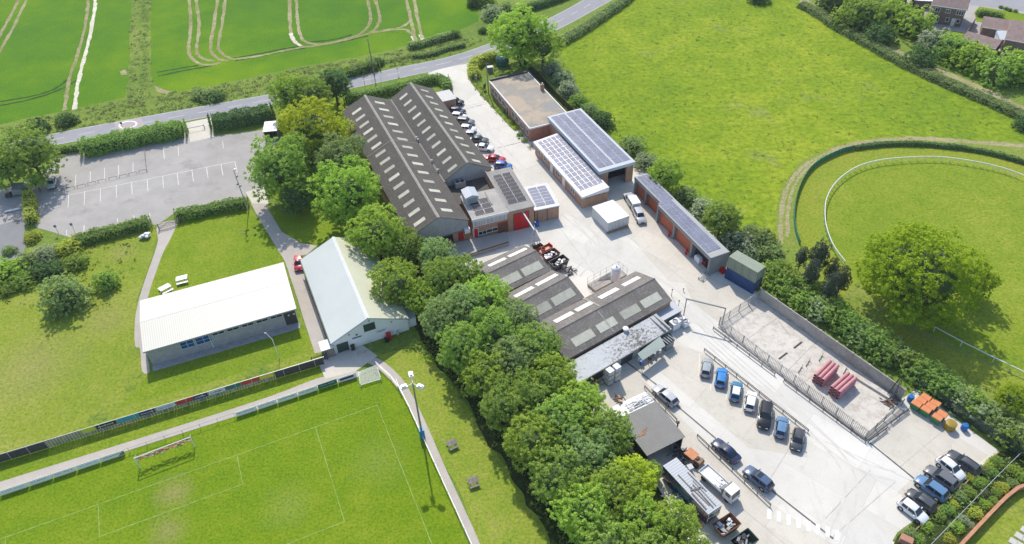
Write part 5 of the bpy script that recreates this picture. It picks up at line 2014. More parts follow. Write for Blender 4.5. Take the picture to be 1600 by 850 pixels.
for a in (((12, 425), 30, 'bushy olive green thicket at the left edge', 'leaf_bright'), ((40, 410), 22, 'grey green bush right of the left edge thicket', 'leaf_grey'), ((68, 398), 22, 'silvery bush below the parking hedge', 'leaf_silver'), ((110, 385), 20, 'rounded lime green bush beside the parking hedge', 'leaf_hedge_lime'), ((118, 410), 20, 'mid green bush between lime bush and willow', 'leaf_mid'),
          ((14, 392), 12, 'low grey bush by the dark tarmac corner', 'leaf_grey'), ((50, 370), 14, 'yellow green bush at the end of the upright hedge', 'leaf_hedge_lime'), ((85, 420), 20, 'dark bush behind the lone willow', 'leaf_dark'), ((60, 425), 20, 'dark green bush in the middle of the scrub patch', 'leaf_dark'), ((35, 440), 20, 'shaded bush at the lower side of the scrub patch', 'leaf_mid'), ((10, 452), 16, 'low green bush below the left edge thicket', 'leaf_mid')):
    tree(*a[0], a[1], a[2], a[3], 'shrub', group='bushes left of the path', name='shrub', cat='shrub', squash=.8)
tree(60, 198, 19, 'left of two dark domed bushes beside the road', 'leaf_dark', 'shrub', name='shrub', cat='shrub', squash=.9)
tree(103, 188, 18, 'right of two dark domed bushes beside the road', 'leaf_dark', 'shrub', name='shrub', cat='shrub', squash=.8)
tree(320, 148, 19, 'long domed grey green bush on the verge near the factory copse', 'leaf_scrub', 'shrub', name='shrub', cat='shrub', squash=.6, sx=1.5)
tree(338, 150, 15, 'dark end of the domed verge bush beside the road', 'leaf_dark', 'shrub', name='shrub', cat='shrub', squash=.7)
for a in (((770, 22), 18, 'pale grey green bush at the field corner by the road', 'leaf_silver'), ((790, 14), 14, 'small pale bush behind the field corner bush', 'leaf_grey'), ((742, 4), 14, 'dark round bush at the top edge beside the field', 'leaf_dark'), ((762, 2), 13, 'dark bush right of the top edge bush', 'leaf_mid'), ((755, 48), 8, 'low dark bush beside the field gate', 'leaf_dark'), ((711, 54), 9, 'round dark bush at the end of the field hedge', 'leaf_dark'), ((589, 98), 11, 'dark bush beside the roadside pole', 'leaf_dark')):
    tree(*a[0], a[1], a[2], a[3], 'shrub', name='shrub', cat='shrub')
for a in (((862, 108), 12, 'frosty blossoming bush beside the black boundary fence', 'leaf_hawthorn'), ((880, 122), 13, 'second frosty bush along the boundary fence', 'leaf_silver'), ((888, 140), 13, 'frosty bush nearest the brick chimney', 'leaf_hawthorn'), ((905, 158), 11, 'green bush between frosty bushes and solar hall', 'leaf_mid'), ((922, 172), 11, 'light green bush behind the solar hall corner', 'leaf_grey'), ((940, 188), 15, 'dark green bush behind the solar hall roof', 'leaf_dark'),
          ((988, 228), 16, 'rounded grey green bush on the meadow side of the solar hall', 'leaf_grey'), ((1008, 252), 14, 'pale bush between solar hall and garage row', 'leaf_silver'), ((1040, 273), 24, 'bright round tree behind the first orange garage door', 'leaf_bright'), ((1072, 306), 16, 'grey scrub bush behind the garage row', 'leaf_grey'), ((1100, 328), 17, 'white blossoming hawthorn behind the garage row', 'leaf_hawthorn'), ((1127, 343), 27, 'dark round tree behind the garage row', 'leaf_mid'),
          ((1150, 378), 22, 'white flowering hawthorn behind the end of the garages', 'leaf_hawthorn'), ((1172, 395), 14, 'grey bush behind the green container', 'leaf_silver'), ((1188, 376), 20, 'pale scrub bush on the meadow corner', 'leaf_scrub'), ((1205, 398), 18, 'pale green scrub beside the green container', 'leaf_scrub'), ((1172, 360), 10, 'small scrub bush at the edge of the buttercup meadow', 'leaf_scrub')):
    tree(*a[0], a[1] * (1.1 if a[1] > 22 else 1.35), a[2], a[3], 'broad' if a[1] > 22 else 'shrub', name='tree' if a[1] > 22 else 'shrub', cat='tree' if a[1] > 22 else 'shrub')
# shelter hedge of separate shrubs along the yard wall
tones = ['leaf_grey', 'leaf_silver', 'leaf_grey', 'leaf_mid', 'leaf_grey', 'leaf_hedge', 'leaf_mid', 'leaf_silver', 'leaf_hedge', 'leaf_mid', 'leaf_hedge', 'leaf_mid']
pt = spline([Vector((1208, 425)), Vector((1250, 458)), Vector((1300, 490)), Vector((1350, 520)), Vector((1400, 553)), Vector((1450, 590)), Vector((1500, 620)), Vector((1550, 655)), Vector((1600, 690)), Vector((1650, 720))], 3)
for k, p in enumerate(pt[:-1]):
    o = rnd.uniform(-5, 5)
    w = ORD[k % 15] if k < 15 else ['sixteenth', 'seventeenth', 'eighteenth', 'nineteenth', 'twentieth', 'twenty-first', 'twenty-second', 'twenty-third', 'twenty-fourth', 'twenty-fifth', 'twenty-sixth', 'twenty-seventh'][k - 15]
    tree(p.x + o, p.y - o * .6, rnd.uniform(26, 31), f'{w} shrub from the green container along the hedge behind the concrete wall', rnd.choice(tones), 'shrub', group='hedge shrubs behind the yard wall', name='shrub', cat='shrub', squash=rnd.uniform(.85, 1.05))
for a in (((1253, 403), 10, 'leftmost small dark conifer by the riding track', 'leaf_conifer'), ((1280, 402), 15, 'tallest dark conifer by the riding track', 'leaf_conifer'), ((1268, 428), 13, 'dark conifer behind the shrub hedge', 'leaf_conifer'), ((1300, 424), 12, 'brownish conifer beside the tallest dark one', 'leaf_copper'), ((1316, 438), 13, 'rightmost brown conifer near the great oak', 'leaf_copper'), ((1298, 448), 14, 'dark conifer in front of the brown ones', 'leaf_conifer')):
    tree(*a[0], a[1] * .95, a[2], a[3], 'tall', zc=a[1] * .31, name='conifer', cat='conifer', group='conifers by the riding track')
tree(1582, 625, 24, 'yellow green tree at the right edge below the riding track', 'leaf_oak', 'broad')

# ------------------------------------------------------------------ hedges
def hg(name, px, w, h, mat, label, cat='hedge', dens=20, size=.34, wob=.16, core=True, sub=5, z=0, group=None):
    return hedge(name, label, cat, spline(pxs(px, z), sub), w, h, mat, dens, size, wob, group, core)


hg('hedge', [(135, 240), (180, 230), (235, 219), (288, 209)], 5.0, 3.2, 'leaf_hedge', 'thick dark hedge between the road and the marked bays', size=.4)
hg('hedge', [(84, 240), (105, 238), (130, 233)], 1.8, 1.6, 'leaf_hedge', 'low hedge joining the corner tree to the thick roadside hedge')
hg('hedge', [(335, 200), (362, 195), (392, 190), (424, 182)], 4.4, 3.2, 'leaf_dark', 'dark hedge between the road and the car park entrance', size=.4)
hg('hedge', [(279, 342), (315, 335), (350, 328), (386, 322)], 2.6, 2.0, 'leaf_hedge', 'clipped hedge between the car park and the picnic lawn')
hg('hedge', [(122, 381), (160, 371), (200, 361), (234, 352)], 3.0, 1.9, 'leaf_hedge', 'clipped hedge below the lower parking bays')
hg('hedge', [(48, 310), (50, 330), (52, 350)], 2.2, 2.3, 'leaf_hedge_lime', 'upright yellow green clipped hedge beside the lone silver car')
hg('hedge', [(540, 158), (575, 153), (620, 143), (660, 132), (685, 128), (697, 134), (699, 142)], 2.6, 2.1, 'leaf_hedge', 'clipped curving hedge along the road behind the factory')
hg('hedge', [(775, 92), (752, 98), (740, 108), (742, 122)], 3.0, 2.2, 'leaf_hedge_lime', 'curved clipped hedge around the teal tank plot', dens=24)
hg('hedge', [(872, 70), (905, 52), (935, 32), (975, 4), (1000, -20)], 3.6, 1.6, 'leaf_scrub', 'bushy hedge between the road and the buttercup meadow')
hg('hedge', [(1252, 10), (1275, 22), (1305, 42), (1340, 62), (1390, 90), (1440, 115), (1500, 142), (1560, 168), (1640, 205)], 3.6, 1.5, 'leaf_scrub', 'long olive hedge along the top of the buttercup meadow')
hg('hedge', [(515, 126), (545, 118), (575, 109), (590, 106)], 3.4, 2.2, 'leaf_hedge', 'verge hedge beside the roadside pole', wob=.3)
hg('hedge', [(640, 76), (665, 70), (695, 61), (708, 57)], 2.4, 1.6, 'leaf_grey', 'clipped hedge along the crop field edge by the road')
hg('hedge', [(645, 90), (672, 87), (700, 78), (726, 72)], 1.6, 1.1, 'leaf_scrub', 'second lower hedge nearer the road bend')
hg('hedge', [(804, 24), (830, 15), (860, 6), (890, -6)], 2.6, 1.9, 'leaf_dark', 'dark hedge beyond the road at the top edge')
hg('hedge', [(468, 132), (500, 124), (540, 112), (600, 98), (640, 88)], 1.6, .7, 'weeds_grey', 'ragged low hedge between crop field and verge', core=False, wob=.5)

# ------------------------------------------------------------------ rough herbage (countless)
scatter('verge_weeds', pxs([(-20, 205), (60, 185), (150, 164), (200, 155), (268, 144), (330, 135), (400, 122), (470, 106), (560, 92), (640, 74), (720, 58), (762, 60), (700, 88), (620, 104), (542, 122), (470, 137), (400, 150), (215, 183), (71, 210), (-20, 232)]), .8, .5, 'weeds_grey', .4, 7, .6)
scatter('verge_weeds', pxs([(208, -10), (236, -10), (235, 100), (240, 140), (222, 168), (200, 160), (201, 100)]), .4, .8, 'weeds_grey', .42, 7, .6)
scatter('verge_weeds', pxs([(225, -10), (231, -10), (229, 110), (226, 150), (218, 150), (222, 100)]), .7, 1.4, 'leaf_hedge', .4, 9, .7)
scatter('belt_weeds', pxs([(650, 548), (690, 580), (740, 650), (800, 735), (850, 820), (880, 880), (920, 900), (900, 820), (840, 720), (770, 640), (700, 550), (668, 520)]), 1.1, .9, 'weeds', .34, 7, .55)
scatter('meadow_tussocks', pxs([(880, 90), (960, 25), (1100, -20), (1250, 20), (1500, 140), (1570, 190), (1240, 250), (1210, 340), (1160, 370), (1020, 270), (930, 180)]), .055, .22, 'weeds', .34, 5, .5)
scatter('yard_edge_weeds', pxs([(735, 130), (748, 125), (770, 160), (835, 232), (828, 236), (800, 205), (758, 158)]), 1.2, .6, 'weeds', .32, 7, .45)
scatter('copse_undergrowth', pxs([(430, 190), (520, 130), (560, 230), (640, 370), (600, 390), (540, 350), (480, 330), (460, 260)]), .5, .8, 'leaf_dark', .4, 7, .6)
scatter('scrub_weeds', pxs([(0, 400), (120, 380), (200, 380), (215, 410), (180, 470), (120, 500), (0, 480)]), .3, .5, 'weeds', .36, 6, .5)
scatter('track_weeds', pxs([(1215, 390), (1250, 400), (1260, 440), (1360, 500), (1500, 590), (1640, 690), (1640, 660), (1480, 560), (1380, 510), (1290, 410), (1240, 385)]), .3, .5, 'weeds', .34, 6, .45)
scatter('meadow_edge_weeds', pxs([(868, 80), (900, 130), (960, 200), (1030, 265), (1110, 325), (1190, 380), (1215, 430), (1180, 420), (1090, 350), (980, 250), (900, 165)]), .4, .7, 'weeds', .36, 7, .5)

# garden beds at the bottom right: each shrub its own thing
bed = [(1422, 834, 12, 'leaf_grey', 'blue grey rounded'), (1448, 822, 11, 'leaf_bright', 'leafy bright'), (1436, 842, 10, 'leaf_mid', 'mid green'), (1466, 806, 12, 'leaf_mid', 'broad green'), (1480, 796, 12, 'leaf_hedge', 'dense green'), (1490, 788, 8, 'leaf_hedge_lime', 'pale lime'), (1500, 776, 12, 'leaf_grey', 'dark grey green'), (1508, 762, 8, 'leaf_scrub', 'tawny'), (1516, 770, 11, 'leaf_mid', 'dense mid green'), (1518, 746, 9, 'leaf_hedge_lime', 'lime'), (1530, 752, 12, 'leaf_mid', 'spreading green'), (1538, 734, 9, 'leaf_scrub', 'straw coloured'), (1550, 738, 10, 'leaf_hedge', 'leafy green'), (1556, 722, 12, 'leaf_mid', 'rounded green'), (1546, 726, 8, 'leaf_hedge_lime', 'yellow green')]
for k, (x, y, r, mt, d) in enumerate(bed):
    tree(x, y, r, f'{d} shrub, {ORD[k]} from the brick pier in the bed behind the parked cars', mt, 'shrub', group='shrubs in the bed beside the parked cars', name='shrub', cat='shrub', squash=.8)
bed = [(1484, 842, 10, 'leaf_hedge_lime', 'lime domed'), (1496, 824, 11, 'leaf_bright', 'bright domed'), (1506, 812, 9, 'leaf_silver', 'silver grey'), (1517, 820, 6, 'leaf_silver', 'small silvery'), (1525, 802, 12, 'leaf_hedge_lime', 'lime feathery'), (1541, 788, 9, 'leaf_bright', 'bright leafy'), (1540, 772, 9, 'leaf_copper', 'dull brown'), (1552, 782, 8, 'leaf_mid', 'mid green'), (1566, 762, 11, 'leaf_hedge_lime', 'golden lime'), (1582, 756, 10, 'leaf_grey', 'grey green'), (1586, 736, 12, 'leaf_bright', 'broad bright'), (1600, 748, 12, 'leaf_mid', 'dense'), (1558, 770, 8, 'leaf_mid', 'small dark')]
for k, (x, y, r, mt, d) in enumerate(bed):
    tree(x, y, r, f'{d} shrub, {ORD[k]} from the bottom edge in the bed above the brick garden wall', mt, 'shrub', group='shrubs in the bed above the garden wall', name='shrub', cat='shrub', squash=.8)
for k, (x, y) in enumerate(((1564, 11), (1572, 13.5), (1578, 15.5), (1587, 17))):
    tree(x, y, 4, f'small round bush, {ORD[k]} of four from the left beside the estate road', 'leaf_hedge', 'shrub', name='shrub', cat='shrub', group='small bushes beside the estate road')
hg('hedge', [(1527, 24), (1545, 25), (1565, 29)], 2.2, 1.6, 'leaf_hedge', 'short dark hedge in front of the estate road')
for k, (x, y) in enumerate(((788, 172), (800, 190), (806, 200), (812, 210), (820, 220))):
    tree(x, y, 5.5, f'small garden plant, {ORD[k]} from the road along the brick block wall', ['leaf_mid', 'leaf_bright', 'leaf_lime', 'leaf_mid', 'leaf_scrub'][k], 'shrub', name='shrub', cat='shrub', group='plants along the brick block wall', squash=.7)
scatter('bed_plants', pxs([(1420, 836), (1555, 712), (1600, 712), (1600, 758), (1560, 772), (1490, 842)]), .9, .7, 'leaf_hedge', .3, 8, .5)

# ------------------------------------------------------------------ vehicles
pm('tyre', (0.018, 0.018, 0.019), .85, .2, 3)
pm('rim', (0.4, 0.41, 0.42), .35, .1, 3, .7)
pm('trim_black', (0.02, 0.02, 0.022), .5, .2, 2)
pm('lamp_clear', (0.62, 0.64, 0.66), .12, .05, 3)
pm('lamp_red', (0.35, 0.01, 0.01), .2, .1, 3)
pm('plate', (0.6, 0.58, 0.4), .4, .05, 3)
CARC = {'white': (0.72, 0.73, 0.74), 'silver': (0.42, 0.43, 0.45), 'grey': (0.13, 0.135, 0.145), 'dark grey': (0.06, 0.063, 0.07), 'black': (0.014, 0.015, 0.018), 'navy': (0.012, 0.025, 0.075), 'blue': (0.015, 0.12, 0.4), 'bright blue': (0.02, 0.19, 0.5), 'teal blue': (0.03, 0.17, 0.3), 'steel blue': (0.1, 0.2, 0.34), 'slate blue': (0.06, 0.1, 0.19), 'red': (0.42, 0.012, 0.02), 'pale grey': (0.3, 0.33, 0.34), 'green grey': (0.05, 0.075, 0.07)}
for k, c in CARC.items():
    paint('car_' + k.replace(' ', '_'), c, .26, 0.0)

CAR_TYPES = {  # length, width, height, bonnet end x, roof front, roof rear, tail glass foot (fractions of L from the centre, +front), belt z
    'hatch': (4.05, 1.74, 1.48, .24, .08, -.36, -.46, .92),
    'suv': (4.5, 1.86, 1.66, .23, .08, -.38, -.47, 1.05),
    'estate': (4.7, 1.83, 1.47, .22, .06, -.38, -.47, .92),
    'saloon': (4.65, 1.82, 1.44, .21, .04, -.22, -.36, .92),
    'large': (5.15, 1.94, 1.8, .2, .07, -.38, -.46, 1.15),
}


def car_parts(kind, rails=False):
    L, Wd, H, bf, rf, rr, tf, belt = CAR_TYPES[kind]
    w = Wd / 2
    h = L / 2
    fr = .62 if kind in ('hatch', 'estate', 'saloon') else .74
    body = MB()
    st = [(-h, .80, .42, belt - .22), (-h + .06, .92, .30, belt - .08), (-h * .80, 1.0, .24, belt), (-h * .5, 1.0, .22, belt), (0, 1.0, .22, belt), (L * bf, 1.0, .22, belt - .02), (h * .72, .98, .24, belt - .11), (h - .12, .9, .28, fr + .06), (h, .76, .36, fr - .08)]
    ring = []
    for x, k, zb, zt in st:
        y = w * k
        ring.append([(x, -y * .9, zb), (x, -y, zb + .14), (x, -y, zt - .2), (x, -y * .95, zt - .05), (x, -y * .78, zt + .015), (x, 0, zt + .035), (x, y * .78, zt + .015), (x, y * .95, zt - .05), (x, y, zt - .2), (x, y, zb + .14), (x, y * .9, zb)])
    n = len(ring[0])
    vs = [p for r in ring for p in r]
    fs = []
    for i in range(len(ring) - 1):
        for k in range(n):
            fs.append((i * n + k, i * n + (k + 1) % n, (i + 1) * n + (k + 1) % n, (i + 1) * n + k))
    fs += [tuple(range(n))[::-1], tuple(range((len(ring) - 1) * n, len(ring) * n))]
    body.add(vs, fs)
    # cabin
    xb0, xb1, xt0, xt1 = L * tf, L * bf, L * rr, L * rf
    wb, wt = w * .93, w * .7
    cs = [(xb0, wb * .88, belt - .02, wb * .84, belt + .005), (xt0, wb * .97, belt - .02, wt * .96, H - .05), ((xt0 + xt1) / 2, wb, belt - .02, wt, H - .005), (xt1, wb, belt - .02, wt * .96, H - .04), (xb1, wb * .9, belt - .03, wb * .86, belt - .005)]
    ring = [[(x, -y0, z0), (x, -y1, z1), (x, -y1 * .5, z1 + (.025 if 0 < i < 4 else 0)), (x, 0, z1 + (.035 if 0 < i < 4 else 0)), (x, y1 * .5, z1 + (.025 if 0 < i < 4 else 0)), (x, y1, z1), (x, y0, z0)] for i, (x, y0, z0, y1, z1) in enumerate(cs)]
    n = 7
    vs = [p for r in ring for p in r]
    fs = []
    for i in range(4):
        for k in range(n - 1):
            fs.append((i * n + k, i * n + k + 1, (i + 1) * n + k + 1, (i + 1) * n + k))
    fs += [tuple(range(n))[::-1], tuple(range(4 * n, 5 * n))]
    body.add(vs, fs)

    def glassq(c, off=.016, ins=.09):
        c = [Vector(p) for p in c]
        m = sum(c, Vector()) / 4
        nn = (c[1] - c[0]).cross(c[3] - c[0]).normalized()
        if nn.dot(m - Vector((0, 0, belt * .7))) < 0:
            nn = -nn
        a = [m + (p - m) * (1 - ins) for p in c]
        g = MB()
        g.hexa([p - nn * .01 for p in a], [p + nn * off for p in a])
        return g
    P = lambda i, s: ((cs[i][0], s * cs[i][1], cs[i][2] + .04), (cs[i][0], s * cs[i][3], cs[i][4]))
    out = [('body', body, 'car_white')]
    ws = glassq([(cs[4][0] - .02, -cs[4][3], cs[4][4] + .02), (cs[4][0] - .02, cs[4][3], cs[4][4] + .02), (cs[3][0], cs[3][3], cs[3][4] + .01), (cs[3][0], -cs[3][3], cs[3][4] + .01)], .03, .08)
    rw = glassq([(cs[0][0] + .02, -cs[0][3], cs[0][4] + .02), (cs[0][0] + .02, cs[0][3], cs[0][4] + .02), (cs[1][0], cs[1][3], cs[1][4] + .01), (cs[1][0], -cs[1][3], cs[1][4] + .01)], .03, .12)
    out += [('windscreen', ws, 'glass'), ('rear_window', rw, 'glass')]
    for s in (-1, 1):
        def side(x, t):
            # point on the cabin flank at length x and height fraction t
            i = 1 if x < cs[2][0] else 2
            f = (x - cs[i][0]) / (cs[i + 1][0] - cs[i][0])
            y0 = cs[i][1] + (cs[i + 1][1] - cs[i][1]) * f
            y1 = cs[i][3] + (cs[i + 1][3] - cs[i][3]) * f
            z0 = cs[i][2] + .05
            z1 = cs[i][4] + (cs[i + 1][4] - cs[i][4]) * f
            return (x, s * (y0 + (y1 - y0) * t), z0 + (z1 - z0) * t)
        mid_ = xt0 + (xt1 - xt0) * .52
        out.append(('side_window', glassq([side(xt0 + .05, .06), side(mid_ - .04, .06), side(mid_ - .04, .88), side(xt0 + .1, .86)], .014, .04), 'glass'))
        f0 = side(mid_ + .04, .06)
        fx = xt1 + (xb1 - xt1) * .62
        out.append(('side_window', glassq([f0, (fx, s * (wb * .955), belt + .03), side(xt1 - .02, .86), side(mid_ + .04, .88)], .014, .05), 'glass'))
    R = .33 if kind in ('hatch', 'saloon', 'estate') else .38
    for xw in (-L * .3, L * .305):
        for s in (-1, 1):
            a = MB()
            a.tube((xw, s * (w * .8), R + .02), (xw, s * (w + .006), R + .02), R + .075, n=18)
            out.append(('wheel_arch', a, 'trim_black'))
            t = MB()
            t.tube((xw, s * (w * .75), R), (xw, s * (w + .018), R), R, n=18)
            r = MB()
            r.tube((xw, s * (w + .01), R), (xw, s * (w + .026), R), R * .66, n=12)
            out.append(('wheel', t, 'tyre', ('rim', r, 'rim')))
    for s in (-1, 1):
        m = MB()
        m.hexa([(h - .32, s * w * .58 - .16, fr - .07), (h + .002, s * w * .5 - .16, fr - .12), (h - .02, s * w * .5 + .16, fr - .12), (h - .32, s * w * .62 + .16, fr - .07)], [(h - .34, s * w * .58 - .16, fr + .1), (h - .04, s * w * .52 - .16, fr + .04), (h - .06, s * w * .52 + .16, fr + .04), (h - .36, s * w * .62 + .16, fr + .1)])
        out.append(('headlight', m, 'lamp_clear'))
        m = MB()
        m.box(-h - .012, -h + .2, s * w * .68 - .13, s * w * .68 + .15, belt - .34, belt - .1)
        out.append(('tail_light', m, 'lamp_red'))
        m = MB()
        m.cbox((xb1 - .42, s * (w + .1), belt + .02), .12, .22, .14)
        out.append(('mirror', m, 'car_white'))
    m = MB()
    m.box(h - .04, h + .012, -w * .34, w * .34, .38, fr - .14)
    out.append(('grille', m, 'trim_black'))
    m = MB()
    m.box(-h - .02, -h + .03, -.26, .26, .5, .62)
    out.append(('number_plate', m, 'plate'))
    m = MB()
    m.box(-h - .008, -h + .1, -w * .7, w * .7, .3, .44)
    out.append(('bumper', m, 'trim_black'))
    if rails:
        for s in (-1, 1):
            m = MB()
            m.beam((xt0 + .1, s * wt * .86, H + .05), (xt1 - .05, s * wt * .86, H + .05), .05, .05)
            out.append(('roof_rail', m, 'trim_black'))
    return out


CAR_MESH = {}


def car(kind, front, rear, colour, label, group, name='car', rails=False, roof=None, z=.7, cat='car', sunroof=False):
    key = (kind, rails)
    if key not in CAR_MESH:
        res = []
        for it in car_parts(kind, rails):
            sub = it[3] if len(it) > 3 else None
            me = it[1].mesh(it[0], it[2])
            if it[0] == 'body':
                me.polygons.foreach_set('use_smooth', [True] * len(me.polygons))
                me.set_sharp_from_angle(angle=math.radians(38))
            res.append((it[0], me, (sub[0], sub[1].mesh(sub[0], sub[2])) if sub else None))
        CAR_MESH[key] = res
    a, b = G(*front, z), G(*rear, z)
    d = a - b
    c = (a + b) / 2
    e = bpy.data.objects.new(name, None)
    COL.objects.link(e)
    e.location = (c.x, c.y, .045)
    e.rotation_euler = (0, 0, math.atan2(d.y, d.x))
    tag(e, label, cat, group)
    for nm, me, sub in CAR_MESH[key]:
        o = bpy.data.objects.new(nm, me)
        COL.objects.link(o)
        o.parent = e
        if nm in ('body', 'mirror'):
            o.material_slots[0].link = 'OBJECT'
            o.material_slots[0].material = MAT['car_' + colour.replace(' ', '_')]
        if sub:
            s = bpy.data.objects.new(sub[0], sub[1])
            COL.objects.link(s)
            s.parent = o
    L, Wd, H, bf, rf, rr, tf, belt = CAR_TYPES[kind]
    if roof:
        m = MB()
        m.hexa([(L * rr + .08, -Wd * .32, H - .03), (L * rf - .05, -Wd * .32, H - .02), (L * rf - .05, Wd * .32, H - .02), (L * rr + .08, Wd * .32, H - .03)], [(L * rr + .12, -Wd * .3, H + .045), (L * rf - .1, -Wd * .3, H + .05), (L * rf - .1, Wd * .3, H + .05), (L * rr + .12, Wd * .3, H + .045)])
        m.obj('roof_panel', 'car_' + roof, e)
    if sunroof:
        m = MB()
        m.box(-L * .1, L * .04, -Wd * .25, Wd * .25, H - .03, H + .05)
        m.obj('sunroof', 'glass', e)
    return e


gA = 'cars in the angled row of bays'
car('hatch', (1107, 557), (1101, 591), 'pale grey', 'pale grey hatchback, first in the angled row by the gantry', gA)
car('hatch', (1130, 572), (1124, 607), 'bright blue', 'bright blue hatchback in the angled row between pale grey and white roofed cars', gA)
car('hatch', (1153, 594), (1147, 628), 'teal blue', 'blue hatchback with a white roof in the angled row', gA, roof='white')
car('hatch', (1176, 610), (1170, 643), 'white', 'all white hatchback in the angled row', gA)
car('large', (1192, 672), (1199, 627), 'black', 'large black four wheel drive parked nose outwards in the angled row', gA)
car('hatch', (1224, 650), (1218, 684), 'steel blue', 'steel blue hatchback between two black cars in the angled row', gA)
car('hatch', (1243, 703), (1250, 670), 'dark grey', 'small dark hatchback at the far end of the angled row', gA)
gB = 'cars beside the yard rails'
car('estate', (1022.5, 602.5), (1057, 632), 'silver', 'silver grey estate car beside the short rail near the tool shed', gB)
car('saloon', (1116, 687.5), (1153, 720), 'navy', 'navy blue saloon beside the long rail', gB)
car('suv', (1165, 731), (1205, 764), 'slate blue', 'metallic blue car with sunroof beside the long rail', gB, sunroof=True)
gC = 'cars nose to the planted bed'
car('hatch', (1447, 813), (1407, 782), 'white', 'white hatchback nearest the brick pier by the planted bed', gC)
car('hatch', (1420, 767), (1459, 796), 'dark grey', 'dark grey hatchback between white and steel blue cars by the bed', gC)
car('suv', (1433, 746), (1478, 779), 'steel blue', 'light blue car with grey sides in the row by the bed', gC)
car('suv', (1448, 731), (1493, 762), 'grey', 'grey crossover between light blue and white cars by the bed', gC)
car('hatch', (1507, 748), (1465, 714), 'white', 'white hatchback beside the dark grey estate by the bed', gC)
car('estate', (1484, 707), (1528, 738), 'dark grey', 'dark grey estate with roof rails at the top of the row', gC, rails=True)
gD = 'cars against the factory wall'
for kind, x, y, col, d in (('suv', 711, 158.5, 'black', 'black off-roader nearest the road'), ('hatch', 715, 172.5, 'navy', 'dark blue car second from the road'), ('hatch', 717, 181, 'white', 'small white car half under the roof edge'), ('suv', 727, 189.5, 'grey', 'dark grey car with silver bonnet'), ('hatch', 731, 200.5, 'white', 'white car next to the dark grey one'),
                           ('hatch', 738.5, 210, 'silver', 'silver car in the middle of the factory row'), ('saloon', 748, 217.5, 'green grey', 'dark green saloon'), ('saloon', 756, 230, 'white', 'white saloon sticking out furthest'), ('saloon', 774, 247.5, 'red', 'only red car'), ('hatch', 786, 258, 'blue', 'blue car beside the workshop corner')):
    car(kind, (x + 13, y + 1.6), (x - 13, y - 1.4), col, d + ' parked against the factory wall', gD)
car('hatch', (79.5, 292), (82.5, 279), 'silver', 'lone silver hatchback in the upper car park under the corner tree', None)
car('suv', (1004, 347), (994, 327), 'silver', 'silver car parked before the orange garage doors', None)
car('hatch', (467, 418), (466, 404), 'red', 'small red car squeezed between clubhouse and barn', None)

# white pickup with a box canopy
c = G(987, 314, .8)
d = G(980, 303, .8) - G(994, 325, .8)
t = Thing('pickup', 'white pickup truck with a tall boxy canopy in front of the garages', 'pickup', (c.x, c.y, .045), math.atan2(d.y, d.x))
m = MB()
m.box(-2.6, 2.6, -.9, .9, .35, 1.0)
m.hexa([(.3, -.88, 1.0), (1.7, -.88, 1.0), (1.7, .88, 1.0), (.3, .88, 1.0)], [(.35, -.72, 1.75), (1.1, -.72, 1.75), (1.1, .72, 1.75), (.35, .72, 1.75)])
t.part('body', m, 'car_silver')
m = MB()
m.box(-2.6, .25, -.9, .9, 1.01, 2.0)
t.part('canopy', m, 'plastic_white')
m = MB()
m.add([(1.68, -.78, 1.06), (1.68, .78, 1.06), (1.14, .66, 1.72), (1.14, -.66, 1.72)], [(0, 1, 2, 3)])
m2 = MB()
for v in m.v:
    pass
m2.hexa([(1.70, -.78, 1.04), (1.72, .78, 1.04), (1.16, .66, 1.7), (1.14, -.66, 1.7)], [(1.74, -.78, 1.06), (1.74, .78, 1.06), (1.19, .66, 1.73), (1.19, -.66, 1.73)])
t.part('windscreen', m2, 'glass')
for s in (-1, 1):
    m = MB()
    m.box(.45, 1.2, min(s * .82, s * .9), max(s * .82, s * .9), 1.08, 1.6)
    t.part('side_window', m, 'glass')
    m = MB()
    m.box(-2.3, -.2, min(s * .88, s * .915), max(s * .88, s * .915), 1.2, 1.8)
    t.part('canopy_window', m, 'glass')
    for x in (-1.6, 1.6):
        m = MB()
        m.tube((x, s * .6, .38), (x, s * .92, .38), .38, n=16)
        t.part('wheel', m, 'tyre')

# old coach used as a store, planks on its roof
P = [G(*p, 3.0) for p in ((1106.5, 804), (1126.8, 788), (1036, 728))]
u = P[0] - P[2]
t = Thing('coach', 'old grey roofed coach with teal flank and loose timber on its roof', 'coach', (P[2].x, P[2].y, 0), math.atan2(u.y, u.x))
lw, wd = u.length, t.l(P[1]).y
y0, y1 = min(0, wd), max(0, wd)
m = MB()
m.box(0, lw - .05, y0 + .06, y1 - .06, .4, 2.9)
t.part('body', m, 'car_navy')
m = MB()
m.box(-.02, lw, y0, y1, 2.9, 3.02)
t.part('roof', m, 'sheet_metal_roof')
m = MB()
m.box(lw * .3, lw * .62, y0 + .02, y0 + .055, 1.2, 2.2)
m.box(lw * .3, lw * .62, y1 - .055, y1 - .02, 1.2, 2.2)
pm('teal_paint', (0.02, 0.17, 0.24), .5, .2, 1)
t.part('flank_panel', m, 'teal_paint')
m = MB()
m.box(lw - .045, lw + .03, y0 + .12, y1 - .12, 1.1, 2.75)
fr_ = t.part('windscreen', m, 'glass')
m = MB()
for y in (y0 + .12, (y0 + y1) / 2, y1 - .2):
    m.box(lw + .031, lw + .07, y, y + .08, 1.1, 2.8)
m.box(lw + .031, lw + .075, y0 + .1, y1 - .1, 1.7, 1.78)
m.box(lw + .031, lw + .08, y0 + .1, y1 - .1, 2.76, 2.86)
t.part('frame', m, 'fascia_white', fr_)
for x in (lw * .2, lw * .8):
    for y in (y0 - .02, y1 - .26):
        m = MB()
        m.tube((x, y, .45), (x, y + .28, .45), .45, n=16)
        t.part('wheel', m, 'tyre')
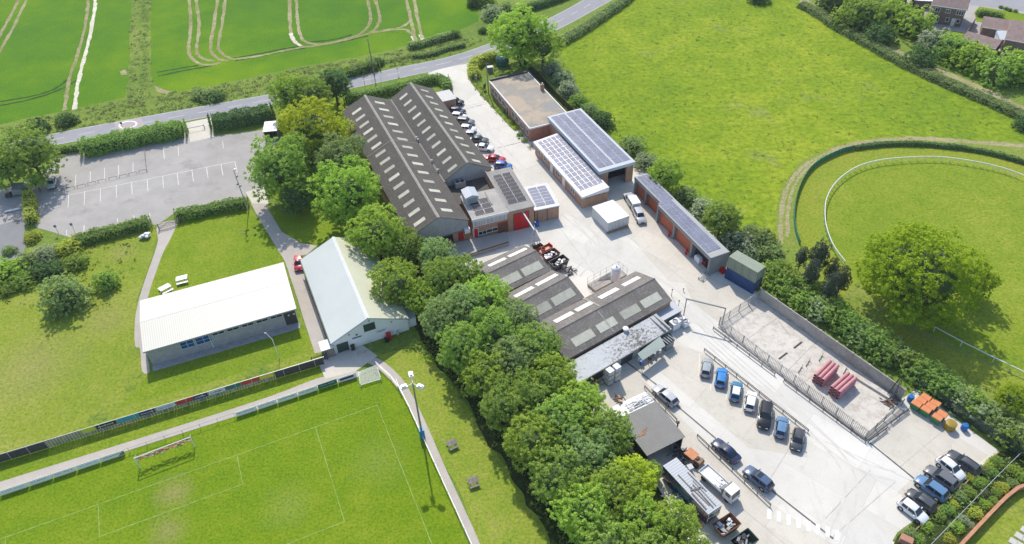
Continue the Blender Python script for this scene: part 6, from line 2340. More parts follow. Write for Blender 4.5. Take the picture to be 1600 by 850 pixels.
for k, (xa, ya, xb, yb, w) in enumerate(((.25, .3, .55, .32, .14), (.45, .75, .95, .7, .16), (.5, .55, .96, .5, .12), (.52, .35, .9, .42, .16), (.56, .2, .62, .9, .2), (.6, .15, .92, .12, .2), (.3, .85, .7, .88, .12))):
    a = (lw * xa, y0 + (y1 - y0) * ya, 3.09 + .03 * (k % 3))
    b = (lw * xb, y0 + (y1 - y0) * yb, 3.09 + .03 * (k % 3))
    m = MB()
    mid_ = Vector(((a[0] + b[0]) / 2, (a[1] + b[1]) / 2, 0))
    w0 = Matrix.Rotation(t.rz, 3, 'Z') @ Vector(a) + Vector((t.o.x, t.o.y, 0))
    w1 = Matrix.Rotation(t.rz, 3, 'Z') @ Vector(b) + Vector((t.o.x, t.o.y, 0))
    ctr = (w0 + w1) / 2
    m.beam(w0 - ctr, w1 - ctr, w, .07)
    solo('plank', m, ['timber_grey', 'fascia_grey', 'timber_grey'][k % 3] if k != 4 else 'timber_grey', f'weathered plank lying on the coach roof, {ORD[k]} from the covered end', 'plank', tuple(ctr), 0, 'planks on the coach roof')

# flatbed lorry
a, b = G(1150, 779, 1.0), G(1098, 732, 1.0)
d = a - b
t = Thing('flatbed_lorry', 'white flatbed lorry with a laden dropside bed beside the coach', 'lorry', ((a.x + b.x) / 2, (a.y + b.y) / 2, .045), math.atan2(d.y, d.x))
lw = d.length
m = MB()
m.box(-lw / 2, lw / 2 - 1.9, -.95, .95, .85, 1.0)
for y in (-.97, .93):
    m.box(-lw / 2, lw / 2 - 1.9, y, y + .05, 1.0, 1.3)
m.box(-lw / 2, -lw / 2 + .05, -.92, .92, 1.0, 1.3)
t.part('bed', m, 'plastic_white')
m = MB()
for k in range(9):
    y = -.75 + .18 * k
    m.beam((-lw / 2 + .3 + rnd.uniform(0, .5), y, 1.08), (lw / 2 - 2.3 - rnd.uniform(0, 1), y + rnd.uniform(-.1, .1), 1.12), .16, .12)
t.part('load', m, 'fascia_white')
m = MB()
m.box(lw / 2 - 1.85, lw / 2 - 1.7, -.95, .95, .7, 2.1)
m.box(lw / 2 - 2.3, lw / 2 - 1.9, -.8, .3, 1.02, 1.6)
t.part('headboard', m, 'steel_grey')
m = MB()
m.hexa([(lw / 2 - 1.6, -.95, .5), (lw / 2, -.95, .5), (lw / 2, .95, .5), (lw / 2 - 1.6, .95, .5)], [(lw / 2 - 1.6, -.9, 2.2), (lw / 2 - .3, -.9, 2.2), (lw / 2 - .3, .9, 2.2), (lw / 2 - 1.6, .9, 2.2)])
t.part('cab', m, 'plastic_white')
m = MB()
m.hexa([(lw / 2 - .12, -.8, 1.25), (lw / 2 - .11, .8, 1.25), (lw / 2 - .27, .78, 2.05), (lw / 2 - .28, -.78, 2.05)], [(lw / 2 - .07, -.8, 1.25), (lw / 2 - .07, .8, 1.25), (lw / 2 - .24, .78, 2.06), (lw / 2 - .24, -.78, 2.06)])
t.part('windscreen', m, 'glass')
for s in (-1, 1):
    m = MB()
    m.box(lw / 2 - 1.2, lw / 2 - .45, min(s * .9, s * .95), max(s * .9, s * .95), 1.35, 1.95)
    t.part('side_window', m, 'glass')
    m = MB()
    m.box(lw / 2 - .02, lw / 2 + .03, s * .7 - .14, s * .7 + .14, .65, .85)
    t.part('headlight', m, 'lamp_clear')
    for x in (-lw / 2 + 1.0, lw / 2 - .8):
        m = MB()
        m.tube((x, s * .6, .42), (x, s * .94, .42), .42, n=16)
        t.part('wheel', m, 'tyre')
m = MB()
m.box(-lw / 2 + .3, lw / 2 - .2, -.4, .4, .5, .84)
t.part('chassis', m, 'dark_steel')


# skips
def skip(px, rz, L, Wd, H, mat, label, fill):
    p = G(*px, .0)
    t = Thing('skip', label, 'skip', (p.x, p.y, .045), rz, 'skips of scrap in the yard')
    m = MB()
    b = [(-L / 2 + .5, -Wd / 2 + .1), (L / 2 - .5, -Wd / 2 + .1), (L / 2 - .5, Wd / 2 - .1), (-L / 2 + .5, Wd / 2 - .1)]
    o = [(-L / 2, -Wd / 2), (L / 2, -Wd / 2), (L / 2, Wd / 2), (-L / 2, Wd / 2)]
    i = [(x * .95, y * .93) for x, y in o]
    ib = [(x * .95, y * .93) for x, y in b]
    vs = [(x, y, .1) for x, y in b] + [(x, y, H) for x, y in o] + [(x, y, H) for x, y in i] + [(x, y, .2) for x, y in ib]
    fs = [(3, 2, 1, 0), (12, 13, 14, 15)]
    for k in range(4):
        n = (k + 1) % 4
        fs += [(k, n, 4 + n, 4 + k), (4 + k, 4 + n, 8 + n, 8 + k), (8 + k, 8 + n, 12 + n, 12 + k)]
    m.add(vs, fs)
    t.part('shell', m, mat)
    m = MB()
    for s in (-1, 1):
        m.box(-L / 2, L / 2, s * Wd / 2 - .05, s * Wd / 2 + .05, H, H + .07)
        m.box(s * L / 2 - .05, s * L / 2 + .05, -Wd / 2 + .06, Wd / 2 - .06, H, H + .07)
    t.part('rim', m, mat)
    m = MB()
    for _ in range(16):
        m.cbox((rnd.uniform(-L * .36, L * .36), rnd.uniform(-Wd * .34, Wd * .34), H * rnd.uniform(.45, .8)), rnd.uniform(.3, .9), rnd.uniform(.15, .5), rnd.uniform(.08, .3), rnd.uniform(0, 3), rnd.randrange(3))
    t.part('scrap', m, fill)
    return t


yr = GAR.rz
sr = math.atan2(*(reversed((G(1140, 807) - G(1112.6, 825)).to_2d().to_tuple())))
skip((1133, 827), sr, 3.3, 2.0, 1.3, 'rust', 'rusty skip holding white and grey scrap near the lorry', ['plastic_white', 'fascia_grey', 'steel_light'])
skip((1160, 852), sr, 3.3, 2.0, 1.3, 'door_green', 'green skip of black sacks cut by the bottom edge', ['dark_steel', 'steel_grey', 'trim_black'])
sr2 = math.atan2(*(reversed((G(870, 393) - G(848, 404)).to_2d().to_tuple())))
pm('skip_maroon', (0.1, 0.03, 0.03), .7, .25, 1)
skip((860, 405), sr2, 3.3, 1.9, 1.3, 'skip_maroon', 'maroon skip of white offcuts at the end of the first mottled shed', ['plastic_white', 'steel_light', 'slate' if 'slate' in MAT else 'fascia_grey'])
skip((873, 417), sr2, 3.5, 1.9, 1.5, 'dark_steel', 'black skip of scrap metal at the end of the first mottled shed', ['galvanised', 'fascia_grey', 'dark_steel'])
solo('site_cabinet', MB().box(-.2, .2, -.6, .6, 0, 1.1).box(-.25, .25, -.65, .65, 1.1, 1.16), 'concrete_wall', 'pale panel leaning beside the black scrap skip', 'panel', tuple(G(879, 420)), sr2)


def heap(name, label, cat, px, r, h, mats, n=24, seed=1):
    rr = random.Random(seed)
    m = MB()
    for _ in range(n):
        a, q = rr.uniform(0, 6.28), r * rr.random() ** .6
        z = h * (1 - q / r) * rr.uniform(.2, 1)
        p = Vector((math.cos(a) * q, math.sin(a) * q, z + .05))
        d = Vector((rr.uniform(-1, 1), rr.uniform(-1, 1), rr.uniform(-.25, .35))).normalized() * rr.uniform(.3, .8)
        m.beam(p - d, p + d, rr.uniform(.06, .3), rr.uniform(.04, .18), rr.randrange(len(mats)))
    p = G(*px)
    return solo(name, m, mats, label, cat, (p.x, p.y, .05))


heap('scrap_heap', 'tangled dark scrap metal between tool shed and coach', 'scrap', (1062, 714), 1.7, 1.5, ['dark_steel', 'trim_black', 'steel_grey'], 60, 2)
heap('scrap_heap', 'loose grey scrap beyond the black skip', 'scrap', (889, 425), 1.2, .9, ['concrete_wall', 'galvanised', 'dark_steel'], 26, 3)
pm('orange_paint', (0.5, 0.19, 0.07), .5, .15, 1)
heap('pipe_heap', 'heap of orange pipes between the coach and the trees', 'pipes', (1094, 808), 1.2, .6, ['orange_paint', 'orange_paint', 'fascia_grey'], 22, 4)
heap('junk_pile', 'pale junk pile behind the coach under the trees', 'junk', (1058, 778), 1.6, .8, ['fascia_white', 'plastic_blue', 'dark_steel', 'steel_light'], 26, 5)

# small orange dumper
p = G(1080, 718)
t = Thing('dumper', 'small orange site dumper beside the tangled scrap', 'dumper', (p.x, p.y, .045), yr + .3)
m = MB()
m.hexa([(-.7, -.6, .6), (.5, -.6, .6), (.5, .6, .6), (-.7, .6, .6)], [(-1.0, -.75, 1.3), (.7, -.75, 1.3), (.7, .75, 1.3), (-1.0, .75, 1.3)])
t.part('hopper', m, 'orange_paint')
m = MB()
m.box(.72, 1.7, -.5, .5, .45, 1.2)
t.part('engine_cover', m, 'rust_light')
m = MB()
m.box(.75, 1.1, -.3, .3, 1.21, 1.4)
t.part('seat', m, 'trim_black')
for x in (-.6, 1.3):
    for s in (-1, 1):
        m = MB()
        m.tube((x, s * .55, .4), (x, s * .85, .4), .4, n=14)
        t.part('wheel', m, 'tyre')
p = G(1077, 735)
solo('gas_cage', MB().box(-.35, .35, -.35, .35, 0, .9).box(-.4, .4, -.4, .4, .9, .96), 'steel_light', 'small pale steel cabinet below the orange dumper', 'cabinet', (p.x, p.y, .045), yr)
# plant trailer and bucket by the hoist
p = G(852, 393)
t = Thing('plant_trailer', 'red framed plant trailer with orange load beside the hoist', 'trailer', (p.x, p.y, .045), sr2)
m = MB()
m.box(-1.3, 1.3, -.7, .7, .45, .55)
t.part('deck', m, 'orange_paint')
m = MB()
for y in (-.7, .66):
    m.box(-1.3, 1.3, y, y + .04, .55, .95)
m.box(1.26, 1.3, -.66, .66, .55, 1.3)
m.beam((-1.3, 0, .5), (-2.2, 0, .45), .1, .1)
t.part('rails', m, 'door_red')
m = MB()
m.lathe((-.5, 0, .56), [(.4, 0), (.45, .5), (.38, .5), (.3, .15)], 14)
t.part('tub', m, 'rust_light')
for s in (-1, 1):
    m = MB()
    m.tube((.1, s * .55, .3), (.1, s * .75, .3), .3, n=14)
    t.part('wheel', m, 'tyre')
p = G(842, 389)
m = MB()
m.add([(-.9, -.5, 0), (.9, -.5, 0), (.9, .5, 0), (-.9, .5, 0), (-1.1, -.6, .6), (.8, -.6, .8), (.8, .6, .8), (-1.1, .6, .6)], [(0, 1, 2, 3), (0, 1, 5, 4), (1, 2, 6, 5), (2, 3, 7, 6), (3, 0, 4, 7)])
solo('digger_bucket', m, 'rust', 'ochre rusty digger bucket lying at the foot of the hoist', 'bucket', (p.x, p.y, .05), .6)
# hoist
p = G(834, 384)
t = Thing('hoist', 'grey lattice hoist frame with a long boom before the red shutter', 'hoist', (p.x, p.y, .045), OFF.rz)
top = t.l(G(836.5, 360, 3.6)) if False else Vector((0.2, .2, 3.7))
m = MB()
for x, y in ((-1.1, -.8), (1.2, -.7), (-.9, 1.0), (1.1, 1.1)):
    m.tube((x, y, 0), tuple(top + Vector((x * .12, y * .12, 0))), .07, n=6)
m.tube((-.65, -.45, 1.6), (.72, -.4, 1.6), .05, n=6)
m.tube((-.55, .55, 1.6), (.7, .6, 1.6), .05, n=6)
m.tube((-.8, -.55, 1.0), (.72, -.4, 1.6), .04, n=6)
t.part('trestle', m, 'steel_light')
m = MB()
e = t.l(G(815, 329, 4.3))
m.tube(tuple(top), (e.x, e.y, 4.3), .17, n=10)
t.part('boom', m, 'steel_light')
m = MB()
m.tube((.1, .1, .3), (.15, .15, 3.6), .03, n=6)
m.box(-.3, .4, -.3, .4, 0, .35)
t.part('winch', m, 'dark_steel')

# ------------------------------------------------------------------ containers
def container(px_a, px_b, z0, L, Wd, mat, label, group=None, top=None, side=1, shift=0.0, H=2.59):
    a, b = G(*px_a, z0), G(*px_b, z0)
    u = (b - a).normalized()
    c = (a + b) / 2
    t = Thing('shipping_container', label, 'container', (c.x, c.y, z0 + .05), math.atan2(u.y, u.x), group)
    y0, y1 = (shift, shift + Wd) if side > 0 else (-Wd - shift, -shift)
    m = MB()
    m.box(-L / 2 + .08, L / 2 - .08, y0 + .05, y1 - .05, .1, H - .08)
    t.part('shell', m, mat)
    m = MB()
    m.box(-L / 2, L / 2, y0, y1, H - .08, H)
    t.part('roof', m, top or mat)
    m = MB()
    for x in (-L / 2, L / 2 - .12):
        for y in (y0, y1 - .12):
            m.box(x, x + .12, y, y + .12, 0, H - .081)
    for y in (y0, y1 - .1):
        m.box(-L / 2 + .121, L / 2 - .121, y, y + .1, 0, .16)
    t.part('frame', m, mat)
    m = MB()
    for k in range(1, 4):
        yy = y0 + Wd * k / 4
        m.tube((L / 2 - .06, yy, .2), (L / 2 - .06, yy, H - .2), .03, n=6)
    t.part('lock_bar', m, 'galvanised')
    return t


container((925, 340), (948, 364), 0, 6.06, 2.44, 'container_white', 'white shipping container, nearer the yard of a joined pair', 'white containers', 'plastic_white', 1 if Thing.px is None else 1)
container((925, 340), (948, 364), 0, 6.06, 2.44, 'container_white', 'white shipping container, nearer the garages of a joined pair', 'white containers', 'plastic_white', 1, 2.5)
t = container((1131.6, 434), (1175.5, 460), 0, 6.06, 2.44, 'container_blue', 'dark blue shipping container under the green one', 'stacked containers', 'container_blue', 1)
t2 = container((1131.6, 434), (1175.5, 460), 0, 6.06, 2.44, 'container_green', 'pale green shipping container stacked on the blue one', 'stacked containers', 'container_green', 1)
t2.e.location.z = .05 + 2.62
for x in (-1.5, 0, 1.5):
    m = MB()
    m.box(x - .03, x + .03, -.012, .035, .2, 2.5)
    t2.part('side_post', m, 'steel_grey')
m = MB()
m.lathe((-2.4, -.02, 1.9), [(.18, -.02), (.18, .02)], 12)
p = G(964, 361)
solo('timber_bearers', MB().box(-2.4, 2.4, -.25, .25, 0, .35), 'timber', 'timber bearer under the end of the white containers', 'timber', tuple(G(965, 360)), math.atan2(*(reversed((G(982, 354.5) - G(948, 365)).to_2d().to_tuple()))))

# ------------------------------------------------------------------ bits on the yard
# IBC tanks: two stacks of three
for s, (x, y) in enumerate(((951, 599), (961.5, 593))):
    for k in range(3):
        p = G(x, y)
        t = Thing('tote_tank', f'white caged liquid tote, {["bottom", "middle", "top"][k]} of the {["left", "right"][s]} stack against the lean-to', 'tote tank', (p.x, p.y, .05 + k * 1.12), LEAN.rz, 'stacked liquid totes')
        m = MB()
        m.box(-.5, .5, -.5, .5, .14, 1.06)
        m.lathe((0, 0, 1.06), [(.16, 0), (.16, .05)], 10)
        t.part('tank', m, 'plastic_white')
        m = MB()
        for q in range(5):
            v = -.52 + q * .26
            m.beam((v, -.53, .14), (v, -.53, 1.08), .025, .025)
            m.beam((-.53, v, .14), (-.53, v, 1.08), .025, .025)
            m.beam((.53, v, .14), (.53, v, 1.08), .025, .025)
        for zz in (.4, .75, 1.08):
            m.beam((-.53, -.535, zz), (.53, -.535, zz), .02, .025)
        t.part('cage', m, 'galvanised')
        m = MB()
        m.box(-.52, .52, -.52, .52, 0, .13)
        t.part('pallet', m, 'timber_grey')
p = G(931, 602)
m = MB()
m.lathe((0, 0, 0), [(.16, 0), (.19, .05), (.19, 1.15), (.1, 1.32), (.05, 1.42)], 14)
pm('yellow_paint', (0.62, 0.36, 0.03), .45, .1, 1)
solo('gas_bottle', m, 'yellow_paint', 'tall orange yellow gas bottle beside the lean-to wall', 'gas bottle', (p.x, p.y, .05))
p = G(939, 599)
m = MB()
m.lathe((0, 0, 0), [(.4, 0), (.45, .2), (.45, .85), (.4, .85), (.38, .5)], 16)
solo('open_drum', m, 'fascia_grey', 'open grey drum between gas bottle and white totes', 'drum', (p.x, p.y, .05))
for k, (x, y, lab) in enumerate(((1053, 513, 'white cooling unit with round fan guard at the lean-to end'), (1061, 506, 'white cooling unit behind the round fan guard'), (1069, 509, 'small white condenser at the outer corner of the lean-to'))):
    p = G(x, y)
    t = Thing('cooling_unit', lab, 'cooling unit', (p.x, p.y, .05), LEAN.rz, 'cooling units by the lean-to')
    m = MB()
    s = (.85, .75, .55)[k]
    m.box(-s, s, -.6, .6, .1, 1.7 - .25 * k)
    t.part('casing', m, 'plastic_white')
    m = MB()
    m.lathe((0, 0, 1.7 - .25 * k), [(.5, 0), (.5, .14), (.42, .14), (.42, .02)], 18)
    t.part('fan_guard', m, 'fascia_grey')
# things under the canopy
for x, y, m_, lab in ((1002, 570, 'plastic_blue', 'blue barrel under the left end of the canopy'), (998, 565, 'fascia_white', 'white barrel at the canopy corner'), (1015, 562, 'trim_black', 'black keg under the middle of the canopy'), (1022, 557, 'galvanised', 'steel keg right of the black keg under the canopy'), (1030, 552, 'plastic_white', 'white keg under the right end of the canopy')):
    p = G(x, y)
    mb = MB()
    mb.lathe((0, 0, 0), [(.26, 0), (.3, .12), (.31, .45), (.3, .78), (.26, .9), (.05, .92)], 14)
    solo('keg' if 'keg' in lab else 'barrel', mb, m_, lab, 'barrel', (p.x, p.y, .05))
for x, y, lab in ((838.7, 353, 'blue barrel against the small solar shed'), (1505, 671, 'blue barrel beside the dark green palisade fence'), (1421, 626, 'blue and white drum behind the end of the concrete wall')):
    p = G(x, y)
    mb = MB()
    mb.lathe((0, 0, 0), [(.4, 0), (.48, .1), (.5, .5), (.48, .95), (.4, 1.05), (.08, 1.07)], 16)
    solo('barrel', mb, 'plastic_blue', lab, 'barrel', (p.x, p.y, .05))
# white silo on its plinth
PL = pxs([(917.6, 447), (930, 457.5), (962, 441), (979, 432), (966, 421)])
c = PL[0]
t = Thing('silo_plinth', 'raised concrete plinth with handrails around the white silo', 'plinth', (c.x, c.y, 0), 0)
m = MB()
m.prism([(p.x - c.x, p.y - c.y) for p in PL], 0, .55)
t.part('slab', m, 'concrete_wall')
for a, b in ((0, 4), (3, 4), (0, 1)):
    A, B = PL[a] - c, PL[b] - c
    n = max(2, int((B - A).length / 1.3))
    m = MB()
    for k in range(n + 1):
        q = A.lerp(B, k / n)
        m.tube((q.x, q.y, .55), (q.x, q.y, 2.1 if (a, b) != (0, 1) else 1.4), .03, n=6)
    for z in (1.2, 2.1) if (a, b) != (0, 1) else (1.4,):
        m.tube((A.x, A.y, z), (B.x, B.y, z), .025, n=6)
    t.part('handrail', m, 'galvanised')
m = MB()
for k in range(10):
    q = PL[0].lerp(PL[2], .25 + .05 * k) - c
    q2 = PL[4].lerp(PL[3], .1 * k) - c
    m.tube((q.x + .6, q.y + .5, .7), (q2.x * .6 + q.x * .4, q2.y * .6 + q.y * .4, .7 + .12 * (k % 4)), .04, n=6)
t.part('pipework', m, 'steel_grey')
p = G(961, 440)
t = Thing('silo', 'white cylindrical silo with domed top beside the longest mottled shed', 'silo', (p.x, p.y, .55), 0)
m = MB()
m.lathe((0, 0, 0), [(.85, 0), (.85, 2.75), (.6, 3.05), (.2, 3.2)], 28)
smooth(t.part('tank', m, 'plastic_white'))
m = MB()
m.lathe((0, 0, 3.2), [(.2, -.02), (.2, .14), (.05, .16)], 12)
t.part('hatch', m, 'fascia_grey')
m = MB()
m.lathe((0, 0, 2.7), [(.87, 0), (.87, .07)], 28)
t.part('band', m, 'fascia_grey')
# height gantry
A, B = G(1068, 494), G(1127.5, 509)
u = B - A
t = Thing('height_gantry', 'thin grey goalpost height restrictor across the yard', 'gantry', (A.x, A.y, 0), math.atan2(u.y, u.x))
L = u.length
for x in (0, L):
    m = MB()
    m.tube((x, 0, 0), (x, 0, 4.2), .09, n=8)
    t.part('post', m, 'steel_grey')
m = MB()
m.beam((-.1, 0, 4.25), (L + .1, 0, 4.25), .18, .2)
t.part('crossbar', m, 'steel_grey')
# small lamp posts and bollards in the yard
for x, y, h, lab in ((1049, 463, 1.6, 'thin marker post at the end of the longest shed'), (1060, 478, 1.2, 'short dark marker post by the bluish shelter'), (1067.5, 455, .5, 'tiny dark bollard in the middle of the yard')):
    p = G(x, y)
    m = MB()
    m.tube((0, 0, 0), (0, 0, h), .05, n=8)
    m.cbox((0, 0, h), .22, .18, .14)
    solo('marker_post', m, 'dark_steel', lab, 'post', (p.x, p.y, .03))


# ------------------------------------------------------------------ rails, walls, fences
def rail_barrier(pts, label, h=.75, rails=(.4, .7), post=2.4, mat='dark_steel', group='vehicle rails in the yard', name='vehicle_rail', cat='barrier', thick=.1, loc_z=.04, pmat=None):
    P = [Vector((p.x, p.y, 0)) for p in pts]
    o = P[0]
    t = Thing(name, label, cat, (o.x, o.y, loc_z), 0, group)
    for a, b in zip(P[:-1], P[1:]):
        n = max(1, round((b - a).length / post))
        for k in range(n + (1 if b is P[-1] else 0)):
            q = a.lerp(b, k / n) - o
            m = MB()
            m.tube((q.x, q.y, 0), (q.x, q.y, h), thick * .55, n=6)
            t.part('post', m, pmat or mat)
    for z in rails:
        m = MB()
        for a, b in zip(P[:-1], P[1:]):
            m.beam(tuple(a - o + Vector((0, 0, z))), tuple(b - o + Vector((0, 0, z))), thick * .7, thick)
        t.part('rail', m, mat)
    return t


rail_barrier(pxs([(1100, 549), (1262, 676)]), 'long dark double rail behind the angled row of cars')
rail_barrier(pxs([(1007, 607), (1057, 659)]), 'short dark rail between the silver estate and the tool shed')
rail_barrier(pxs([(1089, 683), (1203, 792)]), 'dark rail between the two blue cars and the lorry')
rail_barrier(pxs([(1114, 515), (1210, 587)]), 'guard rail along the upper part of the yard kerb', rails=(.35, .6))
rail_barrier(pxs([(1224, 597), (1352, 692)]), 'guard rail along the lower part of the yard kerb', rails=(.35, .6))
rail_barrier(pxs([(1356, 692), (1384, 672)]), 'short guard rail at the lower corner of the compound', rails=(.35, .6))
rail_barrier(pxs([(1392, 662), (1418, 643)]), 'short guard rail next to the orange lidded bins', rails=(.35, .6))


def wall_run(name, label, cat, pts, h, th, mat, panel=None, post=None, cap=None, z=0.0, group=None):
    P = [Vector((p.x, p.y, 0)) for p in pts]
    o = P[0]
    t = Thing(name, label, cat, (o.x, o.y, z), 0, group)
    m = MB()
    for a, b in zip(P[:-1], P[1:]):
        m.beam(tuple(a - o + Vector((0, 0, h / 2))), tuple(b - o + Vector((0, 0, h / 2))), th, h)
    t.part('panel', m, mat)
    if post:
        for a, b in zip(P[:-1], P[1:]):
            n = max(1, round((b - a).length / panel))
            for k in range(n + (1 if b is P[-1] else 0)):
                q = a.lerp(b, k / n) - o
                m = MB()
                m.cbox((q.x, q.y, 0), th * 1.9, th * 1.9, h + .05, math.atan2((b - a).y, (b - a).x))
                t.part('post', m, post)
    if cap:
        m = MB()
        for a, b in zip(P[:-1], P[1:]):
            m.beam(tuple(a - o + Vector((0, 0, h + .05))), tuple(b - o + Vector((0, 0, h + .05))), th + .14, .1)
        t.part('coping', m, cap)
    return t


area('compound_floor', pxs([(1124, 510), (1186, 466), (1412, 622), (1350, 684)]), .040, 'concrete_old', 2, 0)
wall_run('concrete_wall', 'long grey concrete panel wall at the back of the storage compound', 'wall', pxs([(1187, 468), (1406, 624)]), 2.5, .16, 'concrete_wall', 3.0, 'concrete_wall')
m = MB()
for k, (a, b) in enumerate([((1123, 511), (1352, 687)), ((1352, 687), (1411, 641))]):
    A, B = G(*a), G(*b)
    m.beam((A.x, A.y, .09), (B.x, B.y, .09), .45, .2)
struct('kerb', m, 'concrete_wall')
m = MB()
for k, (a, b) in enumerate([((1160, 535), (1225, 490)), ((1225, 585), (1290, 520)), ((1190, 560), (1300, 605)), ((1320, 560), (1385, 605)), ((1240, 610), (1305, 560)), ((1215, 500), (1235, 525))]):
    strip_mb(m, path(pxs([a, b]), .5, 0, False), .16, .046 + .0002 * k, 0, .04, .4)
struct('compound_joints', m, 'joint')
m = MB()
for k, (a, b) in enumerate([((1240.5, 544.5), (1253, 534.5)), ((1217, 561.5), (1230, 551.5))]):
    strip_mb(m, path(pxs([a, b]), .5, 0, False), .35, .048 + .0002 * k, 0, 0, 0)
struct('compound_drain', m, 'trim_black')


def palisade(name, label, pts, h, mat, pitch=.3, post=2.7, z=.04, pale=.07, group=None, cat='fence'):
    P = [Vector((p.x, p.y, 0)) for p in pts]
    o = P[0]
    t = Thing(name, label, cat, (o.x, o.y, z), 0, group)
    m, r = MB(), MB()
    for a, b in zip(P[:-1], P[1:]):
        L = (b - a).length
        d = (b - a) / L
        for k in range(int(L / pitch)):
            q = a + d * (k + .5) * pitch - o
            m.cbox((q.x, q.y, .08), pale, .02, h - .08, math.atan2(d.y, d.x))
        for zz in (.35, h - .3):
            r.beam(tuple(a - o + Vector((0, 0, zz))), tuple(b - o + Vector((0, 0, zz))), .05, .06)
        n = max(1, round(L / post))
        for k in range(n + (1 if b is P[-1] else 0)):
            q = a.lerp(b, k / n) - o
            mm = MB()
            mm.cbox((q.x, q.y, 0), .12, .12, h, math.atan2(d.y, d.x))
            t.part('post', mm, mat)
    t.part('pales', m, mat)
    t.part('rails', r, mat)
    return t


palisade('palisade_fence', 'grey palisade fence along the yard side of the storage compound', pxs([(1123, 508), (1352, 685)]), 1.9, 'galvanised', .28)
palisade('palisade_fence', 'grey palisade fence closing the container end of the compound', pxs([(1123, 508), (1184, 466)]), 1.9, 'galvanised', .28)
palisade('palisade_fence', 'grey railings beside the steps at the bin end of the compound', pxs([(1352, 685), (1408, 634)]), 1.7, 'steel_grey', .22)
palisade('palisade_fence', 'dark green palisade fence between yard and shrub hedge', pxs([(1430, 606), (1590, 716)]), 2.2, 'door_green', .17, pale=.1)
palisade('boundary_fence', 'black boundary fence behind the brick block', pxs([(808, 92), (840, 124), (872, 158), (905, 190)]), 2.0, 'trim_black', .16, pale=.15)
# lattice trestle
p = G(1394, 618)
t = Thing('lattice_trestle', 'dark lattice trestle leaning by the compound wall', 'trestle', (p.x, p.y, .04), .6)
m = MB()
for s in (-1, 1):
    for q in (-1, 1):
        m.beam((s * .8, q * .5, 0), (s * .25, q * .15, 4.0), .08, .08)
for k in range(5):
    f0, f1 = k / 5, (k + 1) / 5
    w0, w1 = .8 - .55 * f0, .8 - .55 * f1
    for q in (-1, 1):
        m.beam((-w0, q * (.5 - .35 * f0), 4 * f0), (w1, q * (.5 - .35 * f1), 4 * f1), .05, .05)
        m.beam((w0, q * (.5 - .35 * f0), 4 * f0), (-w1, q * (.5 - .35 * f1), 4 * f1), .05, .05)
t.part('frame', m, 'dark_steel')
heap('steel_stubs', 'low heap of steel stubs at the foot of the lattice trestle', 'scrap', (1390, 628), 1.6, .4, ['dark_steel', 'steel_grey', 'rust'], 22, 9)
for k, (x, y) in enumerate(((1262, 568), (1250, 578), (1282, 560), (1298, 572), (1320, 580))):
    p = G(x, y)
    m = MB()
    m.beam((-.6, -.5, .1), (.6, .5, .1), .1, .12)
    m.tube((-.6, -.5, 0), (-.6, -.5, .6), .04, n=6)
    m.tube((0, 0, 0), (0, 0, .6), .04, n=6)
    m.tube((.6, .5, 0), (.6, .5, .6), .04, n=6)
    solo('storage_rack', m, 'steel_grey', f'low steel storage rack, {ORD[k]} from the yard fence behind the pink pipes', 'rack', (p.x, p.y, .045), .2, 'racks behind the pink pipes')
m = MB()
a, b = G(1330, 585), G(1390, 622)
m.beam((0, 0, .2), ((b - a).x, (b - a).y, .2), .9, .4)
solo('concrete_kerb_block', m, 'concrete_old', 'long broken concrete kerb in front of the panel wall', 'kerb block', (a.x, a.y, .045))
# pink pipes
pm('pipe_pink', (0.46, 0.2, 0.21), .6, .12, .8)
pm('pipe_bore', (0.12, 0.03, 0.035), .8, .2, 1)
for s, (na, fa, wrd) in enumerate((((1276, 601), (1299, 578), 'upper left stack'), ((1301, 620), (1327, 597), 'lower right stack'))):
    A, B = G(*na), G(*fa)
    d = (B - A).normalized()
    sd = Vector((-d.y, d.x, 0))
    L = (B - A).length
    for row in range(3):
        for cidx in range(3):
            o = A + sd * ((cidx - 1) * .66) + Vector((0, 0, .38 + row * .62))
            t = Thing('pipe', f'pink pipe, {["bottom", "middle", "top"][row]} row, {["right", "middle", "left"][cidx]} column of the {wrd}', 'pipe', tuple(o), math.atan2(d.y, d.x), 'stacked pink pipes')
            m = MB()
            m.tube((0, 0, 0), (L, 0, 0), .31, n=16)
            smooth(t.part('tube', m, 'pipe_pink'))
            m = MB()
            m.tube((-.012, 0, 0), (.02, 0, 0), .25, n=14)
            t.part('bore', m, 'pipe_bore')

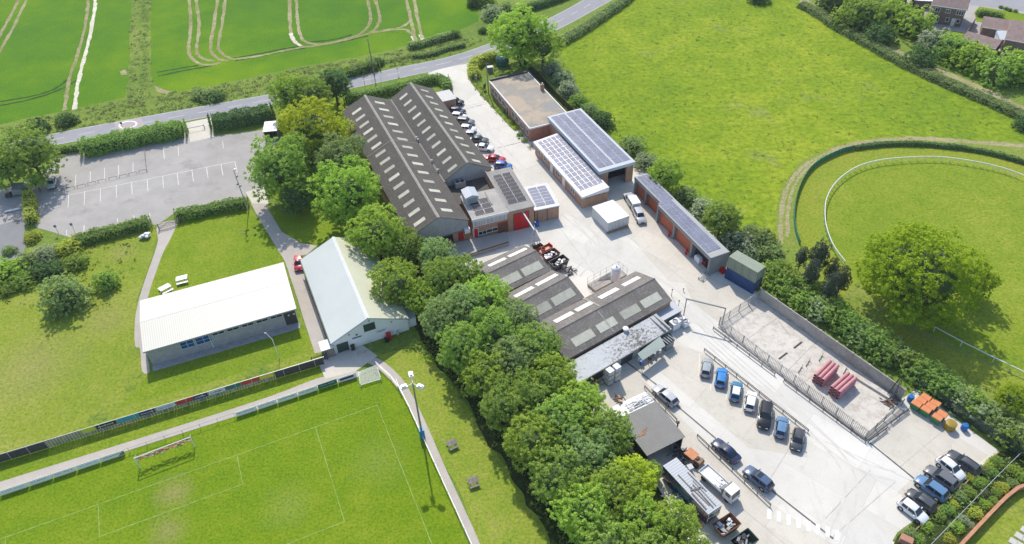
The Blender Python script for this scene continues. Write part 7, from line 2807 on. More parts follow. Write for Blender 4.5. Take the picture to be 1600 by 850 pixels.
# wheelie bins
pm('bin_green', (0.02, 0.2, 0.06), .45, .1, 1)
pm('bin_orange', (0.62, 0.22, 0.08), .45, .08, 1)
A = G(1424, 641)
dv = (G(1449, 624) - A)
dv = dv.normalized()
sv = (G(1437, 649) - A).normalized()
for col, cnt in ((0, 3), (1, 3), (2, 2)):
    for k in range(cnt):
        p = A + sv * (1.5 * col + (.35 if col == 2 else 0)) + dv * (.62 + 1.13 * k - (.15 if col == 2 else 0))
        t = Thing('wheelie_bin', f'green bin with orange lid, {["front", "middle", "rear"][k] if cnt == 3 else ["front", "rear"][k]} of the {["left", "middle", "right"][col]} column by the compound', 'bin', (p.x, p.y, .045), math.atan2(sv.y, sv.x), 'orange lidded bins')
        m = MB()
        m.hexa([(-.58, -.42, .18), (.58, -.42, .18), (.58, .42, .18), (-.58, .42, .18)], [(-.68, -.5, 1.15), (.68, -.5, 1.15), (.68, .5, 1.15), (-.68, .5, 1.15)])
        t.part('body', m, 'bin_green')
        m = MB()
        m.hexa([(-.71, -.54, 1.15), (.71, -.54, 1.15), (.71, .54, 1.15), (-.71, .54, 1.15)], [(-.66, -.5, 1.24), (.66, -.5, 1.24), (.64, .45, 1.36), (-.64, .45, 1.36)])
        t.part('lid', m, 'bin_orange')
        for x in (-.5, .5):
            for y in (-.34, .34):
                m = MB()
                m.tube((x - .03, y, .09), (x + .03, y, .09), .09, n=10)
                t.part('wheel', m, 'tyre')
p = A + sv * 5.2 + dv * .9
m = MB()
m.lathe((0, 0, 0), [(.75, 0), (.8, .1), (.8, 1.1), (.7, 1.2)], 20)
pm('drum_ochre', (0.3, 0.2, 0.02), .5, .2, 1)
t = Thing('waste_drum', 'ochre yellow waste tub beside the orange lidded bins', 'tub', (p.x, p.y, .045), 0)
t.part('tub', m, 'drum_ochre')
m = MB()
m.lathe((0, 0, 1.2), [(.82, -.06), (.82, 0), (.5, .08), (.04, .1)], 20)
t.part('lid', m, 'drum_ochre')

# garage forecourt odds and ends
for (x, y, sx, sy, sz, mt, lab, nm) in ((1127, 424, 1.6, .9, .9, 'door_red', 'red tank box standing at the end of the garage row', 'fuel_tank'), (1091, 409, 1.5, 1.0, 1.3, 'plastic_white', 'white machine inside the open garage bay', 'machine'), (1081, 398, .8, .8, 1.6, 'steel_grey', 'dark machine at the far side of the open garage bay', 'machine'), (1101, 414, .7, .6, 1.1, 'door_red', 'red machine at the near side of the open garage bay', 'machine')):
    p = G(x, y)
    m = MB()
    m.cbox((0, 0, .12), sx, sy, sz - .2)
    m.cbox((0, 0, sz - .08), sx * .8, sy * .8, .1)
    for q in (-1, 1):
        m.cbox((q * sx * .4, 0, 0), .1, sy * .9, .12)
    solo(nm, m, mt, lab, nm.replace('_', ' '), (p.x, p.y, .04), yr)
p = G(1100, 433)
t = Thing('steel_trolley', 'low dark steel trolley in front of the garage end wall', 'trolley', (p.x, p.y, .04), yr + 1.9)
m = MB()
for y in (-.5, -.15, .15, .5):
    m.beam((-1.3, y, .35), (1.3, y, .35), .08, .08)
for x in (-1.2, 0, 1.2):
    m.beam((x, -.55, .3), (x, .55, .3), .08, .06)
t.part('deck', m, 'steel_light')
m = MB()
for x in (-1.0, 1.0):
    for y in (-.5, .5):
        m.tube((x, y - .04, .14), (x, y + .04, .14), .14, n=10)
t.part('wheels', m, 'tyre')
for (x, y, lab) in ((1046, 372, 'small red fire point on the garage pier'), (1073, 397, 'red hose box beside the last orange door')):
    q = GAR.wall_y(x, y, GAR_y)
    t = Thing('fire_point', lab, 'fire point', tuple(GAR.o + Matrix.Rotation(GAR.rz, 3, 'Z') @ Vector((q.x, GAR_y + GAR_sgn * .2, .05))), GAR.rz)
    m = MB()
    m.box(-.2, .2, -.15, .15, 0, 1.2)
    t.part('box', m, 'door_red')
# frame and crate on the forecourt roof
p = G(998, 629, 2.6)
t = Thing('scaffold_frame', 'grey welded frame lying on the pale forecourt roof', 'frame', (p.x, p.y, 2.6), TOOL.rz)
m = MB()
for y in (-.6, 0, .6):
    m.beam((-2.2, y, .15), (2.2, y + .1, .2), .09, .09)
for x in (-2, -1, 0, 1, 2):
    m.beam((x, -.7, .2), (x + .1, .75, .3), .08, .08)
m.beam((-2, -.6, .3), (2, .6, .6), .07, .07)
m.beam((-1.5, .6, .3), (2, -.6, .7), .07, .07)
t.part('frame', m, 'galvanised')
m = MB()
m.box(-.9, .8, -.35, .4, .21, .26)
t.part('sheet', m, 'steel_light')
heap('rusty_parts', 'small pile of rusty parts on the pale forecourt roof', 'scrap', (966, 639), .9, .3, ['rust', 'rust_light', 'dark_steel'], 16, 12).location.z = 2.62
p = G(1058, 668)
m = MB()
m.tube((0, 0, 0), (0, 0, 1.1), .12, n=10)
m.cbox((0, 0, 1.1), .4, .3, .35)
solo('standpipe', m, 'trim_black', 'black standpipe at the corner of the tool shed', 'standpipe', (p.x, p.y, .04))

# ------------------------------------------------------------------ sports ground
rail_white = 'plastic_white'
# ball-stop fence with banners along the upper side
FA, FB = G(-70, 744.5), G(509, 568.5)
d = (FB - FA)
LF = d.length
d /= LF
t = Thing('banner_fence', 'long mesh fence hung with coloured banners above the pitch path', 'fence', (FA.x, FA.y, 0), math.atan2(d.y, d.x))


def ft(x):
    """distance along the fence under photo column x"""
    lo, hi = 0.0, LF
    for _ in range(40):
        m_ = (lo + hi) / 2
        p = FA + d * m_
        q = p - EYE
        xx = CX + F_PX * q.dot(RT) / q.dot(FW)
        lo, hi = (m_, hi) if xx < x else (lo, m_)
    return lo


pm('mesh_dark', (0.05, 0.05, 0.052), .8, .3, 2)
pm('board_grey', (0.2, 0.21, 0.2), .8, .25, 1)
FH = 1.75
x80, x125 = ft(80), ft(124)
m = MB()
for k in range(int(LF / .42)):
    m.box(k * .42, k * .42 + .36, -.012, .012, .06, FH - .03)
t.part('boards', m, 'board_grey')
m = MB()
for k in range(int(LF / 2.55) + 1):
    m.box(k * 2.55 - .035, k * 2.55 + .035, -.06, .06, 0, FH + .02)
    if k % 1 == 0 and len(t.e.children) < 60:
        mm = MB()
        mm.box(k * 2.55 - .04, k * 2.55 + .04, -.08, .06, 0, FH + .03)
        t.part('post', mm, 'galvanised')
m = MB()
m.box(0, LF, -.04, .04, FH, FH + .06)
t.part('top_rail', m, 'galvanised')
BAN = {'lime': (.42, .5, .03), 'black': (.02, .02, .025), 'teal': (.03, .3, .36), 'navy': (.025, .035, .12), 'white': (.55, .6, .64), 'light_blue': (.12, .36, .6), 'red': (.45, .04, .03), 'green': (.03, .16, .12), 'yellow': (.55, .5, .04), 'orange_red': (.5, .1, .05)}
for k, c in BAN.items():
    pm('banner_' + k, c, .6, .12, .8)
m = MB()
m.box(0, ft(76), -.05, -.02, .1, FH - .1)
t.part('dark_mesh', m, 'mesh_dark')
m = MB()
m.box(ft(432), LF - .2, -.05, -.02, .1, FH - .1)
t.part('dark_mesh', m, 'mesh_dark')
sg = -1
for (x0, x1, k, ink) in ((133, 154, 'lime', None), (156, 186, 'black', 'white'), (189, 221, 'teal', None), (222, 247, 'navy', 'white'), (249, 277, 'white', 'light_blue'), (280, 305, 'red', None), (306, 328, 'navy', 'white'), (330, 355, 'white', 'navy'), (357, 379, 'green', None), (381, 408, 'red', None), (409, 430, 'yellow', None)):
    m = MB()
    a, b = ft(x0), ft(x1)
    m.box(a, b, -.075, -.05, FH - .85, FH - .02)
    bn = t.part('banner', m, 'banner_' + k)
    m = MB()
    if ink:
        q = a + .25
        while q < b - .4:
            w = rnd.uniform(.08, .3)
            m.box(q, q + w, -.082, -.075, FH - .55, FH - .55 + rnd.uniform(.12, .24))
            q += w + .09
        t.part('lettering', m, 'banner_' + ink, bn)
    m = MB()
    q = a + (b - a) * .3
    m.box(q, q + (b - a) * .22, -.066, -.03, .12, FH - .95)
    t.part('patch_board', m, 'board_grey' if ink else 'concrete_wall')

# advertising boards on the pitch rail
BA, BB = G(-70, 799), G(558, 588.5)
d2 = BB - BA
LB = d2.length
d2 /= LB
FA_, FB_, dd, LL = FA, FB, d, LF
FA, d, LF = BA, d2, LB
rz2 = math.atan2(d2.y, d2.x)
t = Thing('pitch_rail', 'thin rail and posts along the goal end of the football pitch', 'barrier', (BA.x, BA.y, 0), rz2)
for k in range(int(LB / 2.6) + 1):
    m = MB()
    m.tube((k * 2.6, .12, 0), (k * 2.6, .12, 1.0), .04, n=6)
    t.part('post', m, 'rooflight_cream')
m = MB()
m.box(0, LB, .1, .15, .95, 1.0)
t.part('rail', m, 'rooflight_cream')
for _k, _c in (('black', (.2, .2, .21)), ('navy', (.18, .2, .36)), ('light_blue', (.3, .46, .62)), ('white', (.6, .6, .6))):
    pm('ink_' + _k, _c, .6, .1, 1)
boards = [(-60, 2, 'white', 'black'), (3, 47, 'white', 'light_blue'), (48, 84, 'white', 'navy'), (85, 121, 'white', 'black'), (122, 158, 'white', 'light_blue'), (159, 197, 'white', 'black'),
          (370, 403, 'white', 'navy'), (404, 434, 'white', 'light_blue'), (435, 466, 'white', 'navy'), (467, 497, 'white', 'black'), (498, 528, 'green', 'white'), (529, 558, 'white', 'navy')]
desc = ['cut off by the left edge', 'with faint blue lettering nearest the left edge', 'with dark blue lettering near the left edge', 'with black lettering two boards short of the goal gap', 'with pale blue lettering left of the goal gap', 'with blue corner flash left of the goal', 'first right of the goal', 'second right of the goal, pale blue lettering', 'third right of the goal, navy lettering', 'fourth right of the goal, black lettering', 'green, near the corner of the pitch', 'white with navy blue panel at the corner of the pitch']
pm('board_white', (0.82, 0.82, 0.81), .5, .05, .8)
for k, (x0, x1, bk, ik) in enumerate(boards):
    a, b = ft(x0), ft(x1)
    p = BA + d2 * a
    tb = Thing('advert_board', f'low pitchside advertising board {desc[k]}', 'advert board', (p.x, p.y, 0), rz2, 'advertising boards along the pitch')
    w = b - a - .06
    m = MB()
    m.box(0, w, -.02, .02, .06, 1.08)
    tb.part('panel', m, 'board_white' if bk == 'white' else 'banner_' + bk)
    m = MB()
    if k == 11:
        m.box(.3, w * .85, -.03, -.021, .32, .8)
    else:
        for row, z in enumerate((.58,)):
            q = .3 + (row * .5)
            while q < w - .5 - row * .8:
                ww = rnd.uniform(.07, .2)
                m.box(q, q + ww, -.03, -.021, z, z + (.13 if row == 0 else .07))
                q += ww + .07 + (.2 if rnd.random() < .15 else 0)
    if k == 5:
        m.add([(w * .72, -.031, .14), (w - .02, -.031, .14), (w - .02, -.031, .96), (w * .9, -.031, .8)], [(0, 1, 2, 3)])
    tb.part('lettering', m, 'banner_' + ik if k > 9 else 'ink_' + ik)
FA, d, LF = FA_, dd, LL

# goal
A, B = G(219, 731), G(305, 698)
u = B - A
L = u.length
t = Thing('goal', 'white football goal with its red orange net bundled under the crossbar', 'goal', (A.x, A.y, .02), math.atan2(u.y, u.x))
for x in (0, L):
    m = MB()
    m.tube((x, 0, 0), (x, 0, 2.44), .075, n=10)
    t.part('post', m, 'plastic_white')
m = MB()
m.tube((-.07, 0, 2.44), (L + .07, 0, 2.44), .075, n=10)
t.part('crossbar', m, 'plastic_white')
pm('net_red', (0.45, 0.07, 0.05), .9, .35, 3)
pm('net_orange', (0.55, 0.24, 0.13), .9, .3, 3)
pm('net_pale', (0.5, 0.42, 0.36), .9, .3, 3)
pm('net_dark', (0.1, 0.07, 0.1), .9, .3, 3)
m = MB()
n = 34
for k in range(n):
    x0, x1 = .25 + (L - .5) * k / n, .25 + (L - .5) * (k + 1) / n
    for j in range(3):
        y, z = .1 + rnd.uniform(0, .45), 2.0 - j * .27 + rnd.uniform(-.1, .1) - .25 * math.sin(math.pi * k / n)
        m.beam((x0 - .1, y, z), (x1 + .1, y + rnd.uniform(-.15, .15), z + rnd.uniform(-.1, .1)), rnd.uniform(.05, .13), rnd.uniform(.05, .12), (0, 3, 1, 1, 3, 2)[rnd.randrange(6)] if j else (2, 0)[k % 2])
t.part('net', m, ['net_red', 'net_orange', 'net_dark', 'net_pale'])
m = MB()
for x in (.02, L - .02):
    m.tube((x, 0, 2.3), (x, 1.3, 1.6), .03, n=6)
    m.tube((x, 1.3, 1.6), (x, 1.7, 0), .03, n=6)
t.part('net_stay', m, 'galvanised')
# small portable goal lying by the corner
P = pxs([(560.5, 584), (589, 573), (595.5, 594.5), (564, 604)])
o = P[0]
t = Thing('training_goal', 'small white netted training goal lying by the pitch corner', 'goal', (o.x, o.y, .03), 0)
m = MB()
pl = [p - o for p in P]
for a, b in ((0, 1), (1, 2), (2, 3), (3, 0)):
    m.tube(tuple(pl[a] + Vector((0, 0, .35))), tuple(pl[b] + Vector((0, 0, .35))), .05, n=8)
m.tube(tuple(pl[3]), tuple(pl[3] + Vector((0, 0, .9))), .06, n=8)
m.tube(tuple(pl[0]), tuple(pl[0] + Vector((0, 0, .4))), .05, n=8)
m.tube(tuple(pl[1]), tuple(pl[1] + Vector((0, 0, .4))), .05, n=8)
m.tube(tuple(pl[2]), tuple(pl[2] + Vector((0, 0, .9))), .06, n=8)
t.part('frame', m, 'plastic_white')
m = MB()
for k in range(1, 26):
    f = k / 26
    m.tube(tuple(pl[0].lerp(pl[1], f) + Vector((0, 0, .35))), tuple(pl[3].lerp(pl[2], f) + Vector((0, 0, .35))), .012, n=4)
    m.tube(tuple(pl[0].lerp(pl[3], f) + Vector((0, 0, .352))), tuple(pl[1].lerp(pl[2], f) + Vector((0, 0, .352))), .012, n=4)
t.part('net', m, 'fascia_white')
rail_barrier(pxs([(588, 571), (611, 592), (626, 612), (640, 640), (660, 684), (700, 772), (740, 860)]), 'white spectator rail along the right side of the football pitch', .95, (.5, .92), 3.0, 'plastic_white', None, 'pitch_rail', 'barrier', .07)
A, B = G(620, 598), G(627, 617)
t = Thing('advert_board', 'single white board on the side rail near the floodlight', 'advert board', (A.x, A.y, 0), math.atan2((B - A).y, (B - A).x), 'advertising boards along the pitch')
m = MB()
m.box(0, (B - A).length, -.03, .03, .1, 1.0)
t.part('panel', m, 'board_white')
# floodlight
p = G(660.3, 683)
t = Thing('floodlight_mast', 'tall grey floodlight mast with blue padded foot beside the pitch', 'floodlight', (p.x, p.y, 0), 0)
m = MB()
m.tube((0, 0, 0), (-.05, 0, 12.9), .17, .1, 12)
t.part('mast', m, 'steel_grey')
m = MB()
m.cbox((0, 0, 0), .75, .75, 2.0, .3)
pm('pad_blue', (0.02, 0.22, 0.42), .5, .1, 1)
t.part('padding', m, 'pad_blue')
m = MB()
arms = ((-1.25, -.5, 12.5), (1.05, -.55, 12.5), (-.35, 1.25, 13.0))
for a in arms:
    m.tube((-.05, 0, 12.7), a, .07, n=8)
t.part('bracket', m, 'plastic_white')
for a in arms:
    m = MB()
    m.cbox((a[0], a[1], a[2] - .12), .95, .6, .42, math.atan2(a[1], a[0]))
    m.cbox((a[0] * 1.02, a[1] * 1.02, a[2] + .3), .6, .4, .2, math.atan2(a[1], a[0]))
    lp = t.part('lamp', m, 'plastic_white')
    m = MB()
    m.cbox((a[0], a[1], a[2] - .15), .8, .48, .025, math.atan2(a[1], a[0]))
    t.part('lens', m, 'glass', lp)
# light poles
p = G(388.4, 331.5)
t = Thing('lamp_pole', 'tall slim pole carrying lamps at the end of the lawn hedge', 'lamp post', (p.x, p.y, 0), .3)
m = MB()
m.tube((0, 0, 0), (-.25, .1, 10.6), .11, .07, 10)
t.part('pole', m, 'galvanised')
for z, a in ((6.6, 0), (7.0, 2.2), (7.3, 4.2), (8.8, 1.0), (10.5, .4)):
    m = MB()
    m.cbox((.28 * math.cos(a) - .18, .28 * math.sin(a), z), .4, .28, .3, a)
    t.part('lamp', m, 'steel_grey' if z < 10 else 'plastic_white')
p = G(436.8, 560)
t = Thing('lamp_post', 'short white lamp post on the grass before the clubhouse', 'lamp post', (p.x, p.y, 0), 0)
m = MB()
m.tube((0, 0, 0), (-.1, 0, 4.7), .06, n=8)
m.tube((-.1, 0, 4.7), (-.9, .3, 5.9), .05, n=8)
t.part('pole', m, 'plastic_white')
m = MB()
m.cbox((-1.0, .32, 5.85), .45, .16, .12, 2.8)
t.part('lamp', m, 'fascia_grey')
for (x, y, h, lab, nm) in ((585, 119, 10.5, 'tall dark telegraph pole on the field side of the road', 'telegraph_pole'), (763.5, 146, 8.6, 'wooden pole at the corner of the brick block', 'telegraph_pole')):
    p = G(x, y)
    t = Thing(nm, lab, 'telegraph pole', (p.x, p.y, 0), 0)
    m = MB()
    m.tube((0, 0, 0), (-.2, 0, h), .15, .1, 8)
    t.part('pole', m, 'timber_grey')
    m = MB()
    m.beam((-.9, -.1, h - .35), (.6, .1, h - .35), .09, .09)
    t.part('crossarm', m, 'timber_grey')
    if nm == 'telegraph_pole' and x > 700:
        q = t.l(G(766, 107, 0))
P0 = [(572, 144.5, 5.2, 'left'), (585.5, 149, 6.0, 'middle'), (599, 150, 6.2, 'right')]
for x, y, h, w in P0:
    p = G(x, y)
    m = MB()
    m.tube((0, 0, 0), (0, 0, h), .07, .04, 8)
    m.lathe((0, 0, h), [(.08, 0), (.09, .06), (.02, .12)], 8)
    solo('flagpole', m, 'plastic_white' if w != 'left' else 'steel_grey', f'{w} of three bare flagpoles behind the factory end', 'flagpole', (p.x, p.y, 0), 0, 'flagpoles behind the factory')
for x, y, lab in ((193.5, 203, 'small road sign post in front of the thick hedge'), (92, 365, 'left short post beside the lower parking hedge'), (117, 362, 'right short post beside the lower parking hedge'), (622, 117, 'white sign post on the far road verge'), (249, 201, 'thin marker post by the car park entrance')):
    p = G(x, y)
    m = MB()
    m.tube((0, 0, 0), (0, 0, 2.2), .04, n=6)
    m.cbox((0, 0, 1.6), .5, .05, .6, .3)
    solo('sign_post', m, 'steel_grey' if 'white' not in lab else 'fascia_white', lab, 'sign', (p.x, p.y, 0))
# entrance barrier, gate
p, q = G(295, 206), G(320, 201)
u = q - p
t = Thing('entrance_barrier', 'low grey swing barrier across the car park entrance', 'barrier', (p.x, p.y, .03), math.atan2(u.y, u.x))
m = MB()
m.tube((0, 0, .9), (u.length, 0, .9), .07, n=8)
t.part('arm', m, 'steel_grey')
for x in (0, u.length):
    m = MB()
    m.tube((x, 0, 0), (x, 0, 1.1), .09, n=8)
    t.part('post', m, 'steel_grey')
p, q = G(250, 359), G(280, 350)
u = q - p
t = Thing('field_gate', 'wooden cross braced gate closing the path by the car park', 'gate', (p.x, p.y, .03), math.atan2(u.y, u.x))
L = u.length
m = MB()
for z in (.25, .55, .85, 1.2):
    m.beam((0, 0, z), (L, 0, z), .05, .09)
m.beam((0, 0, .25), (L / 2, 0, 1.2), .04, .08)
m.beam((L / 2, 0, 1.2), (L, 0, .25), .04, .08)
t.part('leaf', m, 'timber_grey')
for x in (-.1, L + .1):
    m = MB()
    m.box(x - .1, x + .1, -.1, .1, 0, 1.5)
    t.part('post', m, 'timber_grey')
# knee rail hoops between the two car park levels
hp = [(78, 303.5), (91, 299.5), (111, 296), (128, 292), (144, 288), (160, 284), (177, 280), (193, 276.5), (208, 273), (224, 269)]
for k, (x, y) in enumerate(hp):
    a, b = G(x - 6.2, y + 1.4), G(x + 6.2, y - 1.4)
    u = b - a
    m = MB()
    m.tube((0, 0, 0), (0, 0, .55), .045, n=6)
    m.tube((u.length, 0, 0), (u.length, 0, .55), .045, n=6)
    m.tube((0, 0, .55), (u.length, 0, .55), .045, n=6)
    solo('knee_hoop', m, 'timber_grey', f'low knee hoop, {ORD[k]} from the silver car end of the row', 'barrier', (a.x, a.y, .03), math.atan2(u.y, u.x), 'knee hoops between the parking levels')
rail_barrier(pxs([(230, 268), (228, 252), (227, 236)]), 'low post rail at the end of the upper bays', .7, (.55,), 2.0, 'timber_grey', None, 'knee_rail', 'barrier', .08)
# hut, trailer, white roll, bulk bags
P = [G(*p, 2.5) for p in ((411, 206), (432, 204), (407, 191))]
u = P[1] - P[0]
t = Thing('bus_hut', 'small open fronted hut with white flat roof under the copse', 'hut', (P[0].x, P[0].y, .02), math.atan2(u.y, u.x))
dp = t.l(P[2]).y
m = MB()
m.box(-.1, u.length + .1, -.1, dp, 2.4, 2.52)
t.part('roof', m, 'fascia_white')
m = MB()
m.box(0, u.length, dp - .2, dp - .1, 0, 2.4)
m.box(0, .1, 0, dp - .21, 0, 2.4)
m.box(u.length - .1, u.length, 0, dp - .21, 0, 2.4)
t.part('wall', m, 'timber_grey')
m = MB()
for k in range(1, 5):
    m.box(u.length * k / 5 - .04, u.length * k / 5 + .04, 0, .08, 0, 2.4)
t.part('bars', m, 'dark_steel')
p = G(33, 302)
t = Thing('box_trailer', 'dark grey sheeted trailer parked beside the left corner hedge', 'trailer', (p.x, p.y, .03), .2)
m = MB()
m.hexa([(-1.2, -1.3, .5), (1.2, -1.3, .5), (1.2, 1.3, .5), (-1.2, 1.3, .5)], [(-1.0, -1.1, 1.9), (1.0, -1.3, 1.7), (1.1, 1.2, 1.9), (-1.1, 1.2, 2.1)])
t.part('cover', m, 'steel_grey')
m = MB()
for s in (-1, 1):
    m.tube((s * 1.0, -.1, .3), (s * 1.2, -.1, .3), .3, n=12)
    m.tube((s * 1.0, .8, .3), (s * 1.2, .8, .3), .3, n=12)
t.part('wheels', m, 'tyre')
m = MB()
m.beam((-1.2, 0, .45), (-2.6, -.6, .4), .1, .1)
m.hexa([(-2.7, -1.4, .2), (-1.5, -1.5, .2), (-1.4, -.4, .2), (-2.6, -.3, .2)], [(-2.6, -1.3, 1.0), (-1.5, -1.4, 1.3), (-1.5, -.5, 1.1), (-2.5, -.4, .9)])
t.part('drawbar_box', m, 'dark_steel')
p, q = G(8, 333), G(33, 327)
u = q - p
m = MB()
m.tube((0, 0, .25), (u.length, 0, .25), .22, n=12)
solo('concrete_pipe', m, 'fascia_white', 'long white pipe lying on the dark tarmac at the left edge', 'pipe', (p.x, p.y, .03), math.atan2(u.y, u.x))
p = G(227, 371)
m = MB()
rr = random.Random(4)
for k in range(16):
    a, b = rr.uniform(-.9, .9), rr.uniform(-.6, .6)
    m.lathe((a, b, rr.uniform(0, .55)), [(.05, 0), (.34, .08), (.4, .25), (.3, .42), (.05, .5)], 7, (0, 0, 1, 0)[k % 4])
solo('bulk_sacks', m, ['plastic_white', 'pvc_blue_grey'], 'heap of white and blue plastic sacks beside the winding path', 'sacks', (p.x, p.y, .02))
# picnic tables
def picnic(x, y, rz, mat, label, s=1.0, group=None):
    p = G(x, y)
    t = Thing('picnic_table', label, 'picnic table', (p.x, p.y, .02), rz, group)
    m = MB()
    for k in range(5):
        m.box(-.9 * s, .9 * s, -.4 * s + k * .165 * s, -.4 * s + k * .165 * s + .15 * s, .72, .77)
    t.part('top', m, mat)
    for q in (-1, 1):
        m = MB()
        m.box(-.9 * s, .9 * s, q * .85 * s - .17 * s, q * .85 * s + .17 * s, .42, .47)
        t.part('bench', m, mat)
    for x in (-.6 * s, .6 * s):
        m = MB()
        for q in (-1, 1):
            m.beam((x, q * .95 * s, 0), (x, q * .2 * s, .72), .08, .08)
        m.beam((x, -.8 * s, .4), (x, .8 * s, .4), .06, .08)
        t.part('leg_frame', m, mat)
    return t


picnic(260, 454, .75, 'plastic_white', 'white picnic table nearer the winding path', 1.15, 'white picnic tables behind the clubhouse')
picnic(285.5, 439.5, .35, 'plastic_white', 'white picnic table further from the winding path', 1.15, 'white picnic tables behind the clubhouse')
picnic(707, 697, .5, 'timber_grey', 'weathered picnic bench on the mown strip nearer the floodlight', .85, 'weathered benches beside the belt')
picnic(740, 756, .35, 'timber_grey', 'weathered picnic bench on the mown strip further from the floodlight', .85, 'weathered benches beside the belt')
# bits at the barn gable
for x, y, sx, sy, sz, mt, lab, nm in ((552, 546, .6, .6, 1.0, 'trim_black', 'black litter bin beside the dark green barn door', 'litter_bin'), (608, 529, .9, .7, 1.2, 'door_red', 'red box standing against the white gable', 'store_box'), (605, 533, .7, .7, .7, 'trim_black', 'black box in front of the red box', 'store_box'), (621, 521, .8, .4, .9, 'steel_light', 'grey meter cabinet at the right of the white gable', 'cabinet')):
    p = G(x, y)
    m = MB()
    m.cbox((0, 0, 0), sx, sy, sz - .12, HALL.rz)
    m.cbox((0, 0, sz - .12), sx + .08, sy + .08, .1, HALL.rz)
    solo(nm, m, mt, lab, nm.replace('_', ' '), (p.x, p.y, .03))
p, q = G(579, 538), G(582, 549)
rail_barrier([p, q, G(560, 556)], 'low grey handrail on the apron in front of the gable', .9, (.45, .85), 1.5, 'steel_grey', None, 'handrail', 'handrail', .06)
p = G(503, 569)
palisade('site_gate', 'dark mesh gate between banner fence and timber kiosk', pxs([(489, 569), (512, 562)]), 1.7, 'mesh_dark', .25, 2.0, cat='gate')

# ------------------------------------------------------------------ riding track
P = spline(pxs(TRK_IN[1:]), 4)
rail_barrier([Vector((p.x, p.y, 0)) for p in P], 'white running rail curving round the inside of the riding track', 1.15, (1.1,), 4.2, 'plastic_white', None, 'running_rail', 'rail', .16)
rail_barrier(pxs([(1458, 518), (1500, 541), (1550, 566), (1600, 590), (1660, 620)]), 'white running rail along the lower side of the riding track', 1.1, (1.05,), 3.6, 'plastic_white', None, 'running_rail', 'rail', .14)
pm('netting_green', (0.045, 0.22, 0.14), .85, .25, .5)
pm('netting_dark', (0.02, 0.055, 0.035), .9, .3, .5)
P = spline(pxs([(1249, 383), (1243, 365), (1240, 340), (1244, 310), (1256, 280), (1275, 258), (1310, 240), (1332, 234)]), 5)
wall_run('windbreak', 'green netting windbreak curving round the outside of the riding track', 'fence', [Vector((p.x, p.y, 0)) for p in P], 1.1, .06, 'netting_green', 2.6, 'netting_dark')
P = spline(pxs([(1334, 233.5), (1375, 228), (1420, 227), (1470, 230), (1530, 238), (1600, 256), (1680, 285)]), 4)
hedge('hedge', 'low dark hedge continuing the green windbreak round the track', 'hedge', [Vector((p.x, p.y, 0)) for p in P], 1.1, 1.0, 'leaf_dark', 22, .3)

# ------------------------------------------------------------------ plots by the junction and garden corner
p = G(785, 101)
t = Thing('water_tank', 'dark teal sheeted round tank behind the curved hedge', 'tank', (p.x, p.y, 0), .3)
m = MB()
m.lathe((0, 0, 0), [(1.75, 0), (1.85, 1.6), (1.6, 2.3), (.9, 2.7), (.1, 2.8)], 9)
pm('tarp_teal', (0.035, 0.13, 0.115), .45, .3, .9)
t.part('sheet', m, 'tarp_teal')
m = MB()
m.lathe((0, 0, 1.2), [(1.88, 0), (1.9, .08)], 9)
t.part('strap', m, 'trim_black')
p = G(766, 112)
t = Thing('transformer_cabinet', 'grey cabinet with pale top beside the wooden pole', 'cabinet', (p.x, p.y, 0), .2)
m = MB()
m.box(-.7, .7, -.5, .5, 0, 1.4)
t.part('body', m, 'steel_grey')
m = MB()
m.box(-.78, .78, -.58, .58, 1.4, 1.5)
t.part('lid', m, 'steel_light')
p = G(757.5, 141)
solo('notice_board', MB().box(-.7, .7, -.04, .04, .5, 1.9).box(-.6, -.5, -.05, .05, 0, .5).box(.5, .6, -.05, .05, 0, .5), 'trim_black', 'dark notice board on the grass by the brick block corner', 'notice board', (p.x, p.y, 0), 1.2)
palisade('site_gate', 'open steel gate on the drive side by the curved hedge', pxs([(738, 118), (745, 128)]), 1.8, 'galvanised', .3, 2.0, cat='gate')
palisade('site_gate', 'open steel gate at the factory corner of the drive', pxs([(701, 125), (707, 143)]), 1.8, 'steel_grey', .3, 2.0, cat='gate')
p = G(703, 152)
solo('waste_bin', MB().box(-.6, .6, -.5, .5, 0, 1.2).box(-.65, .65, -.55, .55, 1.2, 1.3), 'trim_black', 'black waste container beside the back corner store', 'bin', (p.x, p.y, .03), .5)
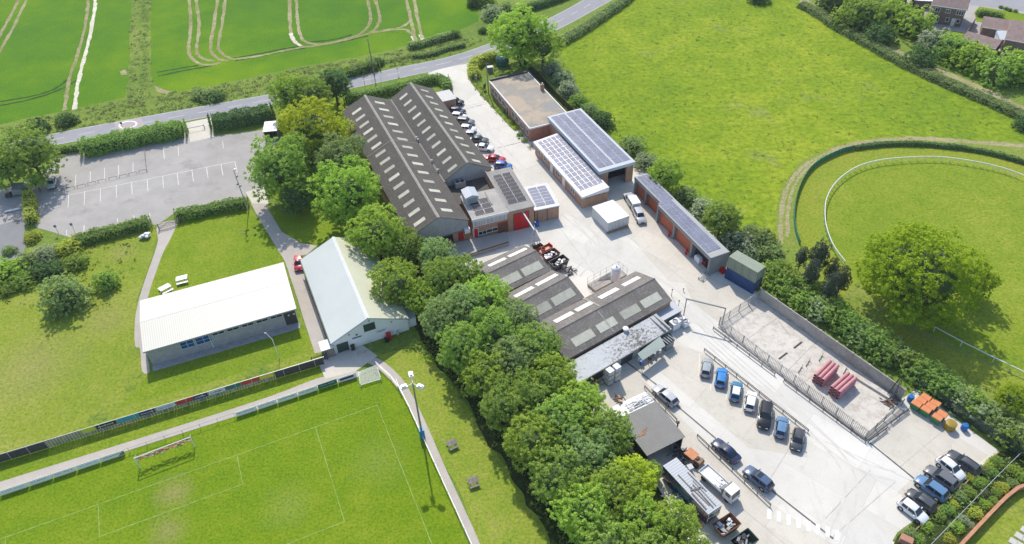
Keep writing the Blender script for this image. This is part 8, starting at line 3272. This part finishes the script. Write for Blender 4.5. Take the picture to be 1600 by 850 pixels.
# wall and fence at the bottom right
rail_barrier(pxs([(1442, 866), (1500, 806), (1550, 754), (1595, 710)]), 'pale topped wire fence between the two planted beds', 1.3, (1.28,), 2.5, 'steel_light', None, 'wire_fence', 'fence', .07, pmat='steel_grey')
brick('brick_orange', (0.4, 0.17, 0.09), (0.5, 0.25, 0.14), (0.4, 0.33, 0.27))
wall_run('garden_wall', 'low orange brick garden wall curving round the lawn corner', 'wall', [Vector((p.x, p.y, 0)) for p in spline(pxs([(1480, 876), (1520, 832), (1562, 788), (1577, 775), (1588, 767), (1602, 764), (1640, 764)]), 5)], .95, .3, 'brick_orange', cap='brick_orange')
wall_run('bed_edging', 'pale timber edging along the bed behind the parked cars', 'edging', pxs([(1420, 838), (1560, 707)]), .18, .15, 'timber', z=.03)
p = G(1413, 848)
solo('brick_pier', MB().box(-.7, .7, -.4, .4, 0, 1.0).box(-.78, .78, -.48, .48, 1.0, 1.1), 'brick_red', 'short brick pier at the bottom end of the planted bed', 'pier', (p.x, p.y, .03), -.6)
for k, (x, y) in enumerate(((1583, 847), (1592, 838), (1601, 829), (1594, 853), (1603, 844))):
    p = G(x, y)
    m = MB()
    m.box(-.48, .48, -.48, .48, 0, .1)
    m.box(-.44, .44, -.44, .44, .1, .12)
    solo('paving_slab', m, 'slab_patio', f'pale square slab on the garden lawn, {ORD[k]} from the left', 'slab', (p.x, p.y, .03), .75, 'slabs on the garden lawn')
p = G(1598, 744)
wall_run('garden_fence', 'dark timber garden fence in front of the brick house', 'fence', pxs([(1452, 33), (1449, 44)]), 1.6, .08, 'timber_grey', 1.8, 'timber_grey')
wall_run('garden_fence', 'pale topped timber fence between house lawn and garages', 'fence', pxs([(1522, 36), (1508, 58)]), 1.7, .08, 'timber', 1.8, 'timber_grey')

# ------------------------------------------------------------------ thin haze volume added to lift the shadows
hm = bpy.data.materials.new('haze')
hm.use_nodes = True
t_ = hm.node_tree
t_.nodes.clear()
ho = N(t_, 'ShaderNodeOutputMaterial')
hv = N(t_, 'ShaderNodeVolumePrincipled')
hv.inputs['Color'].default_value = (.93, .95, 1, 1)
hv.inputs['Density'].default_value = .0001
t_.links.new(hv.outputs[0], ho.inputs['Volume'])
MAT['haze'] = hm
struct('haze', MB().box(-1600, 1600, -400, 2700, -1.5, 110), 'haze', 'stuff')
